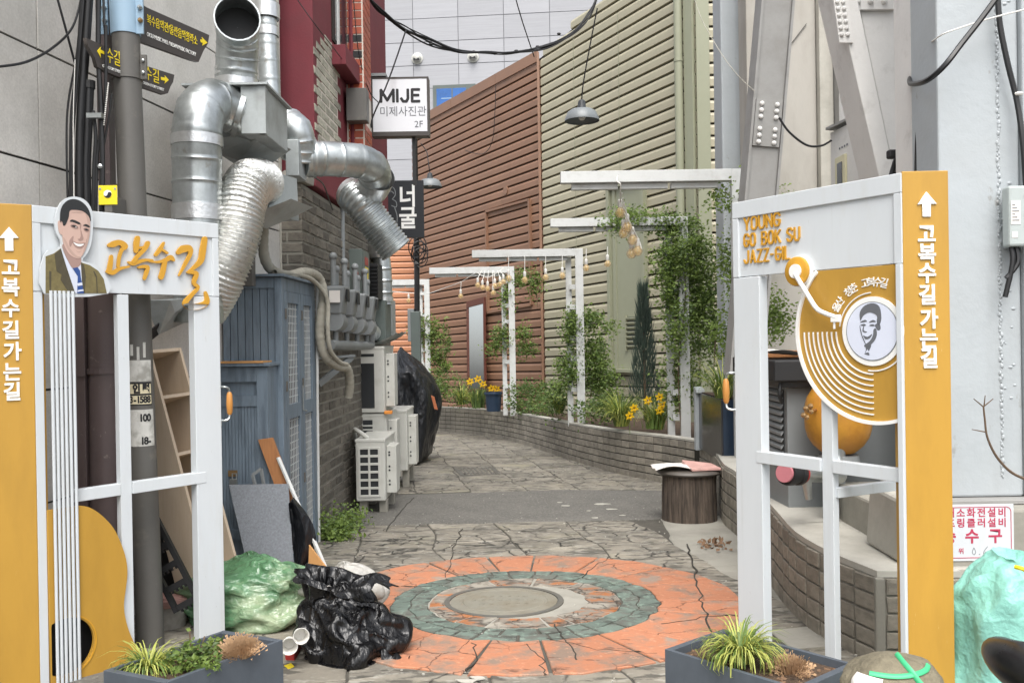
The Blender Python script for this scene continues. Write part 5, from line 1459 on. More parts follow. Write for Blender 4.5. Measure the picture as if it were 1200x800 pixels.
shape([[(ul, gl(92, 592).y + .0)] + [(p.x, p.y) for p in out_] + [(ul, out_[-1].y)], [(max(ul + .006, a), b) for a, b in circ(hc_.x, hc_.y, .125, 40)]], ML @ Matrix.Translation((0, 0, -.009)), .016, ORANGE, G1, 'guitar_body')
part('sound_hole_back', MB().box2((ul, hc_.y - .16, -.075), (hc_.x + .16, hc_.y + .16, -.07), ML), INK, G1)
shape([circ(hc_.x, hc_.y, .137, 40, -1.4, 1.4) + circ(hc_.x, hc_.y, .131, 40, -1.4, 1.4)[::-1]], ML @ Matrix.Translation((0, 0, .0075)), .003, GOLD, G1, 'rosette')
handle(G1, ML, Lu1, gl(258, 473).y, 1)
# post lettering and arrow
post_text(G1, LOM, [(12.5, 315), (12.5, 338), (12.5, 362.5), (13, 388), (14.5, 413), (14.5, 437), (14.5, 460)], .24)
aq = [pl2(LOM, *p) for p in ((10.5, 266), (22, 279), (15.5, 279), (15.8, 294), (5.8, 294), (5.5, 279), (-1, 279))]
shape([[(p.x, p.y) for p in aq]], LOM, .006, LETTERW, G1, 'arrow')
# brush lettering
def z6(x, y):
    q = gl(110 + x / 7.273, 260 + y / 7.273)
    return (q.x, q.y)
brush = [([(128, 200), (165, 190), (215, 176), (262, 208), (236, 240), (215, 300), (205, 380)], [16, 27, 22, 26, 15, 14, 13]),
 ([(146, 295), (140, 350), (126, 425)], [15, 19, 22]), ([(112, 424), (160, 432), (220, 398), (298, 381)], [14, 20, 14, 8]),
 ([(368, 140), (360, 190), (356, 250)], [22, 24, 17]), ([(456, 182), (430, 230), (372, 290), (335, 340)], [20, 18, 17, 16]),
 ([(375, 222), (435, 214)], [10, 10]), ([(292, 343), (332, 354), (420, 328), (498, 326)], [8, 19, 14, 7]),
 ([(380, 388), (420, 380), (455, 388), (446, 430), (428, 485)], [10, 14, 16, 17, 12]),
 ([(592, 180), (560, 235), (524, 282)], [10, 18, 14]), ([(575, 235), (622, 266)], [10, 10]),
 ([(465, 335), (540, 342), (610, 326), (650, 304), (678, 326)], [6, 10, 17, 22, 12]), ([(602, 345), (586, 420), (570, 472)], [19, 22, 22]),
 ([(716, 262), (756, 232), (808, 228), (820, 270), (780, 350), (722, 458)], [18, 32, 28, 17, 15, 6]),
 ([(942, 146), (926, 240), (908, 330), (852, 388), (800, 430)], [22, 26, 25, 16, 9]),
 ([(796, 430), (868, 440), (850, 520), (884, 560), (832, 620), (776, 690), (820, 722), (900, 716), (958, 680), (948, 600)], [9, 20, 16, 13, 16, 22, 27, 27, 24, 10])]
for k, (pts, ws) in enumerate(brush):
    shape([[z6(*p[:2]) for p in stroke(pts, ws, 7)]], ML @ Matrix.Translation((0, 0, -.004)), .009 + .0005 * (k % 5), GOLD, G1, 'brush_letter')
# portrait board
def z5(x, y):
    q = gl(40 + x / 6.156, 220 + y / 6.156)
    return (q.x, q.y)
def smp(pts, k=3):
    n = len(pts); o = []
    for i in range(n):
        a, b, c_, d = [V((*pts[(i + j) % n], 0)) for j in (-1, 0, 1, 2)]
        for t in [q / k for q in range(k)]:
            p = .5 * (2 * b + (c_ - a) * t + (2 * a - 5 * b + 4 * c_ - d) * t * t + (3 * b - a - 3 * c_ + d) * t ** 3)
            o.append((p.x, p.y))
    return o
layers = [
 (WHITE, [(62, 764), (62, 485), (160, 438), (182, 420), (178, 380), (150, 330), (138, 245), (160, 150), (200, 92), (270, 66), (345, 84), (396, 140), (414, 230), (406, 380), (376, 470), (338, 528), (420, 552), (486, 606), (524, 764)], .010, 1),
 (SHIRT, [(186, 450), (232, 530), (270, 572), (300, 578), (324, 548), (338, 762), (282, 762)], .002, 0),
 (SUIT, [(72, 762), (72, 497), (130, 476), (180, 440), (215, 560), (285, 762)], .002, 0),
 (SUIT, [(326, 540), (390, 560), (450, 600), (490, 660), (512, 762), (336, 762)], .002, 0),
 (SUITD, [(134, 480), (180, 440), (216, 560), (284, 762), (240, 762), (178, 664), (186, 628), (150, 604)], .003, 0),
 (SUITD, [(326, 540), (348, 562), (360, 640), (352, 762), (338, 762)], .003, 0),
 (SKIND, [(192, 430), (206, 410), (240, 470), (290, 500), (322, 495), (322, 556), (270, 584), (232, 530)], .003, 1),
 (SKIN, [(160, 250), (176, 240), (194, 260), (194, 335), (180, 340), (165, 310)], .003, 1),
 (SKIN, [(190, 300), (202, 272), (216, 262), (234, 210), (240, 168), (290, 158), (345, 172), (383, 215), (391, 280), (382, 370), (356, 450), (322, 505), (290, 511), (240, 480), (205, 420), (192, 360)], .004, 1),
 (HAIR, [(175, 250), (180, 160), (215, 105), (265, 85), (322, 100), (366, 140), (390, 190), (394, 244), (378, 208), (340, 174), (290, 163), (244, 168), (236, 212), (216, 264), (200, 276), (186, 240)], .005, 1),
 (HAIR, [(243, 246), (262, 232), (316, 255), (310, 268), (265, 250)], .005, 1), (HAIR, [(338, 276), (360, 265), (386, 280), (382, 290), (358, 281)], .005, 1),
 (SKIND, [(248, 272), (275, 264), (304, 286), (296, 300), (262, 292)], .0048, 1), (SKIND, [(342, 296), (364, 290), (383, 306), (374, 322), (352, 316)], .0048, 1),
 (HAIR, [(252, 279), (275, 273), (300, 291), (276, 284)], .006, 1), (HAIR, [(345, 302), (364, 298), (380, 311), (362, 308)], .006, 1),
 (SKIND, [(320, 300), (332, 335), (342, 372), (318, 386), (300, 372), (312, 370), (322, 350)], .005, 1),
 (SKIND, [(258, 384), (300, 402), (352, 402), (330, 440), (285, 432)], .0048, 1), (LETTERW, [(268, 394), (300, 408), (346, 408), (318, 426), (288, 418)], .006, 1),
 (SKIND, [(240, 385), (270, 350), (262, 400), (246, 430)], .0045, 1), (SKIND, [(360, 390), (372, 360), (378, 385), (360, 430)], .0045, 1),
 (SKINM, [(352, 176), (384, 215), (391, 280), (382, 370), (356, 450), (330, 496), (345, 440), (366, 380), (372, 300), (368, 230)], .0046, 1), (SKINM, [(196, 360), (208, 400), (244, 466), (292, 506), (318, 502), (286, 486), (246, 440), (214, 380)], .0046, 1),
 (SKINM, [(250, 180), (300, 170), (340, 182), (300, 186)], .0046, 1), (SKIND, [(266, 386), (300, 400), (350, 399), (352, 404), (300, 406), (264, 392)], .0062, 1), (SKINM, [(288, 455), (306, 464), (326, 458), (308, 470)], .0046, 1), (SKIND, [(318, 262), (326, 268), (322, 296), (316, 300)], .0049, 1), (HAIR, [(262, 281), (276, 277), (286, 284), (272, 287)], .0063, 1), (HAIR, [(352, 304), (364, 301), (372, 307), (362, 311)], .0063, 1), (LETTERW, [(280, 283), (292, 286), (286, 290)], .0061, 1),
 (SUITD, [(420, 600), (440, 640), (446, 762), (440, 762), (434, 650), (414, 606)], .0031, 0), (SUITD, [(96, 600), (112, 606), (108, 762), (100, 762)], .0031, 0),
 (TIE, [(264, 582), (300, 575), (318, 600), (322, 640), (346, 762), (298, 762), (302, 640)], .004, 0),
 (SHIRT, [(300, 690), (332, 684), (335, 704), (300, 710)], .005, 0), (SHIRT, [(300, 740), (340, 733), (343, 745), (299, 752)], .005, 0)]
base = None
for mtl, pts, dep, sm_ in layers:
    o = shape([[z5(*p) for p in (smp(pts) if sm_ else pts)]], ML @ Matrix.Translation((0, 0, .004 if base is None else .0142)), dep, mtl, G1 if base is None else base, 'portrait_board' if base is None else 'printed_shape')
    if base is None: base = o

# ---------------- right leaf
RNr, RFr = V((1.493, 3.39, 0)), V((1.033, 4.10, 0))
ru = (RNr - RFr).normalized()
MR = frame(RFr, ru, (0, 0, 1))
gr = lambda px, py: pl2(MR, px, py)
G2 = thing('gate_leaf', 'right gate leaf with gold record disc, tone arm and raised gold words', 'gate', V((1.26, 3.75, gz(3.75))))
Ru1 = gr(1057, 300).x; Rvt = gr(880, 234).y; Rvb = gr(900, 322).y; Rv0 = gz(3.7) - .05
u0_ = gr(858.5, 300).x
gate_common(G2, MR, u0_, Ru1, Rvt, Rvb, Rv0)
ROM = orange_post(G2, (RNr.x + .004, RNr.y), V((math.sin(R(104)), math.cos(R(104)), 0)) if 0 else V((.97, -.02, 0)).normalized(), Rv0, Rvt + .005, .178, 1)
ps0, ps1 = u0_, gr(891, 450).x
part('hinge_stile', MB().box2((ps0, Rv0, -.055), (ps1, Rvb - .002, -.0015), MR), WHITE, G2, bev=.003)
part('near_stile', MB().box2((Ru1 - .022, Rv0, -.055), (Ru1, Rvb - .002, .0105), MR), WHITE, G2, bev=.002)
dc = gr(1021.5, 388); Rd = dc.y - gr(1020, 497).y
s0_, s1_ = gr(962, 600).x, gr(974.5, 600).x
part('middle_stile', MB().box2((s0_, Rv0, -.05), (s1_, dc.y - .2, -.012), MR), WHITE, G2, bev=.002)
vc2 = gr(930, 541).y
part('cross_rail', MB().box2((ps1 - .03, vc2 - .026, -.048), (s0_ - .0005, vc2 + .026, .001), MR), WHITE, G2, bev=.002)
part('cross_rail', MB().box2((s1_ + .0005, vc2 - .026, -.048), (Ru1 - .0225, vc2 + .026, -.008), MR), WHITE, G2, bev=.002)
q1 = MR @ V((s1_, gr(975, 578).y, -.03))
part('rear_brace', MB().beam(q1, at(1066, 566, 3.85), .03, .042), WHITE, G2, bev=.002)
handle(G2, MR, u0_, gr(858, 458).y, -1)
uc = Ru1 - .0225
def clipc(r, n=120):
    return [(min(a, uc), min(b, Rvb - .001)) for a, b in circ(dc.x, dc.y, r, n)]
shape([clipc(Rd)], MR @ Matrix.Translation((0, 0, -.030)), .022, ORANGE, G2, 'record_disc')
def arc(r, a0, a1, wd, name, z=-.0078, dep=.004, mtl=LETTERW):
    shape([circ(dc.x, dc.y, r + wd / 2, 40, R(a0), R(a1)) + circ(dc.x, dc.y, r - wd / 2, 40, R(a0), R(a1))[::-1]], MR @ Matrix.Translation((0, 0, z)), dep, mtl, G2, name)
a_top = 180 - math.degrees(math.asin((Rvb - dc.y) / Rd)); a_end = 360 - math.degrees(math.acos(max(-1, min(1, (uc - dc.x) / Rd))))
arc(Rd - .006, a_top, a_end, .014, 'record_rim', -.0079, .010)
shape([circ(dc.x, dc.y, .372 * Rd, 60)], MR @ Matrix.Translation((0, 0, -.0077)), .006, LETTERW, G2, 'label_ring')
shape([circ(dc.x, dc.y, .318 * Rd, 60)], MR @ Matrix.Translation((0, 0, -.0016)), .0012, GREYB, G2, 'label_line')
lab = shape([circ(dc.x, dc.y, .308 * Rd, 60)], MR @ Matrix.Translation((0, 0, -.0003)), .0012, PRINTG, G2, 'portrait_label')
for k in range(8): arc(Rd * (.46 + .062 * k), 180, 270, .0052, 'groove_line')
arc(Rd * .415, 92, 172, .004, 'groove_line'); arc(Rd * .425, 262, 318, .005, 'groove_line')
def z3(x, y):
    q = gr(920 + x / 3.636, 290 + y / 3.636)
    return (q.x, q.y)
for pts in ([(319, 330), (321, 352), (327, 376), (338, 402), (346, 416), (342, 402), (331, 376), (325, 352)], [(322, 312), (320, 275), (342, 246), (378, 237), (404, 254), (411, 300), (403, 330), (392, 318), (392, 290), (362, 276), (334, 290)],
            [(384, 330), (402, 322), (408, 345), (396, 352)], [(388, 345), (392, 372), (378, 402), (350, 424), (338, 416), (362, 398), (376, 372), (378, 350)],
            [(320, 318), (340, 308), (350, 314), (334, 318)], [(358, 318), (376, 308), (388, 316), (372, 318)], [(322, 330), (336, 325), (346, 330), (334, 334)], [(360, 331), (374, 326), (384, 332), (372, 335)],
            [(340, 325), (336, 352), (350, 358), (344, 362), (330, 354)], [(334, 374), (352, 380), (372, 368), (362, 386), (344, 390)], [(346, 424), (368, 414), (358, 440), (352, 432), (340, 452), (346, 436)], [(340, 452), (356, 446), (360, 458), (348, 456)]):
    shape([[z3(*p) for p in smp(pts)]], MR @ Matrix.Translation((0, 0, .0008)), .0012, GREYINK, lab, 'printed_shape')
txt = '울산 청춘 고복수길'
for k, chx in enumerate(txt):
    if chx == ' ': continue
    a = R(149 - k * 8.3)
    rr = Rd * .52
    text(chx, MR @ Matrix.Translation((dc.x + rr * math.cos(a), dc.y + rr * math.sin(a), -.008)) @ Matrix.Rotation(a - math.pi / 2, 4, 'Z'), .042, LETTERW, G2, .003, .0004)
pv = gr(936.5, 318)
part('arm_pivot', MB().lathe([(.062, -.012), (.062, .018), (.056, .022), (.001, .022)], MR @ Matrix.Translation((pv.x, pv.y, 0)), 30), GOLD, G2, sm=True)
part('arm_pivot_ring', MB().lathe([(.066, -.01), (.066, .010), (.0625, .010), (.0625, -.01)], MR @ Matrix.Translation((pv.x, pv.y, 0)), 30, False), LETTERW, G2)
part('pivot_cap', MB().lathe([(.03, .0225), (.03, .03), (.001, .03)], MR @ Matrix.Translation((pv.x, pv.y, 0)), 24), LETTERW, G2)
ap = [gr(937, 321), gr(951, 344), gr(962, 361), gr(972, 367), gr(986, 372)]
part('tone_arm', MB().tube([MR @ V((p.x, p.y, .030)) for p in ap], .010, 10, dense=4), LETTERW, G2, sm=True)
hd = gr(985, 373)
part('cartridge', MB().box((hd.x, hd.y, .03), (.04, .03, .018), MR).box((hd.x - .008, hd.y - .028, .03), (.008, .03, .008), MR), LETTERW, G2, bev=.002)
for body, (px, py), x2 in (('YOUNG', (870.5, 271), 913.5), ('GO BOK SU', (870.5, 290), 936.5), ('JAZZ-GIL', (870.5, 309.5), 925.5)):
    q = gr(px, py); q2 = gr(x2, py - (x2 - px) * .165)
    word(body, MR, q.x, q.y, .062, .030, .0037, .0130, GOLD, G2, 'raised_letter', -.010, .007, wtot=q2.x - q.x)
pts = [(1085.5, 276), (1086, 299), (1086, 321.5), (1086.5, 347), (1088, 375), (1088, 398), (1088.5, 421)]
post_text(G2, ROM, pts, .178)
aq = [pl2(ROM, *p) for p in ((1085, 225), (1097, 239), (1090, 239), (1090, 254), (1080.5, 254), (1080, 239), (1074.5, 240))]
shape([[(p.x, p.y) for p in aq]], ROM, .006, LETTERW, G2, 'arrow')
# ================================================================ sign post, cables, cabinet and clutter on the left
pp = gnd(170.5, 762)
PYY = pp.y + .065
pt_ = at(144, -40, PYY); pb0 = V((pp.x, PYY, gz(PYY)))
sp_ = thing('sign_post', 'tall grey steel post carrying three brown direction signs behind the left gate', 'post', pb0)
lean = (pt_ - pb0)
def onpost(z): return pb0 + lean * ((z - pb0.z) / lean.z)
part('shaft', MB().tube([pb0 - V((0, 0, .05)), pt_], .066, 24), STEELP, sp_, sm=True)
z1, z2 = at(144, 42, PYY).z, 3.6
part('blue_plate', MB().tube([onpost(z1), onpost(z2)], .071, 24), BLUEBAND, sp_, sm=True)
for s in (-1, 1):
    c = onpost((z1 + z2) / 2)
    part('blue_flange', MB().box((c.x + s * .088, c.y - .02, c.z), (.036, .012, z2 - z1)), BLUEBAND, sp_)
    for py in (12, 27):
        zz = at(144, py, PYY).z; c = onpost(zz)
        part('bolt', MB().lathe([(.012, 0), (.012, .012), (.006, .02), (.001, .02)], frame(V((c.x + s * .088, c.y - .026, zz)), (1, 0, 0), (0, 0, 1)), 8), GALV if s < 0 or py < 20 else BRASS, sp_)
zc_ = at(146, 80, PYY).z; c = onpost(zc_)
part('clamp', MB().tube([onpost(zc_ - .06), onpost(zc_ + .06)], .072, 24), STEELP, sp_, sm=True)
part('clamp_ear', MB().box((c.x + .088, c.y - .01, zc_), (.03, .012, .12)), STEELP, sp_)
for dz in (-.03, .03): part('bolt', MB().lathe([(.008, 0), (.008, .010), (.001, .012)], frame(V((c.x + .088, c.y - .017, zc_ + dz)), (1, 0, 0), (0, 0, 1)), 8), GALV, sp_)
# stickers on the post
def wrap(z0, z1, a0, a1, mtl, name, r=.0668):
    def f(u, v):
        a = R(a0 + (a1 - a0) * u); c = onpost(z0 + (z1 - z0) * v)
        return V((c.x + math.sin(a) * r, c.y - math.cos(a) * r, c.z))
    return part(name, MB().grid(f, 12, 2), mtl, sp_, sm=True)
STK = mat('torn white sticker', '#c9c8c2', .7, var=.1, scale=12, bump=.1, dirt='#8c8a82', damt=.8, dscale=9, dlo=.45, dhi=.6)
CARD = mat('cream sticker', '#d9cfae', .6, var=.04, bump=0)
zpx = lambda py: at(165, py, PYY - .066).z
wrap(zpx(447), zpx(422), -70, 75, STK, 'torn_sticker'); wrap(zpx(523), zpx(480), -70, 78, STK, 'torn_sticker')
wrap(zpx(475), zpx(448), -40, 72, INK, 'phone_sticker', .0669); wrap(zpx(473.5), zpx(450), -38, 69, CARD, 'phone_sticker', .0672); wrap(zpx(463.4), zpx(461.2), -38, 69, INK, 'phone_sticker_line', .0675)
def ptext(body, py, size, a_, bold=.001):
    a = R(a_); c = onpost(zpx(py))
    n = V((math.sin(a), -math.cos(a), 0))
    text(body, frame(c + n * .0676, V((math.cos(a), math.sin(a), 0)), (0, 0, 1)), size, INK, sp_, .0006, bold, sx=.85)
for ch, a in (('인', 8), ('력', 46)): ptext(ch, 456, .048, a, .003)
for ch, a in (('3', -16), ('-', 0), ('1', 14), ('5', 27), ('8', 41), ('8', 56)): ptext(ch, 468.5, .046, a, .002)
for ch, a, py in (('1', 22, 490), ('0', 37, 490), ('0', 53, 490), ('1', 24, 517), ('8', 38, 517), ('-', 52, 517)): ptext(ch, py, .05, a, .002)
for k in range(4):
    a = R(-30 + 25 * k); c = onpost(zpx(414 - 4 * (k % 2)))
    part('paper_scrap', MB().box((c.x + math.sin(a) * .068, c.y - math.cos(a) * .068, c.z), (.012, .004, .045 + .01 * k)), STK, sp_)

SDIR = V((.36, .933, 0)).normalized()
SGM = frame(V((onpost(zc_).x, onpost(zc_).y, 0)), SDIR, (0, 0, 1))
def dsign(label, pts, lines, arrow, left=False):
    Q = [pl2(SGM, *p) for p in pts]
    c = sum(Q, V()) / len(Q)
    d = thing('direction_sign', label, 'direction sign', SGM @ V((c.x, min(q.y for q in Q), 0)), 'brown direction signs on the grey post')
    shape([[(q.x, q.y) for q in Q]], SGM @ Matrix.Translation((0, 0, -.0)), .022, SIGND, d, 'board')
    for body, a, b, mtl, hgt, adv in lines:
        A, B = pl2(SGM, *a), pl2(SGM, *b)
        wide = .92 if ord(body[0]) > 255 else .60
        text(body, SGM @ Matrix.Translation(((A.x + B.x) / 2, (A.y + B.y) / 2, .0225)), hgt, mtl, d, .002, 0, sx=(B.x - A.x) / (len(body) * wide * hgt))
    A = [pl2(SGM, *p) for p in arrow]
    shape([[(q.x, q.y) for q in A]], SGM @ Matrix.Translation((0, 0, .0225)), .002, YELLOW, d, 'arrow')
    return d
d1 = dsign('long brown direction sign pointing right with yellow letters, highest on the grey post', [(150, 2), (164, 8), (241.5, 42), (240, 52), (235, 60), (229, 73.5), (220, 71), (158, 49), (150, 46)],
   [('복수음악관/울산음악창작소', (166, 24), (229, 50), YELLOW, .058, .062), ('OKSU MUSIC HALL / ULSAN MUSIC FACTORY', (165, 41), (228, 65), LETTERW, .03, .0205)], [(239, 51), (232.5, 44.5), (233.5, 47.8), (231, 47), (231, 50.4), (233.5, 51.2), (233, 54.5)])
d2 = dsign('short brown direction sign with yellow arrow pointing left in front of the grey post', [(143, 70), (131, 62), (110, 51), (97, 45.5), (99, 55), (107, 68), (110, 79), (116, 83), (138, 92), (143, 94)],
   [('수길', (120, 65), (137, 73), YELLOW, .082, .085), ('GREEN STORY STREET', (115, 76), (138, 87.5), LETTERW, .02, .0145)], [(109.5, 60.5), (113.5, 56), (113.2, 59), (118, 61.8), (118, 65.2), (113.2, 62.6), (113.5, 68.5)])
d3 = dsign('short brown direction sign with yellow arrow pointing right behind the grey post', [(150, 72), (164, 77), (200.5, 88.5), (199, 97), (196, 102), (193, 110), (188, 111.5), (160, 102), (150, 98)],
   [('수길', (165, 86), (183, 93), YELLOW, .078, .075), ('GREEN STORY STREET', (162, 98), (189, 106), LETTERW, .02, .0145)], [(193.5, 94.5), (189, 89.5), (189.4, 92), (184.5, 91), (184.5, 94.5), (189.4, 95.6), (188.6, 98.8)])

# brown utility column and cable bundle
uc_ = thing('utility_column', 'brown painted steel pipe and channel with black cables behind the left gate', 'utility column', gnd(112, 735))
UY = 4.40
b0, t0 = at(120, 720, UY), at(118, -40, UY + .1)
zz0 = gz(UY) - .05
part('pipe', MB().tube([V((at(123, 600, UY).x, UY, zz0)), V((at(121, 300, UY).x, UY, 1.9))], .073, 20), BROWNP, uc_, sm=True)
part('pipe_band', MB().tube([V((at(122, 440, UY).x, UY, 1.20)), V((at(122, 440, UY).x, UY, 1.225))], .080, 20), BROWNP, uc_)
part('channel', MB().box2((at(89, 450, UY).x, UY - .06, zz0), (at(106.5, 450, UY).x, UY + .05, 1.92)), BROWNP, uc_, bev=.004)
part('channel_plate', MB().box2((at(89, 450, UY).x - .004, UY - .066, 1.19), (at(106.5, 450, UY).x + .004, UY - .061, 1.20)), BROWNP, uc_)
part('upper_post', MB().box2((at(113, 100, UY).x, UY, 1.9), (at(127, 100, UY).x, UY + .07, 3.6)), BROWNP, uc_, bev=.004)
def cab(pts, r, Y, mtl=BLACK, n=7, dense=5): return MB().tube([at(x, y, Y) for x, y in pts], r, n, dense=dense)
part('black_conduit', cab([(106, -30), (100, 60), (95, 130), (93, 200), (94, 270)], .021, UY - .12, n=10), BLACK, uc_, sm=True)
part('black_conduit', cab([(105, 98), (103, 150), (101, 200), (103, 280)], .022, UY - .10, n=10), BLACK, uc_, sm=True)
part('conduit_cap', cab([(105, 95), (105, 104)], .027, UY - .10, n=10, dense=0), BLACKR, uc_)
for pts, r in (([(98, -30), (92, 60), (86, 110), (83, 150), (82, 260)], .007), ([(100, -30), (93, 60), (88, 120), (84, 180), (85, 260)], .007), ([(96, -30), (91, 55), (80, 120), (78, 170), (80, 260)], .005),
               ([(116, -30), (115, 60), (118, 120), (120, 190), (119, 260)], .012), ([(124, 30), (124, 90), (122, 140), (114, 180), (112, 260)], .008), ([(131, 110), (127, 140), (120, 180), (116, 200)], .005), ([(120, -30), (123, 40), (125, 48)], .006), ([(109, 130), (112, 160), (110, 200), (109, 260)], .009)):
    part('cable', cab(pts, r, UY - .14 - r), BLACK, uc_, sm=True)
part('white_cable', cab([(88, 70), (86, 130), (86, 180), (87, 260)], .002, UY - .17), PORC, uc_, sm=True)
m = MB()
for k in range(22): m.ball(at(127 - k * .25, 98 + k * 2.3, UY - .16), .0042, 6)
part('bead_chain', m, PORC, uc_)
part('clamp_band', MB().box2(at(101, 138, UY - .2), at(122, 134, UY - .17)), GALV, uc_)
part('ring_clamp', MB().ball(at(117.5, 195, UY - .16), .014, 8), GALV, uc_)
yp = thing('yellow_emblem_plate', 'small yellow plate with a black round swirl emblem beside the grey post', 'plate', at(126, 240, 4.2))
a, b = at(115.5, 240, 4.2), at(137, 217, 4.2)
YM = frame(V((a.x, 4.2, a.z)), (1, 0, 0), (0, 0, 1)); yw, yh = b.x - a.x, b.z - a.z
part('plate', MB().box2((0, 0, -.004), (yw, yh, 0), YM), YELLOW, yp, bev=.001)
cxx, cyy, rr = yw * .5, yh * .55, yw * .21
shape([circ(cxx, cyy, rr, 30)], YM, .001, LETTERW, yp, 'emblem_white')
shape([circ(cxx, cyy, rr, 16, math.pi, 2 * math.pi) + circ(cxx + rr / 2, cyy, rr / 2, 10, 0, math.pi)[1:] + circ(cxx - rr / 2, cyy, rr / 2, 10, 0, -math.pi)[1:-1]], YM @ Matrix.Translation((0, 0, .0011)), .001, INK, yp, 'emblem_dark')
m = MB()
for x in (.1, .9): m.lathe([(.006, 0), (.006, .002), (.001, .002)], YM @ Matrix.Translation((yw * x, yh * .82, 0)), 8)
part('rivet', m, GALV, yp)
part('bracket', MB().box2((yw * .3, -.05, -.4), (yw * .7, yh * .5, -.0045), YM), STEELP, yp)

# ---------------------------------------------------------------- blue cabinet
bcab = thing('blue_cabinet', 'weathered blue wooden cabinet with wire mesh doors against the brick building', 'cabinet', V((-1.76, 6.55, gz(6.5))))
CX0, CX1, CY0, CY1 = -1.97, -1.562, 6.05, 7.06
cz0, cz1 = gz(6.5) - .03, 1.785
n = 7
for k in range(n):
    a = CX0 + (CX1 - .05 - CX0) * k / n; b = CX0 + (CX1 - .05 - CX0) * (k + 1) / n
    part('front_board', MB().box2((a + .0025, CY0, cz0), (b - .0025, CY0 + .02 + random.uniform(-.002, .002), cz1 - .06)), BLUEP, bcab)
part('front_rail', MB().box2((CX0, CY0 - .012, cz1 - .075), (CX1 - .052, CY0 - .0005, cz1 - .004)), BLUEP, bcab)
part('corner_stile', MB().box2((CX1 - .05, CY0 - .014, cz0), (CX1, CY0 + .06, cz1 - .002)), BLUEP, bcab, bev=.003)
part('roof_board', MB().box2((CX0 - .02, CY0 - .05, cz1), (CX1 + .03, CY1 + .02, cz1 + .018)), BLUEP, bcab, bev=.003)
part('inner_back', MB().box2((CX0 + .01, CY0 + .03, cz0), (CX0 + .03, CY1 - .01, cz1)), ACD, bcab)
part('inner_end', MB().box2((CX0 + .03, CY1 - .03, cz0), (CX1 - .03, CY1 - .01, cz1)), BLUEP, bcab)
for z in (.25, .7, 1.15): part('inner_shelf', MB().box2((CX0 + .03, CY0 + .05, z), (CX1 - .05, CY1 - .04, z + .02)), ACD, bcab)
part('top_rail', MB().box2((CX1 - .045, CY0 + .061, cz1 - .09), (CX1 - .003, CY1 - .0005, cz1 - .003)), BLUEP, bcab)
part('end_stile', MB().box2((CX1 - .045, CY1 - .06, cz0), (CX1 - .002, CY1, cz1 - .091)), BLUEP, bcab)
WIRE = mat('galvanized wire', '#b5babb', .5, .2, bump=0)
dY = [(CY0 + .063, CY0 + .53), (CY0 + .535, CY1 - .062)]
for (y0, y1) in dY:
    d = part('mesh_door', MB().box2((CX1 - .03, y0, cz0 + .03), (CX1 + .002, y0 + .075, cz1 - .092)).box2((CX1 - .03, y1 - .075, cz0 + .03), (CX1 + .002, y1, cz1 - .092)), BLUEP, bcab, bev=.002)
    for z0, z1 in ((cz1 - .17, cz1 - .0925), (.80, .90), (cz0 + .03, cz0 + .12)):
        part('door_rail', MB().box2((CX1 - .028, y0 + .0755, z0), (CX1 + .0005, y1 - .0755, z1)), BLUEP, d)
    m = MB()
    for z0, z1 in ((.90, cz1 - .17), (cz0 + .12, .80)):
        k = int((z1 - z0) / .052)
        for i in range(1, k + 1): m.box2((CX1 - .018, y0 + .075, z0 + i * .052 - .003), (CX1 - .012, y1 - .075, z0 + i * .052 + .003))
        k = int((y1 - y0 - .15) / .052)
        for i in range(1, k + 1): m.box2((CX1 - .0125, y0 + .075 + i * (y1 - y0 - .15) / (k + 1) - .0022, z0), (CX1 - .007, y0 + .075 + i * (y1 - y0 - .15) / (k + 1) + .0022, z1))
    part('wire_mesh', m, WIRE, d)
    for z in (.3, 1.0, 1.5): part('hinge', MB().box2((CX1 + .0025, y0 - .006, z), (CX1 + .010, y0 + .02, z + .07)), STEELP, d)
part('bolt_handle', MB().tube([V((CX1 + .012, CY0 + .50, 1.02)), V((CX1 + .012, CY0 + .50, .84)), V((CX1 + .03, CY0 + .53, .83)), V((CX1 + .012, CY0 + .56, .83))], .006, 6), GALV, bcab)
ST = [mat('stored maroon box', '#4a2c30', .7), mat('stored grey box', '#43464b', .7), mat('stored pale tub', '#6d7072', .5)]
for k, (y, z, l, hh) in enumerate(((6.2, .27, .28, .38), (6.6, .27, .3, .3), (6.25, .73, .25, .35), (6.65, .73, .28, .4), (6.2, 1.17, .2, .4), (6.6, 1.17, .3, .3), (6.3, -.2, .35, .4))):
    part('stored_box', MB().box2((CX0 + .08, y, z), (CX1 - .08, y + l, z + hh)), ST[k % 3], bcab)
lc = thing('low_blue_cupboard', 'low blue cupboard with beadboard door and padlock in front of the tall cabinet', 'cupboard', V((-1.8, 5.93, gz(5.9))))
LY0, LY1, lz1, LX0, LX1 = 5.80, 6.03, 1.185, -2.03, -1.60
part('carcass', MB().box2((LX0, LY0 + .03, gz(5.9) - .02), (LX1, LY1, lz1 - .002)), BLUEP, lc)
part('lid_board', MB().box2((LX0 - .01, LY0 - .03, lz1), (LX1 + .02, LY1 + .005, lz1 + .022)), WOODP if 0 else BLUEP, lc, bev=.003)
part('edge_trim', MB().box2((LX0, LY0 - .035, lz1 + .023), (LX1 - .02, LY1 - .05, lz1 + .034)), WOODO, lc)
part('door_stile', MB().box2((LX1 - .075, LY0, gz(5.9)), (LX1 - .002, LY0 + .029, lz1 - .004)), BLUEP, lc, bev=.002)
part('door_stile', MB().box2((LX0, LY0, gz(5.9)), (LX0 + .08, LY0 + .029, lz1 - .004)), BLUEP, lc, bev=.002)
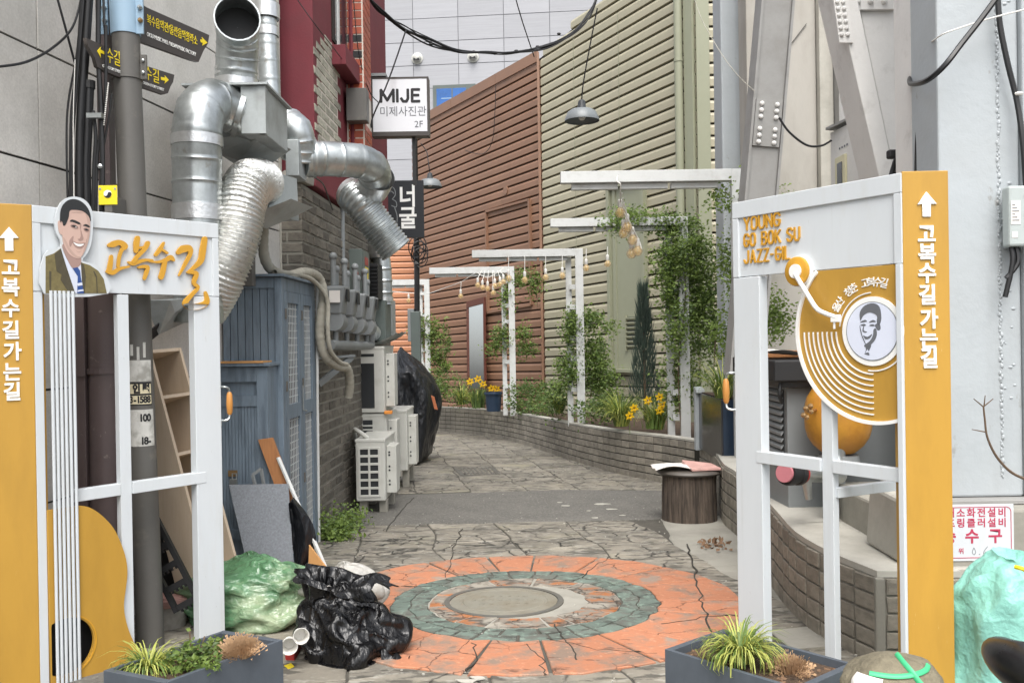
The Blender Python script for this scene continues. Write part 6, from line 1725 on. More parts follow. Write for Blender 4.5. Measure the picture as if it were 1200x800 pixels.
for z0, z1 in ((lz1 - .10, lz1 - .0045), (lz1 - .26, lz1 - .19), (.05, .12)): part('door_rail', MB().box2((LX0 + .0805, LY0 + .002, z0), (LX1 - .0755, LY0 + .029, z1)), BLUEP, lc)
n = 13
for k in range(n):
    a = LX0 + .08 + (LX1 - LX0 - .155) * k / n; b = LX0 + .08 + (LX1 - LX0 - .155) * (k + 1) / n
    part('beadboard', MB().box2((a + .001, LY0 + .012, .12), (b - .001, LY0 + .028, lz1 - .2605)), BLUEP, lc)
pk = at(272, 562, 5.78)
part('hasp', MB().box2((pk.x - .03, LY0 - .006, pk.z + .02), (pk.x + .03, LY0 - .001, pk.z + .06)), BRASS, lc)
part('padlock', MB().box((pk.x + .01, LY0 - .02, pk.z - .02), (.05, .024, .05)).tube([pk + V((-.008 + .01, -.0, .0)), pk + V((-.008 + .01, 0, .04)), pk + V((.028, 0, .04)), pk + V((.028, 0, 0))], .005, 6), GALV, lc, bev=.004)

# ---------------------------------------------------------------- leaning boards
bs = thing('leaning_bookcase', 'pale wooden bookcase tipped over sideways behind the left gate', 'bookcase', at(250, 720, 4.95))
A0 = at(174, 410, 4.86); A1 = at(260, 736, 4.74)            # front left edge, top and foot
B0_ = at(211, 402, 5.08)
yax = (A0 - A1).normalized(); xax = (B0_ - A0); wB = xax.length
BM = frame(A1, xax - yax * xax.dot(yax), yax)
hB = (A0 - A1).length; wB = (BM.inverted() @ B0_).x; dB = .25; t = .018
part('side_board', MB().box2((0, 0, -dB), (t, hB, 0), BM), WOODP, bs, bev=.001)
part('side_board', MB().box2((wB - t, 0, -dB), (wB, hB, 0), BM), WOODP, bs, bev=.001)
part('back_board', MB().box2((t, 0, -dB), (wB - t, hB, -dB + .006), BM), WOODP, bs)
for f in (0, .195, .40, .62, .83, 1):
    y = f * (hB - t)
    part('shelf', MB().box2((t + .0005, y, -dB + .0065), (wB - t - .0005, y + t, -.002), BM), WOODP, bs)
fb = solo('felt_board', MB().hexa([at(*p) for p in ((300, 690, 5.45), (348, 690, 5.36), (352, 690, 5.40), (304, 690, 5.50))] if 0 else [at(296, 690, 5.42), at(346, 690, 5.42), at(346, 690, 5.47), at(296, 690, 5.47)], [at(268, 568, 5.66), at(338, 567, 5.66), at(338, 566.5, 5.71), at(268, 567.5, 5.71)]), FELT, 'flat grey felt covered board leaning on the low cupboard', 'board', bev=.003)
pk1 = solo('brown_plank', MB().slab([at(302, 515, 5.76), at(333, 600, 5.73), at(352, 600, 5.73), at(319, 512.5, 5.76)], .03), WOODB, 'short brown plank with chipped corner standing behind the grey felt board', 'plank', bev=.002)
pk2 = solo('white_trim', MB().beam(at(326, 536, 5.75), at(388, 680, 5.5), .022, .014), WHITE2, 'long thin white trim strip leaning beside the blue cabinet', 'trim')
m = MB(); m.grid(lambda u, v: at(338 + (6 + 22 * math.sin(v * 3)) * u + v * 8, 590 + v * 78 - 8 * u * (1 - v), 5.55 + .03 * math.sin(u * 7 + v * 2)) , 10, 12)
bsh = solo('black_sheet', m, COVER, 'limp black sheet hanging behind the grey felt board', 'sheet', sm=True)
pk3 = solo('plywood_offcut', MB().slab([at(362, 638, 5.48), at(361, 672, 5.46), at(388, 672, 5.40)], .012), WOODO, 'orange plywood offcut leaning under the white trim strip', 'plywood', bev=.001)
pk4 = thing('metal_bracket_frame', 'small grey metal frame standing behind the grey felt board', 'frame', at(302, 566, 5.74))
part('side', MB().beam(at(296, 556, 5.75), at(300, 572, 5.74), .012, .02).beam(at(306, 549, 5.75), at(310, 572, 5.74), .012, .02), GREYB, pk4)
part('top_bar', MB().beam(at(296, 556, 5.75), at(306, 549, 5.75), .012, .02), GREYB, pk4)
lr = thing('black_plastic_rack', 'black plastic slotted rack leaning behind the left gate', 'rack', at(215, 730, 4.75))
RA, RB, RC_ = at(176, 590, 4.62), at(234, 702, 4.58), at(176, 652, 4.6)
rx = (RB - RA); rl = rx.length
RM_ = frame(RA, rx, RC_ - RA)
rw_ = (RM_.inverted() @ RC_).y
for y in (0, rw_): part('rail', MB().box2((0, y - .012, -.03), (rl, y + .012, .0), RM_), BLACKR, lr)
for k in range(6):
    x = rl * (.03 + .94 * k / 5)
    part('cross_slat', MB().box2((x - .016, .0125, -.025), (x + .016, rw_ - .0125, -.004), RM_), BLACKR, lr)
    m = MB()
    for j in range(4): m.box2((x + .0162, rw_ * (.15 + .2 * j), -.022), (x + .03, rw_ * (.22 + .2 * j), -.008), RM_)
    part('tooth', m, BLACKR, lr)
db_ = solo('dark_bin', MB().lathe([(.16, 0), (.19, .5), (.2, .5), (.2, .53), (.001, .53)], Matrix.Translation((-2.02, 5.25, gz(5.25))), 20), BLACKR, 'black plastic bin standing in the shade behind the sign post', 'bin', sm=True)
wb_ = solo('white_board', MB().slab([at(150, 560, 4.75), at(128, 640, 4.7), at(136, 645, 4.7), at(154, 570, 4.75)], .015), WHITE2, 'narrow white board leaning beside the brown column', 'board')
tubc = at(198, 748, 4.75); tz = gz(4.75)
tb = thing('lidded_tub', 'round clear tub with a pink lid on the ground behind the left planter', 'tub', V((tubc.x, 4.75, tz)))
tM = Matrix.Translation((tubc.x, 4.75, tz))
part('tub', MB().lathe([(.085, 0), (.105, .13), (.105, .145)], tM, 24), BAGC, tb, sm=True)
part('lid', MB().lathe([(.118, .135), (.121, .15), (.118, .168), (.095, .172), (.09, .182), (.06, .186), (.001, .186)], tM, 28), mat('faded pink lid', '#b98f86', .5, var=.06, bump=.05), tb, sm=True)

# ---------------------------------------------------------------- rubbish
def bag(name, c, rad, mats, label, seed, top=None, ns=3.2, amp=.16, nu=110, nv=70, parent=None, fold=.05, ex=1.1, steps=45, lap=.045):
    sd_ = V((seed * 7.1, seed * 3.3, seed))
    z0 = gz(c[1]) + .012
    def f(u, v):
        a = u * 2 * math.pi; p = v * math.pi
        d = V((math.sin(p) * math.cos(a), math.sin(p) * math.sin(a), -math.cos(p)))
        r = 1 + amp * noise.noise(d * 1.5 + sd_)
        dd = V((noise.noise(d * 5 + sd_), noise.noise(d * 5 + sd_ + V((9, 0, 0))), 0)) * .0
        q = V((d.x * rad[0], d.y * rad[1], d.z * rad[2])) * r
        if top: q = top(d, q, a, v)
        q = q + V((dd.x * rad[0], dd.y * rad[1], 0)) + V(c)
        if q.z < z0:
            k = z0 - q.z
            q = V((c[0] + (q.x - c[0]) * (1 + k * .35), c[1] + (q.y - c[1]) * (1 + k * .35), z0 + .002 * noise.noise(q * 9)))
        return q
    return MB().grid(crumple(f, nu, nv, ex, ex, steps, .006, int(seed * 3) + 1, z0, soft=.35, lap=lap), nu, nv, True)
def topg(d, q, a, v): return q
gbag = thing('green_rubbish_bag', 'full translucent green rubbish bag lying behind the left gate', 'rubbish bag', V((-1.43, 4.8, gz(4.8))))
part('bag', bag('bag', (-1.43, 4.80, gz(4.8) + .14), (.36, .22, .225), BAGG, '', 1, amp=.2, ex=1.13, nu=150, nv=96, lap=.03), BAGG, gbag, sm=True)
m = MB(); bc_ = at(350, 694, 4.72)
m.grid(lambda u, v: bc_ + V((math.cos(u * 6.283) * (.02 + .09 * v) * (1 + .3 * math.sin(u * 31)), math.sin(u * 6.283) * (.02 + .07 * v) * (1 + .3 * math.sin(u * 25)), .02 + .06 * v)), 40, 8, True)
part('gathered_neck', m, BAGG, gbag, sm=True)
def topb(d, q, a, v):
    k = max(0, d.z)
    s = 1 - .30 * k ** 1.5
    return V((q.x * s - .075 * k, q.y * s, q.z))
bbag = thing('black_rubbish_bag', 'shiny black rubbish bag slumped open on the painted ring', 'rubbish bag', V((-.74, 4.2, gz(4.2))))
m = bag('bag', (-.80, 4.27, gz(4.25) + .085), (.245, .22, .245), BAGB, '', 4.2, top=topb, amp=.26, ex=1.16, nu=150, nv=96, lap=.03)
part('bag', m, BAGB, bbag, sm=True)
def collar(u, v):
    a = u * 2 * math.pi
    r = .085 + .075 * v + .03 * noise.noise((math.cos(a) * 2, math.sin(a) * 2, v * 2 + 3)) + .012 * math.sin(a * 11)
    return V((-.875 + math.cos(a) * r * 1.5 + .06 * v, 4.22 + math.sin(a) * r * 1.0, gz(4.2) + .295 + .075 * math.sin(v * 2.6) + .05 * noise.noise((math.cos(a) * 2 + 5, math.sin(a) * 2, v)) + (.07 * v * max(0, -math.cos(a))) ** 1))
m = MB(); m.grid(collar, 90, 10, True)
part('open_mouth', m, BAGB, bbag, sm=True)
m = MB()
m.grid(lambda u, v: V((-.63 + .13 * u, 4.10 + .05 * v, gz(4.15) + .012 + .05 * (1 - u) * math.sin(v * 3.1) + .012 * math.sin(u * 14))), 12, 6)
part('loose_corner', m, BAGB, bbag, sm=True)
cbag = thing('clear_rubbish_bag', 'clear crinkled plastic bag with brown scraps behind the black bag', 'plastic bag', V((-.98, 4.9, gz(4.9))))
part('bag', bag('bag', (-.93, 4.80, gz(4.8) + .15), (.22, .15, .15), BAGC, '', 9, ns=3, amp=.3, ex=1.14, nu=80, nv=50), BAGC, cbag, sm=True)
part('brown_scrap', MB().slab([at(372, 672, 4.74), at(380, 684, 4.72), at(398, 682, 4.72), at(384, 670, 4.74)][::-1], .006), WOODO, cbag)
def cup(c, d, r, h, label):
    ax = V(d).normalized()
    k = thing('paper_cup', label, 'paper cup', c, 'crushed white cups beside the black bag')
    M = frame(c, ax.orthogonal(), ax.cross(ax.orthogonal()))
    part('wall', MB().lathe([(r * .72, -h), (r, 0), (r * 1.06, 0), (r * 1.06, -.006), (r * .74, -h - .002)], M, 24, False), PORC, k, sm=True)
    part('base', MB().lathe([(r * .73, -h + .004), (.001, -h + .004)], M, 24, False), PORC, k)
cup(at(339, 757, 3.98), (.25, -1, .12), .036, .09, 'white paper cup lying open end forward, lower left of the two cups')
cup(at(353, 745, 3.99), (.35, -1, .2), .034, .09, 'white paper cup tucked against the black bag, upper right of the two cups')
sn_ = solo('snack_wrapper', MB().hexa([gnd(334, 775), gnd(350, 757), gnd(356, 755), gnd(345, 777)], [p + V((0, 0, h)) for p, h in zip((gnd(334, 775), gnd(350, 757), gnd(356, 755), gnd(345, 777)), (.03, .05, .09, .05))]), RED, 'red crumpled snack wrapper beside the black bag', 'wrapper', bev=.004)
yw_ = solo('yellow_wrapper', MB().hexa([gnd(333, 783), gnd(341, 780), gnd(345, 784), gnd(338, 787)], [p + V((0, 0, .015)) for p in (gnd(333, 783), gnd(341, 780), gnd(345, 784), gnd(338, 787))]), YELLOW, 'tiny yellow wrapper on the ground under the red one', 'wrapper')
rb = solo('red_board', MB().slab([at(414, 672, 5.0), at(432, 664, 5.05), at(437, 668, 5.03), at(418, 678, 4.97)][::-1], .02), mat('red brown stick', '#8c5546', .7, var=.2), 'short red brown wood offcut sticking out behind the black bag', 'wood offcut')
yg = solo('lime_scrap', MB().slab([at(424, 676, 4.6), at(431, 674, 4.62), at(433, 679, 4.6), at(427, 681, 4.58)][::-1], .006), LEAFY, 'lime green scrap on top of the black bag', 'scrap')

# ---------------------------------------------------------------- the two slate planters
def planter(label, rim, hgt):
    L_, N_, R_, B_ = [V(p) for p in rim]
    c = (L_ + R_) / 2
    p = thing('planter_box', label, 'planter', V((c.x, c.y, gz(c.y))), 'slate grey metal planter boxes')
    zt = L_.z; corners = [L_, N_, R_, B_]
    cc = (L_ + N_ + R_ + B_) / 4
    inn = [q + (cc - q).normalized() * .032 for q in corners]
    names = ('front_panel', 'end_panel', 'back_panel', 'end_panel')
    for k in range(4):
        a, b, ia, ib = corners[k], corners[(k + 1) % 4], inn[k], inn[(k + 1) % 4]
        dz = V((0, 0, -hgt))
        part(names[k], MB().hexa([a + dz, b + dz, ib + dz, ia + dz], [a, b, ib, ia]), PLANTERP, p, bev=.0015)
    s = V((0, 0, -.03))
    part('soil', MB().hexa([q + s * 2 for q in inn], [q + s for q in inn]), SOIL, p)
    m = MB()
    for k in range(60):
        u, v = random.random(), random.random()
        q = inn[0].lerp(inn[1], u).lerp(inn[3].lerp(inn[2], u), v) + s
        m.box((0, 0, 0), (.022, .012, .006), Matrix.Translation(q) @ Euler((random.uniform(-.4, .4), random.uniform(-.4, .4), random.uniform(0, 6))).to_matrix().to_4x4())
    part('bark_chip', m, BARKC, p, kind='stuff')
    return p, inn
BARKC = mat('bark chips', '#7a604a', .9, var=.35, scale=30, bump=.3)
RZ = H_CAM - 1.2
pL = [V((*at(121, 785, at(121, 785, 1).y).xy, 0))] if 0 else None
def rimpt(px, py): 
    d = ray(px, py); return O + d * ((RZ - O.z) / d.z)
LL, LN_, LR = rimpt(121, 785), rimpt(194, 799.5), rimpt(331.5, 749)
planter1, innL = planter('slate grey planter with yellow striped grass before the left gate', [LL, LN_, LR, LL + LR - LN_], .36)
RL, RR, RB_ = rimpt(779, 760), rimpt(1004, 777.5), rimpt(848, 736)
RN = RL + RR - RB_
planter2, innR = planter('slate grey planter with yellow striped grass before the right gate', [RL, RN, RR, RB_], .36)

# ---------------------------------------------------------------- right foreground odds and ends
ts = thing('turquoise_sack', 'bulging turquoise woven sack at the right edge before the painted column', 'sack', V((1.9, 3.45, gz(3.4))))
SY = 3.42
srow = [(870, 1098, 1262), (840, 1104, 1262), (800, 1114, 1264), (775, 1121, 1264), (745, 1124, 1262), (715, 1123.5, 1258), (695, 1128, 1252), (678, 1137, 1244), (664, 1150, 1232), (655, 1162, 1222), (651, 1172, 1210)]
srw = [((at(a, y, SY).x + at(b, y, SY).x) / 2, (at(b, y, SY).x - at(a, y, SY).x) / 2, at(a, y, SY).z) for y, a, b in srow]
def sackf(u, v):
    f = v * (len(srw) - 1); i = min(int(f), len(srw) - 2); t = f - i
    cx, hw_, z = [srw[i][k] + (srw[i + 1][k] - srw[i][k]) * t for k in range(3)]
    a = u * 2 * math.pi
    r = 1 + .05 * noise.noise((math.cos(a) * 2, math.sin(a) * 2, v * 3))
    return (cx + math.cos(a) * hw_ * r, SY + math.sin(a) * .23 * (1 - .4 * v * v) * r, z + .012 * noise.noise((math.cos(a) * 3, math.sin(a) * 3, v * 6)))
m = MB(); m.grid(crumple(sackf, 110, 60, 1.09, 1.04, 40, .006, 5, soft=.5, inset=.01, lap=.10), 110, 60, True)
topv = m.v[-110:]; tcen = sum(topv, V()) / 110
for f_ in (.8, .5, .2): m.add([tcen + (p - tcen) * f_ - V((0, 0, .012 + .03 * (1 - f_))) for p in topv], [])
nb0 = len(m.v) - 440
for r_ in range(3): m.f += [(nb0 + r_ * 110 + i, nb0 + r_ * 110 + (i + 1) % 110, nb0 + (r_ + 1) * 110 + (i + 1) % 110, nb0 + (r_ + 1) * 110 + i) for i in range(110)]; m.m += [0] * 110
m.f.append(tuple(range(nb0 + 330, nb0 + 440))); m.m.append(0)
part('sack', m, SACK, ts, sm=True)
part('yellow_tie', MB().tube([at(1190, 664, 3.24), at(1198, 666, 3.22), at(1206, 670, 3.24)], .008, 8, dense=4), YELLOW, ts, sm=True)
bo = thing('tied_boulder', 'brown boulder wrapped with green strap and white cloth before the right post', 'boulder', V((1.17, 2.72, gz(2.7))))
BC = at(1050, 806, 2.7)
def bould(u, v):
    a = u * 2 * math.pi; p = v * math.pi
    d = V((math.sin(p) * math.cos(a), math.sin(p) * math.sin(a), -math.cos(p)))
    r = 1 + .14 * noise.noise(d * 1.3) + .05 * noise.noise(d * 3.5)
    return BC + V((d.x * .155, d.y * .14, d.z * .105)) * r
m = MB(); m.grid(bould, 48, 32, True)
part('stone', m, mat('brown rough stone', '#77705d', .9, var=.25, scale=9, bump=.9, bscale=30, bdist=.015, dirt='#4f493c', damt=.6, dscale=7), bo, sm=True)
GSTR = mat('green strap', '#3fae77', .45, var=.1, bump=.05)
def over(t0, t1, off, w=.008):
    pts = []
    for k in range(15):
        t = k / 14
        u = t0[0] + (t1[0] - t0[0]) * t; v = t0[1] + (t1[1] - t0[1]) * t
        q = V(bould(u % 1, v)); pts.append(q + (q - BC).normalized() * off)
    return MB().tube(pts, w, 6, squash=.4)
part('green_strap', over((.60, .72), (.92, .80), .004), GSTR, bo, sm=True)
part('green_strap', over((.72, .97), (.80, .60), .006), GSTR, bo, sm=True)
m = MB(); m.grid(lambda u, v: BC + (V(bould(.55 + .10 * u, .56 + .14 * v)) - BC) * (1.05 + .02 * math.sin(u * 9)), 10, 8)
part('white_cloth', m, PAPER, bo, sm=True)
m = MB(); m.grid(lambda u, v: BC + (V(bould(.82 + .05 * u, .52 + .10 * v)) - BC) * (1.05 + .02 * math.sin(u * 9)), 10, 8)
part('white_cloth', m, PAPER, bo, sm=True)
# ground support the boulder rests on
part('base_stone', MB().box((BC.x, BC.y + .02, (BC.z - .08 + gz(2.7)) / 2), (.2, .18, BC.z - .08 - gz(2.7))), CONC, bo, bev=.02)
se = thing('motorbike_seat', 'black motorbike seat corner at the lower right edge', 'motorbike', V((1.63, 2.6, gz(2.6))))
q = at(1214, 797, 2.55)
m = MB(); m.grid(lambda u, v: q + V((math.sin(v * math.pi) * math.cos(u * 6.283) * .085 + .03, math.sin(v * math.pi) * math.sin(u * 6.283) * .2 + .1, -math.cos(v * math.pi) * .065 * (1 - .2 * math.cos(u * 6.283)))), 30, 16, True)
part('seat', m, mat('black vinyl', '#141415', .3, var=.1, bump=.1, bscale=90), se, sm=True)
m = MB()
for k in range(3): m.ball(q + V((-.04 + .03 * k, -.09, -.045)), .007, 6)
part('stud', m, YELLOW, se)
part('frame_tube', MB().tube([q + V((.05, .1, -.04)), V((q.x + .05, q.y + .1, gz(2.65)))], .03, 8), BLACKR, se)
part('bracket', MB().box(q + V((.08, .1, -.12)), (.12, .2, .12)), GALVD, se)

mt_ = thing('meter_box', 'grey meter box with white label and black cables on the painted column', 'meter box', at(1190, 288, 4.44))
a, b = at(1176, 290, 4.44), at(1212, 219, 4.44)
MMt = frame(V((a.x, 4.455, a.z)), (1, 0, 0), (0, 0, 1)); mw, mh_ = b.x - a.x, b.z - a.z
part('case', MB().box2((0, 0, 0), (mw, mh_, .07), MMt), mat('pale grey meter plastic', '#aeb6b4', .45, var=.04, bump=.03), mt_, bev=.012)
part('label', MB().box2((.008, mh_ * .36, .0705), (.055, mh_ * .75, .072), MMt), PAPER, mt_)
m = MB()
for k in range(6): m.box2((.014, mh_ * (.42 + .05 * k), .0722), (.048 - .01 * (k % 3), mh_ * (.435 + .05 * k), .0728), MMt)
part('label_print', m, GREYINK, mt_)
part('small_label', MB().box2((.012, mh_ * .14, .0705), (.04, mh_ * .24, .072), MMt), PAPER, mt_)
for y in (.3, .5, .8): part('rib', MB().box2((.075, mh_ * y, .068), (mw - .01, mh_ * y + .014, .076), MMt), GREYB, mt_)
for dx, bt in ((.03, 348), (.055, 326)):
    p0 = MMt @ V((dx, .0, .03))
    part('cable', MB().tube([p0, p0 + V((0, -.01, -.08)), at(1176 + dx * 60, bt, 4.42)], .013, 8, dense=5), BLACK, mt_, sm=True)

stp = thing('stump_stool', 'dark tree stump stool with flat cushion on the paving by the wall', 'stool', gnd(812, 618))
SC = gnd(813, 613) + V((0, .16, 0)); SC.z = gz(SC.y)
sr = .235
def stf(u, v):
    a = u * 6.283
    r = sr * (1 + .04 * noise.noise((math.cos(a) * 1.5, math.sin(a) * 1.5, v)) + .03 * noise.noise((math.cos(a) * 9, math.sin(a) * 9, v * 2)) + .03 * (1 - v) * (1 - v))
    return SC + V((math.cos(a) * r, math.sin(a) * r, v * .42))
m = MB(); m.grid(stf, 72, 14, True)
part('trunk', m, BARK, stp, sm=True)
part('cushion', MB().lathe([(.2, .415), (.262, .42), (.275, .435), (.262, .455), (.2, .462), (.001, .462)], Matrix.Translation(SC) @ Matrix.Diagonal((1.05, 1, 1, 1)), 36), mat('worn dark cushion', '#55504a', .5, var=.15, scale=6, bump=.2), stp, sm=True)
ZT = SC.z + .466
nw = solo('newspaper', MB().grid(lambda u, v: V((SC.x - .33 + u * .38, SC.y - .2 + v * .32, ZT + .012 + .03 * math.sin(u * 3.2) * (1 - .3 * v) + .008 * math.sin(v * 9 + u * 5))), 18, 12), PAPER, 'grey open newspaper folded over the stump stool', 'newspaper', sm=True)
sol = nw.modifiers.new('thick', 'SOLIDIFY'); sol.thickness = .004
mg = solo('magazine', MB().hexa([V((SC.x - .02, SC.y - .22, ZT)), V((SC.x + .24, SC.y - .18, ZT)), V((SC.x + .22, SC.y + .1, ZT)), V((SC.x - .05, SC.y + .08, ZT + .02))], [V((SC.x - .02, SC.y - .22, ZT + .02)), V((SC.x + .24, SC.y - .18, ZT + .02)), V((SC.x + .22, SC.y + .1, ZT + .022)), V((SC.x - .05, SC.y + .08, ZT + .06))]), PINKPR, 'pink printed magazine lying on the stump stool', 'magazine', bev=.003)
# ================================================================ pergola frames, lights, cables and plants
def pergola(label, xr, ytop, Y, xl, zbase, thick=.11, lower=True, ladder=True):
    tl, tr = at(xl, ytop + (xr - xl) * .016, Y), at(xr, ytop, Y)
    zt = tr.z
    p = thing('pergola_frame', label, 'pergola', V((tr.x - .05, Y, zbase)), 'white pergola frames along the flower bed')
    part('post', MB().box2((tr.x - .115, Y, zbase), (tr.x, Y + .06, zt - .0005)), WHITE2, p, bev=.003)
    if ladder: part('rear_post', MB().box2((tr.x - .25, Y + .13, zbase), (tr.x - .165, Y + .19, zt - thick - .002)), WHITE2, p, bev=.003)
    k = 0; z = zbase + .22
    while ladder and z < zt - .3:
        part('rung', MB().box2((tr.x - .20, Y + .062, z), (tr.x - .105, Y + .128, z + .07)), WHITE2, p)
        z += .46 if k % 2 else .30; k += 1
    part('beam', MB().box2((tl.x, Y - .002, zt - thick), (tr.x - .1155, Y + .10, zt)), WHITE2, p, bev=.003)
    if lower:
        n = 3 if tr.x - tl.x > 1.4 else 2
        for j in range(n):
            a = tl.x + .1 + (tr.x - tl.x - .3) * j / n; b = tl.x + .1 + (tr.x - tl.x - .3) * (j + .93) / n
            part('under_rail', MB().box2((a, Y + .05, zt - thick - .055), (b, Y + .12, zt - thick - .004)), WHITE2, p, bev=.002)
    return p, tl, tr, zt
def onsoil(Y, h=.5): return gz(Y) + h
PA = pergola('white pergola frame nearest the right gate, its beam the highest of the five', 872, 197.5, 8.1, 657, .18, .105, ladder=False)
PB = pergola('white pergola frame wrapped in the thickest green vine, second from the right gate', 806, 253.5, 10.6, 645, onsoil(10.6), .10)
PC = pergola('white pergola frame with a row of hanging bulbs, third from the right gate', 683, 291, 13.1, 553, onsoil(13.1), .11)
PD = pergola('white pergola frame beside the blue pot, fourth from the right gate', 602.5, 312, 16.7, 503, onsoil(16.7), .12)
PE = pergola('farthest white pergola frame in front of the orange siding', 503, 327, 19.0, 452, onsoil(19), .12)

def leafq(mb, c, s, rng):
    d = V((rng.gauss(0, 1), rng.gauss(0, 1), rng.gauss(0, .6))).normalized()
    n = V((rng.gauss(0, .7), rng.gauss(0, .7) - .5, rng.gauss(.6, .5))).normalized()
    sdv = d.cross(n); 
    if sdv.length < .05: return
    sdv.normalize()
    n = sdv.cross(d)
    a = c; b = c + d * s
    m_ = c + d * s * .45
    mb.add([a, m_ + sdv * s * .3 + n * s * .08, b, m_ - sdv * s * .3 + n * s * .08], [(0, 1, 2), (0, 2, 3)])
def foliage(blobs, seed, size, mi=0, dens=2.6, spk=1.0):
    """blobs: (px, py, depth, rx, ry, rz in metres, leaves). Leaves gather in clusters inside each blob"""
    rng = random.Random(seed)
    mb = MB()
    for px, py, Y, rx, rz, ry, n in blobs:
        c0 = at(px, py, Y); n = int(n * dens)
        k = max(1, n // 14)
        for _ in range(k):
            while True:
                q = V((rng.uniform(-1, 1), rng.uniform(-1, 1), rng.uniform(-1, 1)))
                if q.length <= 1: break
            q = q * (.55 + .45 * q.length) * 1.05
            cc = c0 + V((q.x * rx, q.y * ry, q.z * rz))
            sp = rng.uniform(.03, .085) * spk
            mb.mi = 1 if rng.random() < .28 else 0
            for _ in range(n // k):
                leafq(mb, cc + V((rng.gauss(0, sp), rng.gauss(0, sp), rng.gauss(0, sp))), size * .72 * rng.uniform(.55, 1.25), rng)
    mb.mi = 0
    return mb
def stems(paths, r=.006):
    m = MB()
    for pth in paths: m.tube([at(*p) for p in pth], r, 5, dense=4)
    return m
def plant(name, label, cat, blobs, seed, size, paths, loc, group=None, mats=None):
    p = thing(name, label, cat, loc, group)
    part('leaves', foliage(blobs, seed, size), mats or [LEAF, LEAFD], p)
    if paths: part('stem', stems(paths), STEM, p)
    return p
def soilpt(px, py): return gnd(px, py, .5)
plant('climbing_vine', 'dense dark green climbing vine covering the second pergola post from the right gate', 'vine',
      [(788, 310, 10.5, .24, .36, .12, 620), (792, 385, 10.5, .15, .34, .1, 330), (805, 300, 10.7, .28, .42, .2, 1350), (812, 370, 10.75, .27, .45, .2, 1300), (800, 440, 10.8, .27, .35, .2, 620), (826, 330, 10.8, .18, .5, .2, 700), (782, 262, 10.7, .38, .09, .15, 620), (740, 254, 10.6, .42, .05, .1, 260), (722, 262, 10.5, .12, .12, .1, 110), (790, 470, 10.8, .2, .15, .15, 200), (786, 345, 10.65, .12, .3, .1, 260), (836, 400, 10.9, .12, .4, .1, 220)], 11, .062,
      [[(798, 505, 10.65), (795, 430, 10.6), (803, 350, 10.6), (799, 290, 10.6), (780, 256, 10.62), (715, 262, 10.6)], [(836, 440, 10.7), (838, 380, 10.8), (828, 330, 10.8), (820, 300, 10.8)]], soilpt(798, 508), 'climbing vines on the pergola frames')
plant('climbing_vine', 'loose pale green vine on the pergola post nearest the right gate', 'vine',
      [(885, 226, 8.4, .16, .14, .15, 330), (872, 260, 8.3, .10, .22, .1, 260), (850, 232, 8.2, .15, .10, .1, 140), (868, 330, 8.3, .12, .3, .12, 300), (905, 370, 8.0, .16, .22, .15, 420), (852, 300, 8.5, .08, .3, .1, 200), (915, 235, 8.4, .07, .05, .1, 60), (845, 395, 8.6, .10, .25, .1, 200)], 12, .055,
      [[(868, 430, 8.3), (868, 330, 8.2), (870, 250, 8.2), (850, 225, 8.2)]], V((2.1, 8.3, .2)), 'climbing vines on the pergola frames', [LEAF, LEAF])
plant('climbing_vine', 'bushy bright green vine around the pergola post with the row of bulbs', 'vine',
      [(672, 385, 13.2, .14, .3, .15, 520), (668, 430, 13.2, .2, .28, .15, 520), (697, 420, 13.3, .2, .42, .2, 900), (706, 450, 13.3, .26, .22, .2, 600), (690, 375, 13.3, .2, .12, .15, 320), (715, 383, 13.3, .14, .05, .1, 80), (655, 455, 13.2, .14, .1, .1, 120)], 13, .068,
      [[(678, 492, 13.2), (676, 430, 13.15), (679, 380, 13.1)], [(690, 490, 13.3), (695, 440, 13.3), (700, 400, 13.3)]], soilpt(690, 494), 'climbing vines on the pergola frames')
plant('climbing_vine', 'sparse trailing vine on the pergola post beside the blue pot', 'vine',
      [(608, 326, 16.9, .3, .16, .2, 260), (628, 332, 16.9, .12, .35, .1, 220), (594, 350, 16.8, .12, .35, .1, 240), (590, 395, 16.8, .22, .25, .15, 300), (612, 400, 16.9, .16, .4, .1, 280), (622, 408, 16.9, .12, .1, .1, 70), (580, 410, 16.9, .2, .08, .1, 110)], 14, .075,
      [[(600, 478, 16.9), (597, 400, 16.8), (600, 330, 16.8), (625, 325, 16.8), (630, 360, 16.8)]], soilpt(600, 480), 'climbing vines on the pergola frames')
plant('climbing_vine', 'green vine at the foot of the farthest pergola post behind the covered scooter', 'vine',
      [(495, 385, 19.1, .3, .35, .2, 420), (512, 400, 19.1, .3, .5, .2, 420), (515, 425, 19.1, .25, .3, .2, 260), (510, 455, 19.1, .4, .3, .3, 300), (452, 447, 18, .5, .25, .3, 300)], 15, .085,
      [[(500, 470, 19.1), (497, 400, 19.0), (500, 370, 19.0)]], soilpt(505, 475), 'climbing vines on the pergola frames')
for k, (lab, bl, sd_) in enumerate((
    ('dark spreading shrub between the blue pot post and the siding joint', [(628, 460, 16.2, .5, .22, .3, 600), (612, 478, 16.3, .3, .12, .2, 220), (640, 475, 15.5, .4, .15, .3, 300)], 21),
    ('low dark shrub under the bright vine by the third pergola frame', [(700, 480, 12.8, .35, .16, .25, 360), (720, 470, 12.9, .3, .2, .25, 260), (652, 470, 13.8, .2, .3, .2, 200)], 22),
    ('dark low shrub filling the flower bed beyond the farthest post', [(526, 455, 18.8, .5, .3, .3, 330), (548, 466, 18.3, .4, .15, .3, 200)], 23))):
    plant('garden_shrub', lab, 'shrub', bl, sd_, .07, None, at(bl[0][0], bl[0][1] + 18, bl[0][2]), 'low shrubs in the flower bed', [LEAFD, LEAF])
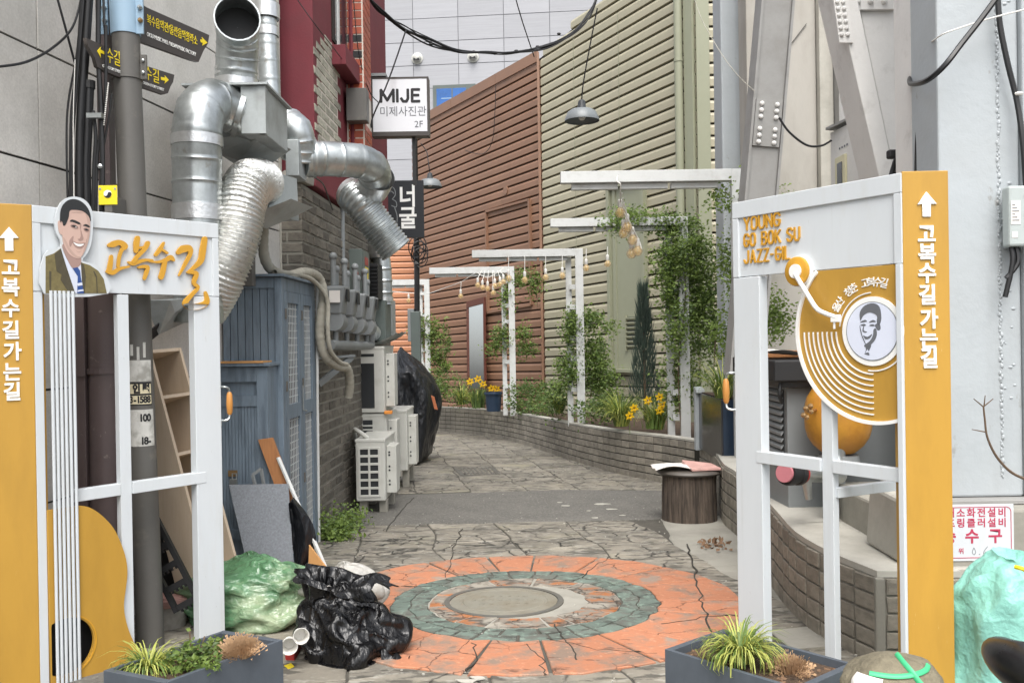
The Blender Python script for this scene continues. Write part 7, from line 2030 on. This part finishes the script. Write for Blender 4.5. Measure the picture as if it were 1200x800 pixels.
# cypress
cy = thing('cypress_shrub', 'slim dark blue green cypress between the bulb post and the vine covered post', 'shrub', soilpt(756, 488))
CB = at(756, 484, 11.6)
rng = random.Random(5)
m = MB()
for k in range(1900):
    h = rng.random() ** .8 * 1.62
    rr = (.20 * (1 - h / 1.75) + .03) * rng.random() ** .5
    a = rng.uniform(0, 6.283)
    p = CB + V((math.cos(a) * rr, math.sin(a) * rr, h))
    d = V((math.cos(a) * .25, math.sin(a) * .25, 1)).normalized()
    l = rng.uniform(.08, .2); s = d.cross(V((rng.gauss(0, 1), rng.gauss(0, 1), .1))).normalized() * .007
    m.add([p - s, p + s, p + d * l], [(0, 1, 2)])
part('needles', m, CYPRESS, cy)
part('trunk', MB().tube([CB - V((0, 0, .1)), CB + V((0, 0, 1.2))], [.025, .008], 7), STEM, cy)

def blades(c, n, ln, wd, seed, spread=1.0, up=.75, rad=.04, ymix=.5, mi=(0, 1)):
    rng = random.Random(seed)
    m = MB()
    for _ in range(n):
        a = rng.uniform(0, 6.283)
        b = V(c) + V((math.cos(a), math.sin(a), 0)) * rad * rng.random()
        hd = V((math.cos(a + rng.gauss(0, .3)), math.sin(a + rng.gauss(0, .3)), 0))
        L_ = ln * rng.uniform(.55, 1.15); e = rng.uniform(.35, 1.0) * spread
        sd_ = V((-hd.y, hd.x, 0))
        p = b; ang = R(90) - e * .35
        m.mi = mi[0] if rng.random() < ymix else mi[1]
        prev = None; vs = []; K = 5
        for k in range(K + 1):
            w_ = wd * (1 - (k / K) ** 2) * .5 + .0004
            vs += [p - sd_ * w_, p + sd_ * w_]
            d = hd * math.cos(ang) + V((0, 0, 1)) * math.sin(ang)
            p = p + d * (L_ / K)
            ang -= e * (.42 + .16 * k) * up
        m.add(vs, [(2 * k, 2 * k + 1, 2 * k + 3, 2 * k + 2) for k in range(K)])
    m.mi = 0
    return m
def grass(label, c, n, ln, wd, seed, group, **kw):
    g = thing('grass_clump', label, 'grass', V(c), group)
    part('blades', blades(c, n, ln, wd, seed, **kw), [LEAFY, LEAFG], g)
    return g
BG = 'striped grass clumps in the flower bed'
grass('large striped grass clump spilling over the wall left of the daffodils', at(728, 499, 11.3), 380, .55, .012, 31, BG, spread=1.1, rad=.09)
grass('striped grass clump under the bright vine beside the third post', at(655, 484, 13.9), 170, .42, .012, 32, BG, rad=.06)
grass('striped grass clump behind the daffodils near the second post', at(770, 503, 10.95), 240, .48, .011, 33, BG, rad=.08)
grass('pale grass clump left of the far daffodils, taller one', at(541, 474, 18.2), 110, .55, .016, 34, BG, rad=.08)
grass('pale grass clump right beside the far daffodils, lower one', at(557, 476, 17.9), 110, .42, .015, 35, BG, rad=.08)
grass('long arching grass growing from the charcoal trough behind the right gate', at(848, 466, 8.3), 170, .50, .010, 36, 'arching grass', spread=1.2, rad=.08, ymix=.35)
PGc = 'yellow striped grass in the slate planters'
gL = innL[0].lerp(innL[2], .30) + V((0, 0, -.03)); gR = innR[0].lerp(innR[2], .42) + V((0, 0, -.03))
grass('yellow striped grass tuft at the left end of the left planter', at(174, 790, gL.y), 190, .19, .007, 41, PGc, spread=1.5, up=.9, rad=.035, ymix=.66)
q = innR[0].lerp(innR[2], .36).lerp(innR[1], .12) + V((0, 0, -.03))
grass('large yellow striped grass tuft hanging over the right planter rim', at(868, 774, q.y), 300, .215, .0075, 42, PGc, spread=1.55, up=.95, rad=.045, ymix=.66)
def tuft(label, c, n, h, seed, mtl):
    t = thing('dry_plant', label, 'plant', V(c), 'dry brown tufts in the slate planters')
    rng = random.Random(seed); m = MB()
    for _ in range(n):
        a = rng.uniform(0, 6.283); e = rng.uniform(.0, 1.2)
        d = V((math.cos(a) * math.sin(e), math.sin(a) * math.sin(e), math.cos(e)))
        b = V(c) + V((math.cos(a), math.sin(a), 0)) * rng.uniform(0, .03)
        l = h * rng.uniform(.6, 1.1); s = d.orthogonal().normalized() * .0018
        m.add([b - s, b + s, b + d * l + s * .6, b + d * l - s * .6], [(0, 1, 2, 3)])
        for _ in range(3):
            o = V((rng.gauss(0, .006), rng.gauss(0, .006), rng.gauss(0, .006)))
            m.add([b + d * l * .9 + o, b + d * l * 1.1 + o + s * 2, b + d * l * 1.06 + o - s * 2], [(0, 1, 2)])
    part('dry_stems', m, mtl, t)
    return t
tuft('dry straw coloured sedum tuft near the right end of the left planter', at(282, 770, 3.42), 380, .07, 43, DRY)
tuft('dry brown tuft beside the striped grass in the right planter', at(926, 792, 3.22), 380, .065, 44, DRY)
hb = thing('green_herb', 'small green leafy herb in the middle of the left planter', 'plant', at(225, 775, 3.35))
part('leaves', foliage([(210, 774, 3.3, .05, .04, .05, 120), (232, 766, 3.36, .06, .035, .05, 130), (250, 761, 3.45, .05, .03, .04, 70), (240, 780, 3.3, .06, .02, .04, 80), (222, 756, 3.34, .02, .04, .02, 50)], 45, .034, dens=1.4, spk=.22), [LEAF, LEAFD], hb)
part('stem', MB().tube([at(225, 780, 3.35), at(222, 735, 3.4)], .003, 5).tube([at(230, 778, 3.35), at(240, 745, 3.4)], .003, 5), STEM, hb)
vf = solo('violet_flower', MB().ball(at(301, 758, 3.5), .010, 7, (1.4, 1, .6)), mat('violet petals', '#6d66b5', .6), 'tiny violet flower beside the dry sedum tuft', 'flower')
for k, (lab, bl) in enumerate((('leafy green weed at the foot of the brick wall beside the blue cabinet', [(388, 620, 7.2, .11, .10, .12, 330), (400, 627, 7.1, .10, .06, .1, 180)]), ('smaller weed near the legs of the nearest air conditioner', [(412, 610, 7.7, .09, .05, .1, 170), (404, 616, 7.5, .06, .04, .06, 80)]), ('tiny weed in the paving right of the air conditioners', [(451, 556, 10.9, .12, .02, .15, 90), (446, 562, 10.3, .06, .02, .1, 40)]))):
    p = thing('weed', lab, 'weed', gnd(bl[0][0], bl[0][1] + 14), 'weeds along the left wall')
    part('leaves', foliage(bl, 50 + k, .05), [LEAF, LEAFD], p)
dl = solo('dry_leaves', (lambda: [leafq(DL, gnd(random.gauss(836, 9), random.gauss(638, 3.2), .02), .05, random) for _ in range(46)] and DL)() if 0 else MB(), BARKC) if 0 else None
DL = MB(); rngd = random.Random(8)
for _ in range(50): leafq(DL, gnd(rngd.gauss(836, 9), rngd.gauss(638, 3), .022), .05, rngd)
solo('dry_leaf_litter', DL, BARKC, 'little heap of brown dry leaves on the concrete by the stump', 'dry leaves', kind='stuff')
DL = MB()
for _ in range(260):
    x, y = rngd.uniform(-1.4, 1.6), rngd.uniform(3.2, 12)
    q = V((x, y, gz(y) + .016)); s = rngd.uniform(.004, .012)
    DL.box((0, 0, 0), (s, s * rngd.uniform(.5, 1), s * .5), Matrix.Translation(q) @ Matrix.Rotation(rngd.uniform(0, 6), 4, 'Z'))
solo('ground_grit', DL, CONCL, 'scattered pale grit and crumbs on the alley paving', 'grit', kind='stuff')

def daffodil(c, h, s, label, group):
    p = thing('daffodil', label, 'flower', V(c) - V((0, 0, h)), group)
    fc = V(c)
    part('stalk', MB().tube([fc - V((0, -.01, h)), fc - V((0, -.02, h * .4)), fc + V((0, .01, 0))], .004, 5, dense=3), LEAFG, p)
    fdir = V((.1, -1, -.05)).normalized()
    M = frame(fc, fdir.orthogonal(), fdir.cross(fdir.orthogonal()))
    m = MB()
    for k in range(6):
        a = k * math.pi / 3
        d = V((math.cos(a), math.sin(a), .1)); e = V((-math.sin(a), math.cos(a), 0))
        m.add([M @ (d * s * .1), M @ (d * s * .55 + e * s * .28), M @ (d * s * 1.0), M @ (d * s * .55 - e * s * .28)], [(0, 1, 2, 3)])
    part('petals', m, DAFF, p)
    part('trumpet', MB().lathe([(s * .2, 0), (s * .26, s * .35), (s * .38, s * .5)], M, 10, False), DAFF, p)
near = [((738, 487), 'lowest of the near daffodils beside the striped grass'), ((743, 478), 'near daffodil just above the lowest one'), ((759, 469), 'near daffodil alone in front of the cypress'), ((773, 465), 'topmost near daffodil by the second post'), ((776, 474), 'middle near daffodil by the second post'), ((773, 481), 'lower near daffodil by the second post')]
for (px, py), lab in near: daffodil(at(px, py, 10.75), .22, .062, 'yellow daffodil, ' + lab, 'daffodils in the flower bed')
farl = [((551, 447), 'leftmost of the far daffodils left of the blue pot'), ((560, 444), 'largest far daffodil left of the blue pot'), ((566, 450), 'pale far daffodil next to the blue pot'), ((576, 455), 'left flower above the blue pot'), ((582, 456), 'right flower above the blue pot')]
for (px, py), lab in farl: daffodil(at(px, py, 17.2), .3, .085, 'yellow daffodil, ' + lab, 'daffodils in the flower bed')
dlv = thing('daffodil_leaves', 'dark green strap leaves under the far daffodils', 'plant', at(560, 478, 17.3))
part('blades', blades(at(560, 478, 17.3), 70, .5, .022, 61, spread=.4, rad=.15, ymix=0), [LEAFY, LEAFD], dlv)
dlv2 = thing('daffodil_leaves', 'green strap leaves under the near daffodils', 'plant', at(768, 500, 10.85))
part('blades', blades(at(764, 502, 10.85), 60, .26, .014, 62, spread=.5, rad=.15, ymix=0), [LEAFY, LEAFG], dlv2)
bpz = at(578.5, 481.5, 16.9)
bpot = thing('blue_pot', 'dark blue pot standing on the wall beside the fourth pergola frame', 'pot', bpz)
part('body', MB().lathe([(.135, 0), (.155, .32), (.17, .32), (.17, .36), (.15, .36), (.15, .31), (.001, .31)], Matrix.Translation(bpz), 24), NAVY, bpot, sm=True)
part('rim_band', MB().lathe([(.171, .315), (.174, .325), (.174, .355), (.171, .362)], Matrix.Translation(bpz), 24, False), NAVY, bpot, sm=True)
part('soil', MB().lathe([(.149, .325), (.001, .33)], Matrix.Translation(bpz), 18, False), SOIL, bpot)
# framed mirror against the siding
mo = lambda px, py, o: onp(px, py, J0 + nb * o, nb)
mr = thing('framed_mirror', 'tall narrow brown framed mirror leaning on the brown siding', 'mirror', mo(560, 458, .12))
c = [mo(548.5, 459, .22), mo(569.5, 457, .22), mo(572, 350.5, .10), mo(550, 353, .10)]
mx = (c[1] - c[0]).normalized(); my = (c[3] - c[0]).normalized()
MM_ = frame(c[0], mx, my); mw_, mh2 = (c[1] - c[0]).length, (c[3] - c[0]).length
FRB = mat('red brown frame', '#5a3226', .5, var=.1, bump=.05)
for a, b in (((0, 0), (.05, mh2)), ((mw_ - .05, 0), (mw_, mh2)), ((.0505, 0), (mw_ - .0505, .06)), ((.0505, mh2 - .14), (mw_ - .0505, mh2))): part('frame', MB().box2((*a, -.02), (*b, .025), MM_), FRB, mr)
part('glass', MB().box2((.05, .06, -.01), (mw_ - .05, mh2 - .14, .004), MM_), mat('mirror silver', (.8, .82, .82), .03, 1, var=.02, bump=0), mr)

# ---- lamps and bulbs
def pendant(label, px, py, Y, r, cord):
    c = at(px, py, Y)
    l = thing('pendant_lamp', label, 'lamp', c, 'enamel lamps hanging over the alley')
    part('shade', MB().lathe([(r, -.02), (r * 1.0, 0), (r * .82, r * .42), (r * .62, r * .55), (r * .25, r * .6), (r * .22, r * .58), (r * .6, r * .5), (r * .78, r * .38), (r * .94, 0)], Matrix.Translation(c), 28, False), LAMPM, l, sm=True)
    part('neck', MB().lathe([(r * .27, r * .58), (r * .2, r * 1.05), (r * .12, r * 1.12), (.001, r * 1.12)], Matrix.Translation(c), 16), LAMPT, l, sm=True)
    part('lamp_bulb', MB().ball(c + V((0, 0, r * .15)), r * .22, 12), PORC, l, sm=True)
    part('cord', MB().tube([c + V((0, 0, r * 1.1))] + [at(*p) for p in cord], .008, 5, dense=4), BLACK, l)
pendant('grey enamel pendant lamp hanging before the pale green siding', 682, 140, 10.5, .205, [(684, 95, 10.5), (694, 40, 10.5), (700, 10, 10.5)])
pendant('grey enamel pendant lamp half hidden by the dark hanging board sign', 504, 218, 15.0, .2, [(502, 190, 15.0), (500, 178, 15.2), (493, 168, 15.2)])
cws = solo('loose_wire', MB().tube([mo(581, 100, .12), mo(580, 130, .12), mo(577, 165, .12), mo(567, 180, .13), mo(553, 179, .13), mo(545, 176, .12)], .008, 5, dense=5), BLACK, 'thin black wire sagging across the brown siding', 'wire')
def bulb(px, py, Y, label, wire_to=None, tilt=0):
    c = at(px, py, Y)
    b = thing('string_bulb', label, 'light bulb', c, 'clear amber string bulbs')
    part('holder', MB().lathe([(.018, .045), (.022, .05), (.022, .115), (.012, .125), (.001, .125)], Matrix.Translation(c), 10), PORC, b, sm=True)
    part('glass', MB().lathe([(.001, -.052), (.03, -.045), (.047, -.018), (.05, .0), (.044, .02), (.026, .04), (.018, .05)], Matrix.Translation(c), 14, False), BULB, b, sm=True)
    part('filament', MB().tube([c + V((-.012, 0, .03)), c + V((-.014, 0, -.01)), c + V((0, 0, -.03)), c + V((.014, 0, -.01)), c + V((.012, 0, .03))], .004, 5), DAFF, b)
    t = at(*wire_to) if wire_to else c + V((0, 0, .22))
    part('wire', MB().tube([c + V((0, 0, .12)), t], .005, 5), PORC, b)
OR_ = ['first', 'second', 'third', 'fourth', 'fifth', 'sixth', 'seventh', 'eighth']
for k, (px, py) in enumerate(((596, 326), (615, 328), (639.5, 325), (659, 323))):
    bulb(px, py, 13.05, f'amber bulb under the third pergola beam, {OR_[k]} from its left end', (px, 300, 13.05))
for k, (px, py) in enumerate(((687, 314), (712, 309))):
    bulb(px, py, 12.4, f'amber bulb hanging on its own wire before the green siding, {("left", "right")[k]} of the pair', (px, 291 - 2 * k, 12.4))
for k, (px, py) in enumerate(((560, 334), (565.5, 337), (571.5, 338), (580, 335), (586, 333), (590, 330), (578, 343))):
    bulb(px, py, 15.6, f'amber bulb in the bunch under the fourth pergola beam, {OR_[k]} counted from the left' if k < 6 else 'lowest amber bulb of the bunch under the fourth pergola beam', (575 + (px - 575) * .7, 317, 15.7))
bulb(540, 347, 16.5, 'single amber bulb on the wire left of the framed mirror', (540.5, 330, 16.5))
bulb(479, 352, 18.2, 'single bulb on the wire before the orange siding', (479, 343, 18.2))
for k, (px, py, lab) in enumerate(((727, 249, 'topmost'), (735, 266, 'upper'), (731, 273, 'left middle'), (741, 281, 'right middle'), (747, 294, 'lower right'), (740, 297, 'lowest'))):
    bulb(px, py, 8.35 + .04 * k, f'amber bulb in the bunch hung from the nearest pergola beam, {lab} one', (729 + k * .8, 226 + k * 6, 8.3))
solo('bulb_wire', MB().tube([at(*p) for p in ((455, 341, 18.3), (479, 343, 18.2), (500, 344, 18.0), (522, 337, 17.2), (541, 330, 16.5), (557, 320, 15.8), (563, 322, 15.7), (572, 325, 15.65), (580, 321, 15.6), (590, 314, 15.6))], .006, 5, dense=5), PORC, 'thin white wire carrying bulbs from the orange siding to the fourth pergola', 'wire')
solo('bulb_hook', MB().tube([at(*p) for p in ((724, 206, 8.05), (723, 212, 8.04), (727, 216, 8.04), (727, 224, 8.1), (727, 237, 8.3))], .007, 6, dense=4).tube([at(*p) for p in ((727, 240, 8.35), (738, 262, 8.4), (748, 280, 8.5), (752, 292, 8.5))], .006, 5, dense=4), PORC, 'white tangled cord tying the bulb bunch to the nearest pergola beam', 'cord')

# ---- overhead and loose cables
def cable(label, pts, r=.01, mtl=None, Y=None, name='overhead_cable'):
    return solo(name, MB().tube([at(*(p if len(p) == 3 else (*p, Y))) for p in pts], r, 6, dense=6), mtl or BLACK, label, 'cable', sm=True)
bundle = thing('cable_bundle', 'thick sagging bundle of black cables crossing the alley overhead', 'cable', at(560, 62, 10))
rngc = random.Random(17)
for k in range(7):
    j = lambda s: rngc.uniform(-s, s)
    part('strand', MB().tube([at(424 + j(4), -12 + j(3), 9), at(445 + j(2), 12 + j(2), 9.2), at(474 + j(2), 34 + j(3), 9.5), at(505 + j(3), 50 + j(4), 9.8), at(538 + j(3), 59 + j(3), 10), at(568, 60 + j(3), 10.2), at(598, 63 + j(3), 10.4), at(640 + j(2), 55 + j(2.5), 10.7), at(672, 38 + j(3), 11), at(692, 15 + j(4), 11.2), at(702 + j(3), -8, 11.3)], rngc.uniform(.005, .010), 6, dense=6), BLACK, bundle, sm=True)
m = MB()
for k in range(8): m.ball(at(480 + k * 25, (38, 52, 59, 61, 63, 60, 55, 40)[k], 9.6 + k * .2), .022, 6, (1.2, 1, .8))
part('tie', m, BLACKR, bundle)
cable('black stay cable dropping from the bundle across the white lightbox sign', [(476, 35, 9.5), (455, 95, 9.0), (437, 137, 8.9), (435, 150, 8.9)], .009)
cable('thin black cable slanting down to the top of the brown siding', [(603, -6, 12), (612, 25, 12.4), (626, 67, 13)], .009)
cable('thin black cable from the red tile pier past the lightbox sign', [(414, -5, 8.5), (420, 60, 8.5), (432, 105, 8.8), (443, 120, 9)], .005)
cable('thin dark wire across the maroon plaster corner', [(345, -5, 7.2), (370, 30, 7.15), (395, 62, 7.8), (410, 82, 8.4)], .004)
cable('sagging black cable at the upper left across the granite wall', [(-8, 79, 3.86), (30, 73, 4.02), (62, 56, 4.18), (85, 32, 4.3), (96, -5, 4.36)], .006)
cable('straight black cable running down the granite wall beside the conduits', [(66, -6, 4.26), (77, 34, 4.30), (88, 75, 4.34)], .006)
cable('thick black cable looping across the pale blue column', [(1172, -8, 4.3), (1150, 22, 4.3), (1128, 50, 4.3), (1106, 78, 4.3), (1085, 95, 4.4), (1067, 98, 4.7), (1069, 86, 4.9), (1078, 70, 5.0), (1084, 30, 5.1), (1082, -8, 5.2)], .014)
cable('thin white cable crossing the pale blue column', [(1206, 10, 4.4), (1160, 22, 4.4), (1128, 32, 4.4), (1102, 42, 4.42), (1080, 60, 4.8), (1070, 74, 5.0)], .004, PORC)
cable('straight black cable dropping behind the right ochre post', [(1079, -8, 4.75), (1077, 80, 4.75), (1075, 150, 4.75), (1073, 230, 4.75)], .010)
cable('black cable clipped down the right edge of the pale blue column', [(1169, -8, 4.44), (1172, 30, 4.44), (1181, 75, 4.44), (1192, 120, 4.44), (1199, 170, 4.42), (1203, 230, 4.42)], .014)
solo('cable_clip', MB().ball(at(1194, 110, 4.43), .016, 8, (1.4, 1, .7)), PORC, 'small white clip on the right hand black cable', 'clip')
cbd = thing('cable_hank', 'thick hank of black cables beside the white diagonal brace', 'cable', at(1052, 200, 5.2))
for k in range(6):
    part('strand', MB().tube([at(1077 - k * .6, 132 + k * 7, 5.2), at(1066 + k * 1.5, 152 + k * 3, 5.15), at(1056 + k * 2.2, 172 + k * 2, 5.15), at(1046 + k * 2.6, 200, 5.2), at(1038 + k * 3, 235, 5.2)], .015, 7, dense=5), BLACK, cbd, sm=True)
part('connector', MB().box(at(1045, 181, 5.12), (.05, .05, .05)), BLACKR, cbd, bev=.01)
cable('pale frayed cord from the green siding to the bolted brace', [(812, -6, 9.5), (822, 22, 9), (836, 48, 8.6), (850, 70, 8.2), (866, 90, 7.6), (884, 107, 7.15)], .0035, INSUL)
cable('black cable drooping from the bolted brace to the small white cabinet', [(913, 138, 7.1), (925, 155, 7.1), (945, 170, 7.1), (962, 171, 7.1), (974, 165, 7.2)], .009)
tg = thing('bare_twig', 'bare brown forked twig in front of the pale blue column', 'twig', at(1200, 561, 4.2))
part('branch', MB().tube([at(x, y, 4.25) for x, y in ((1206, 563), (1185, 553), (1168, 535), (1157, 512), (1154, 490), (1152.5, 476))], [.007, .0065, .006, .005, .0045, .004], 6, dense=5), STEM, tg, sm=True)
for a, b in (((1153, 477), (1141, 467)), ((1153, 476), (1164, 467)), ((1153, 476), (1154.5, 463)), ((1155, 506), (1139, 503))):
    part('twiglet', MB().tube([at(*a, 4.25), at(*b, 4.24)], [.0035, .002], 5), STEM, tg)
flush()
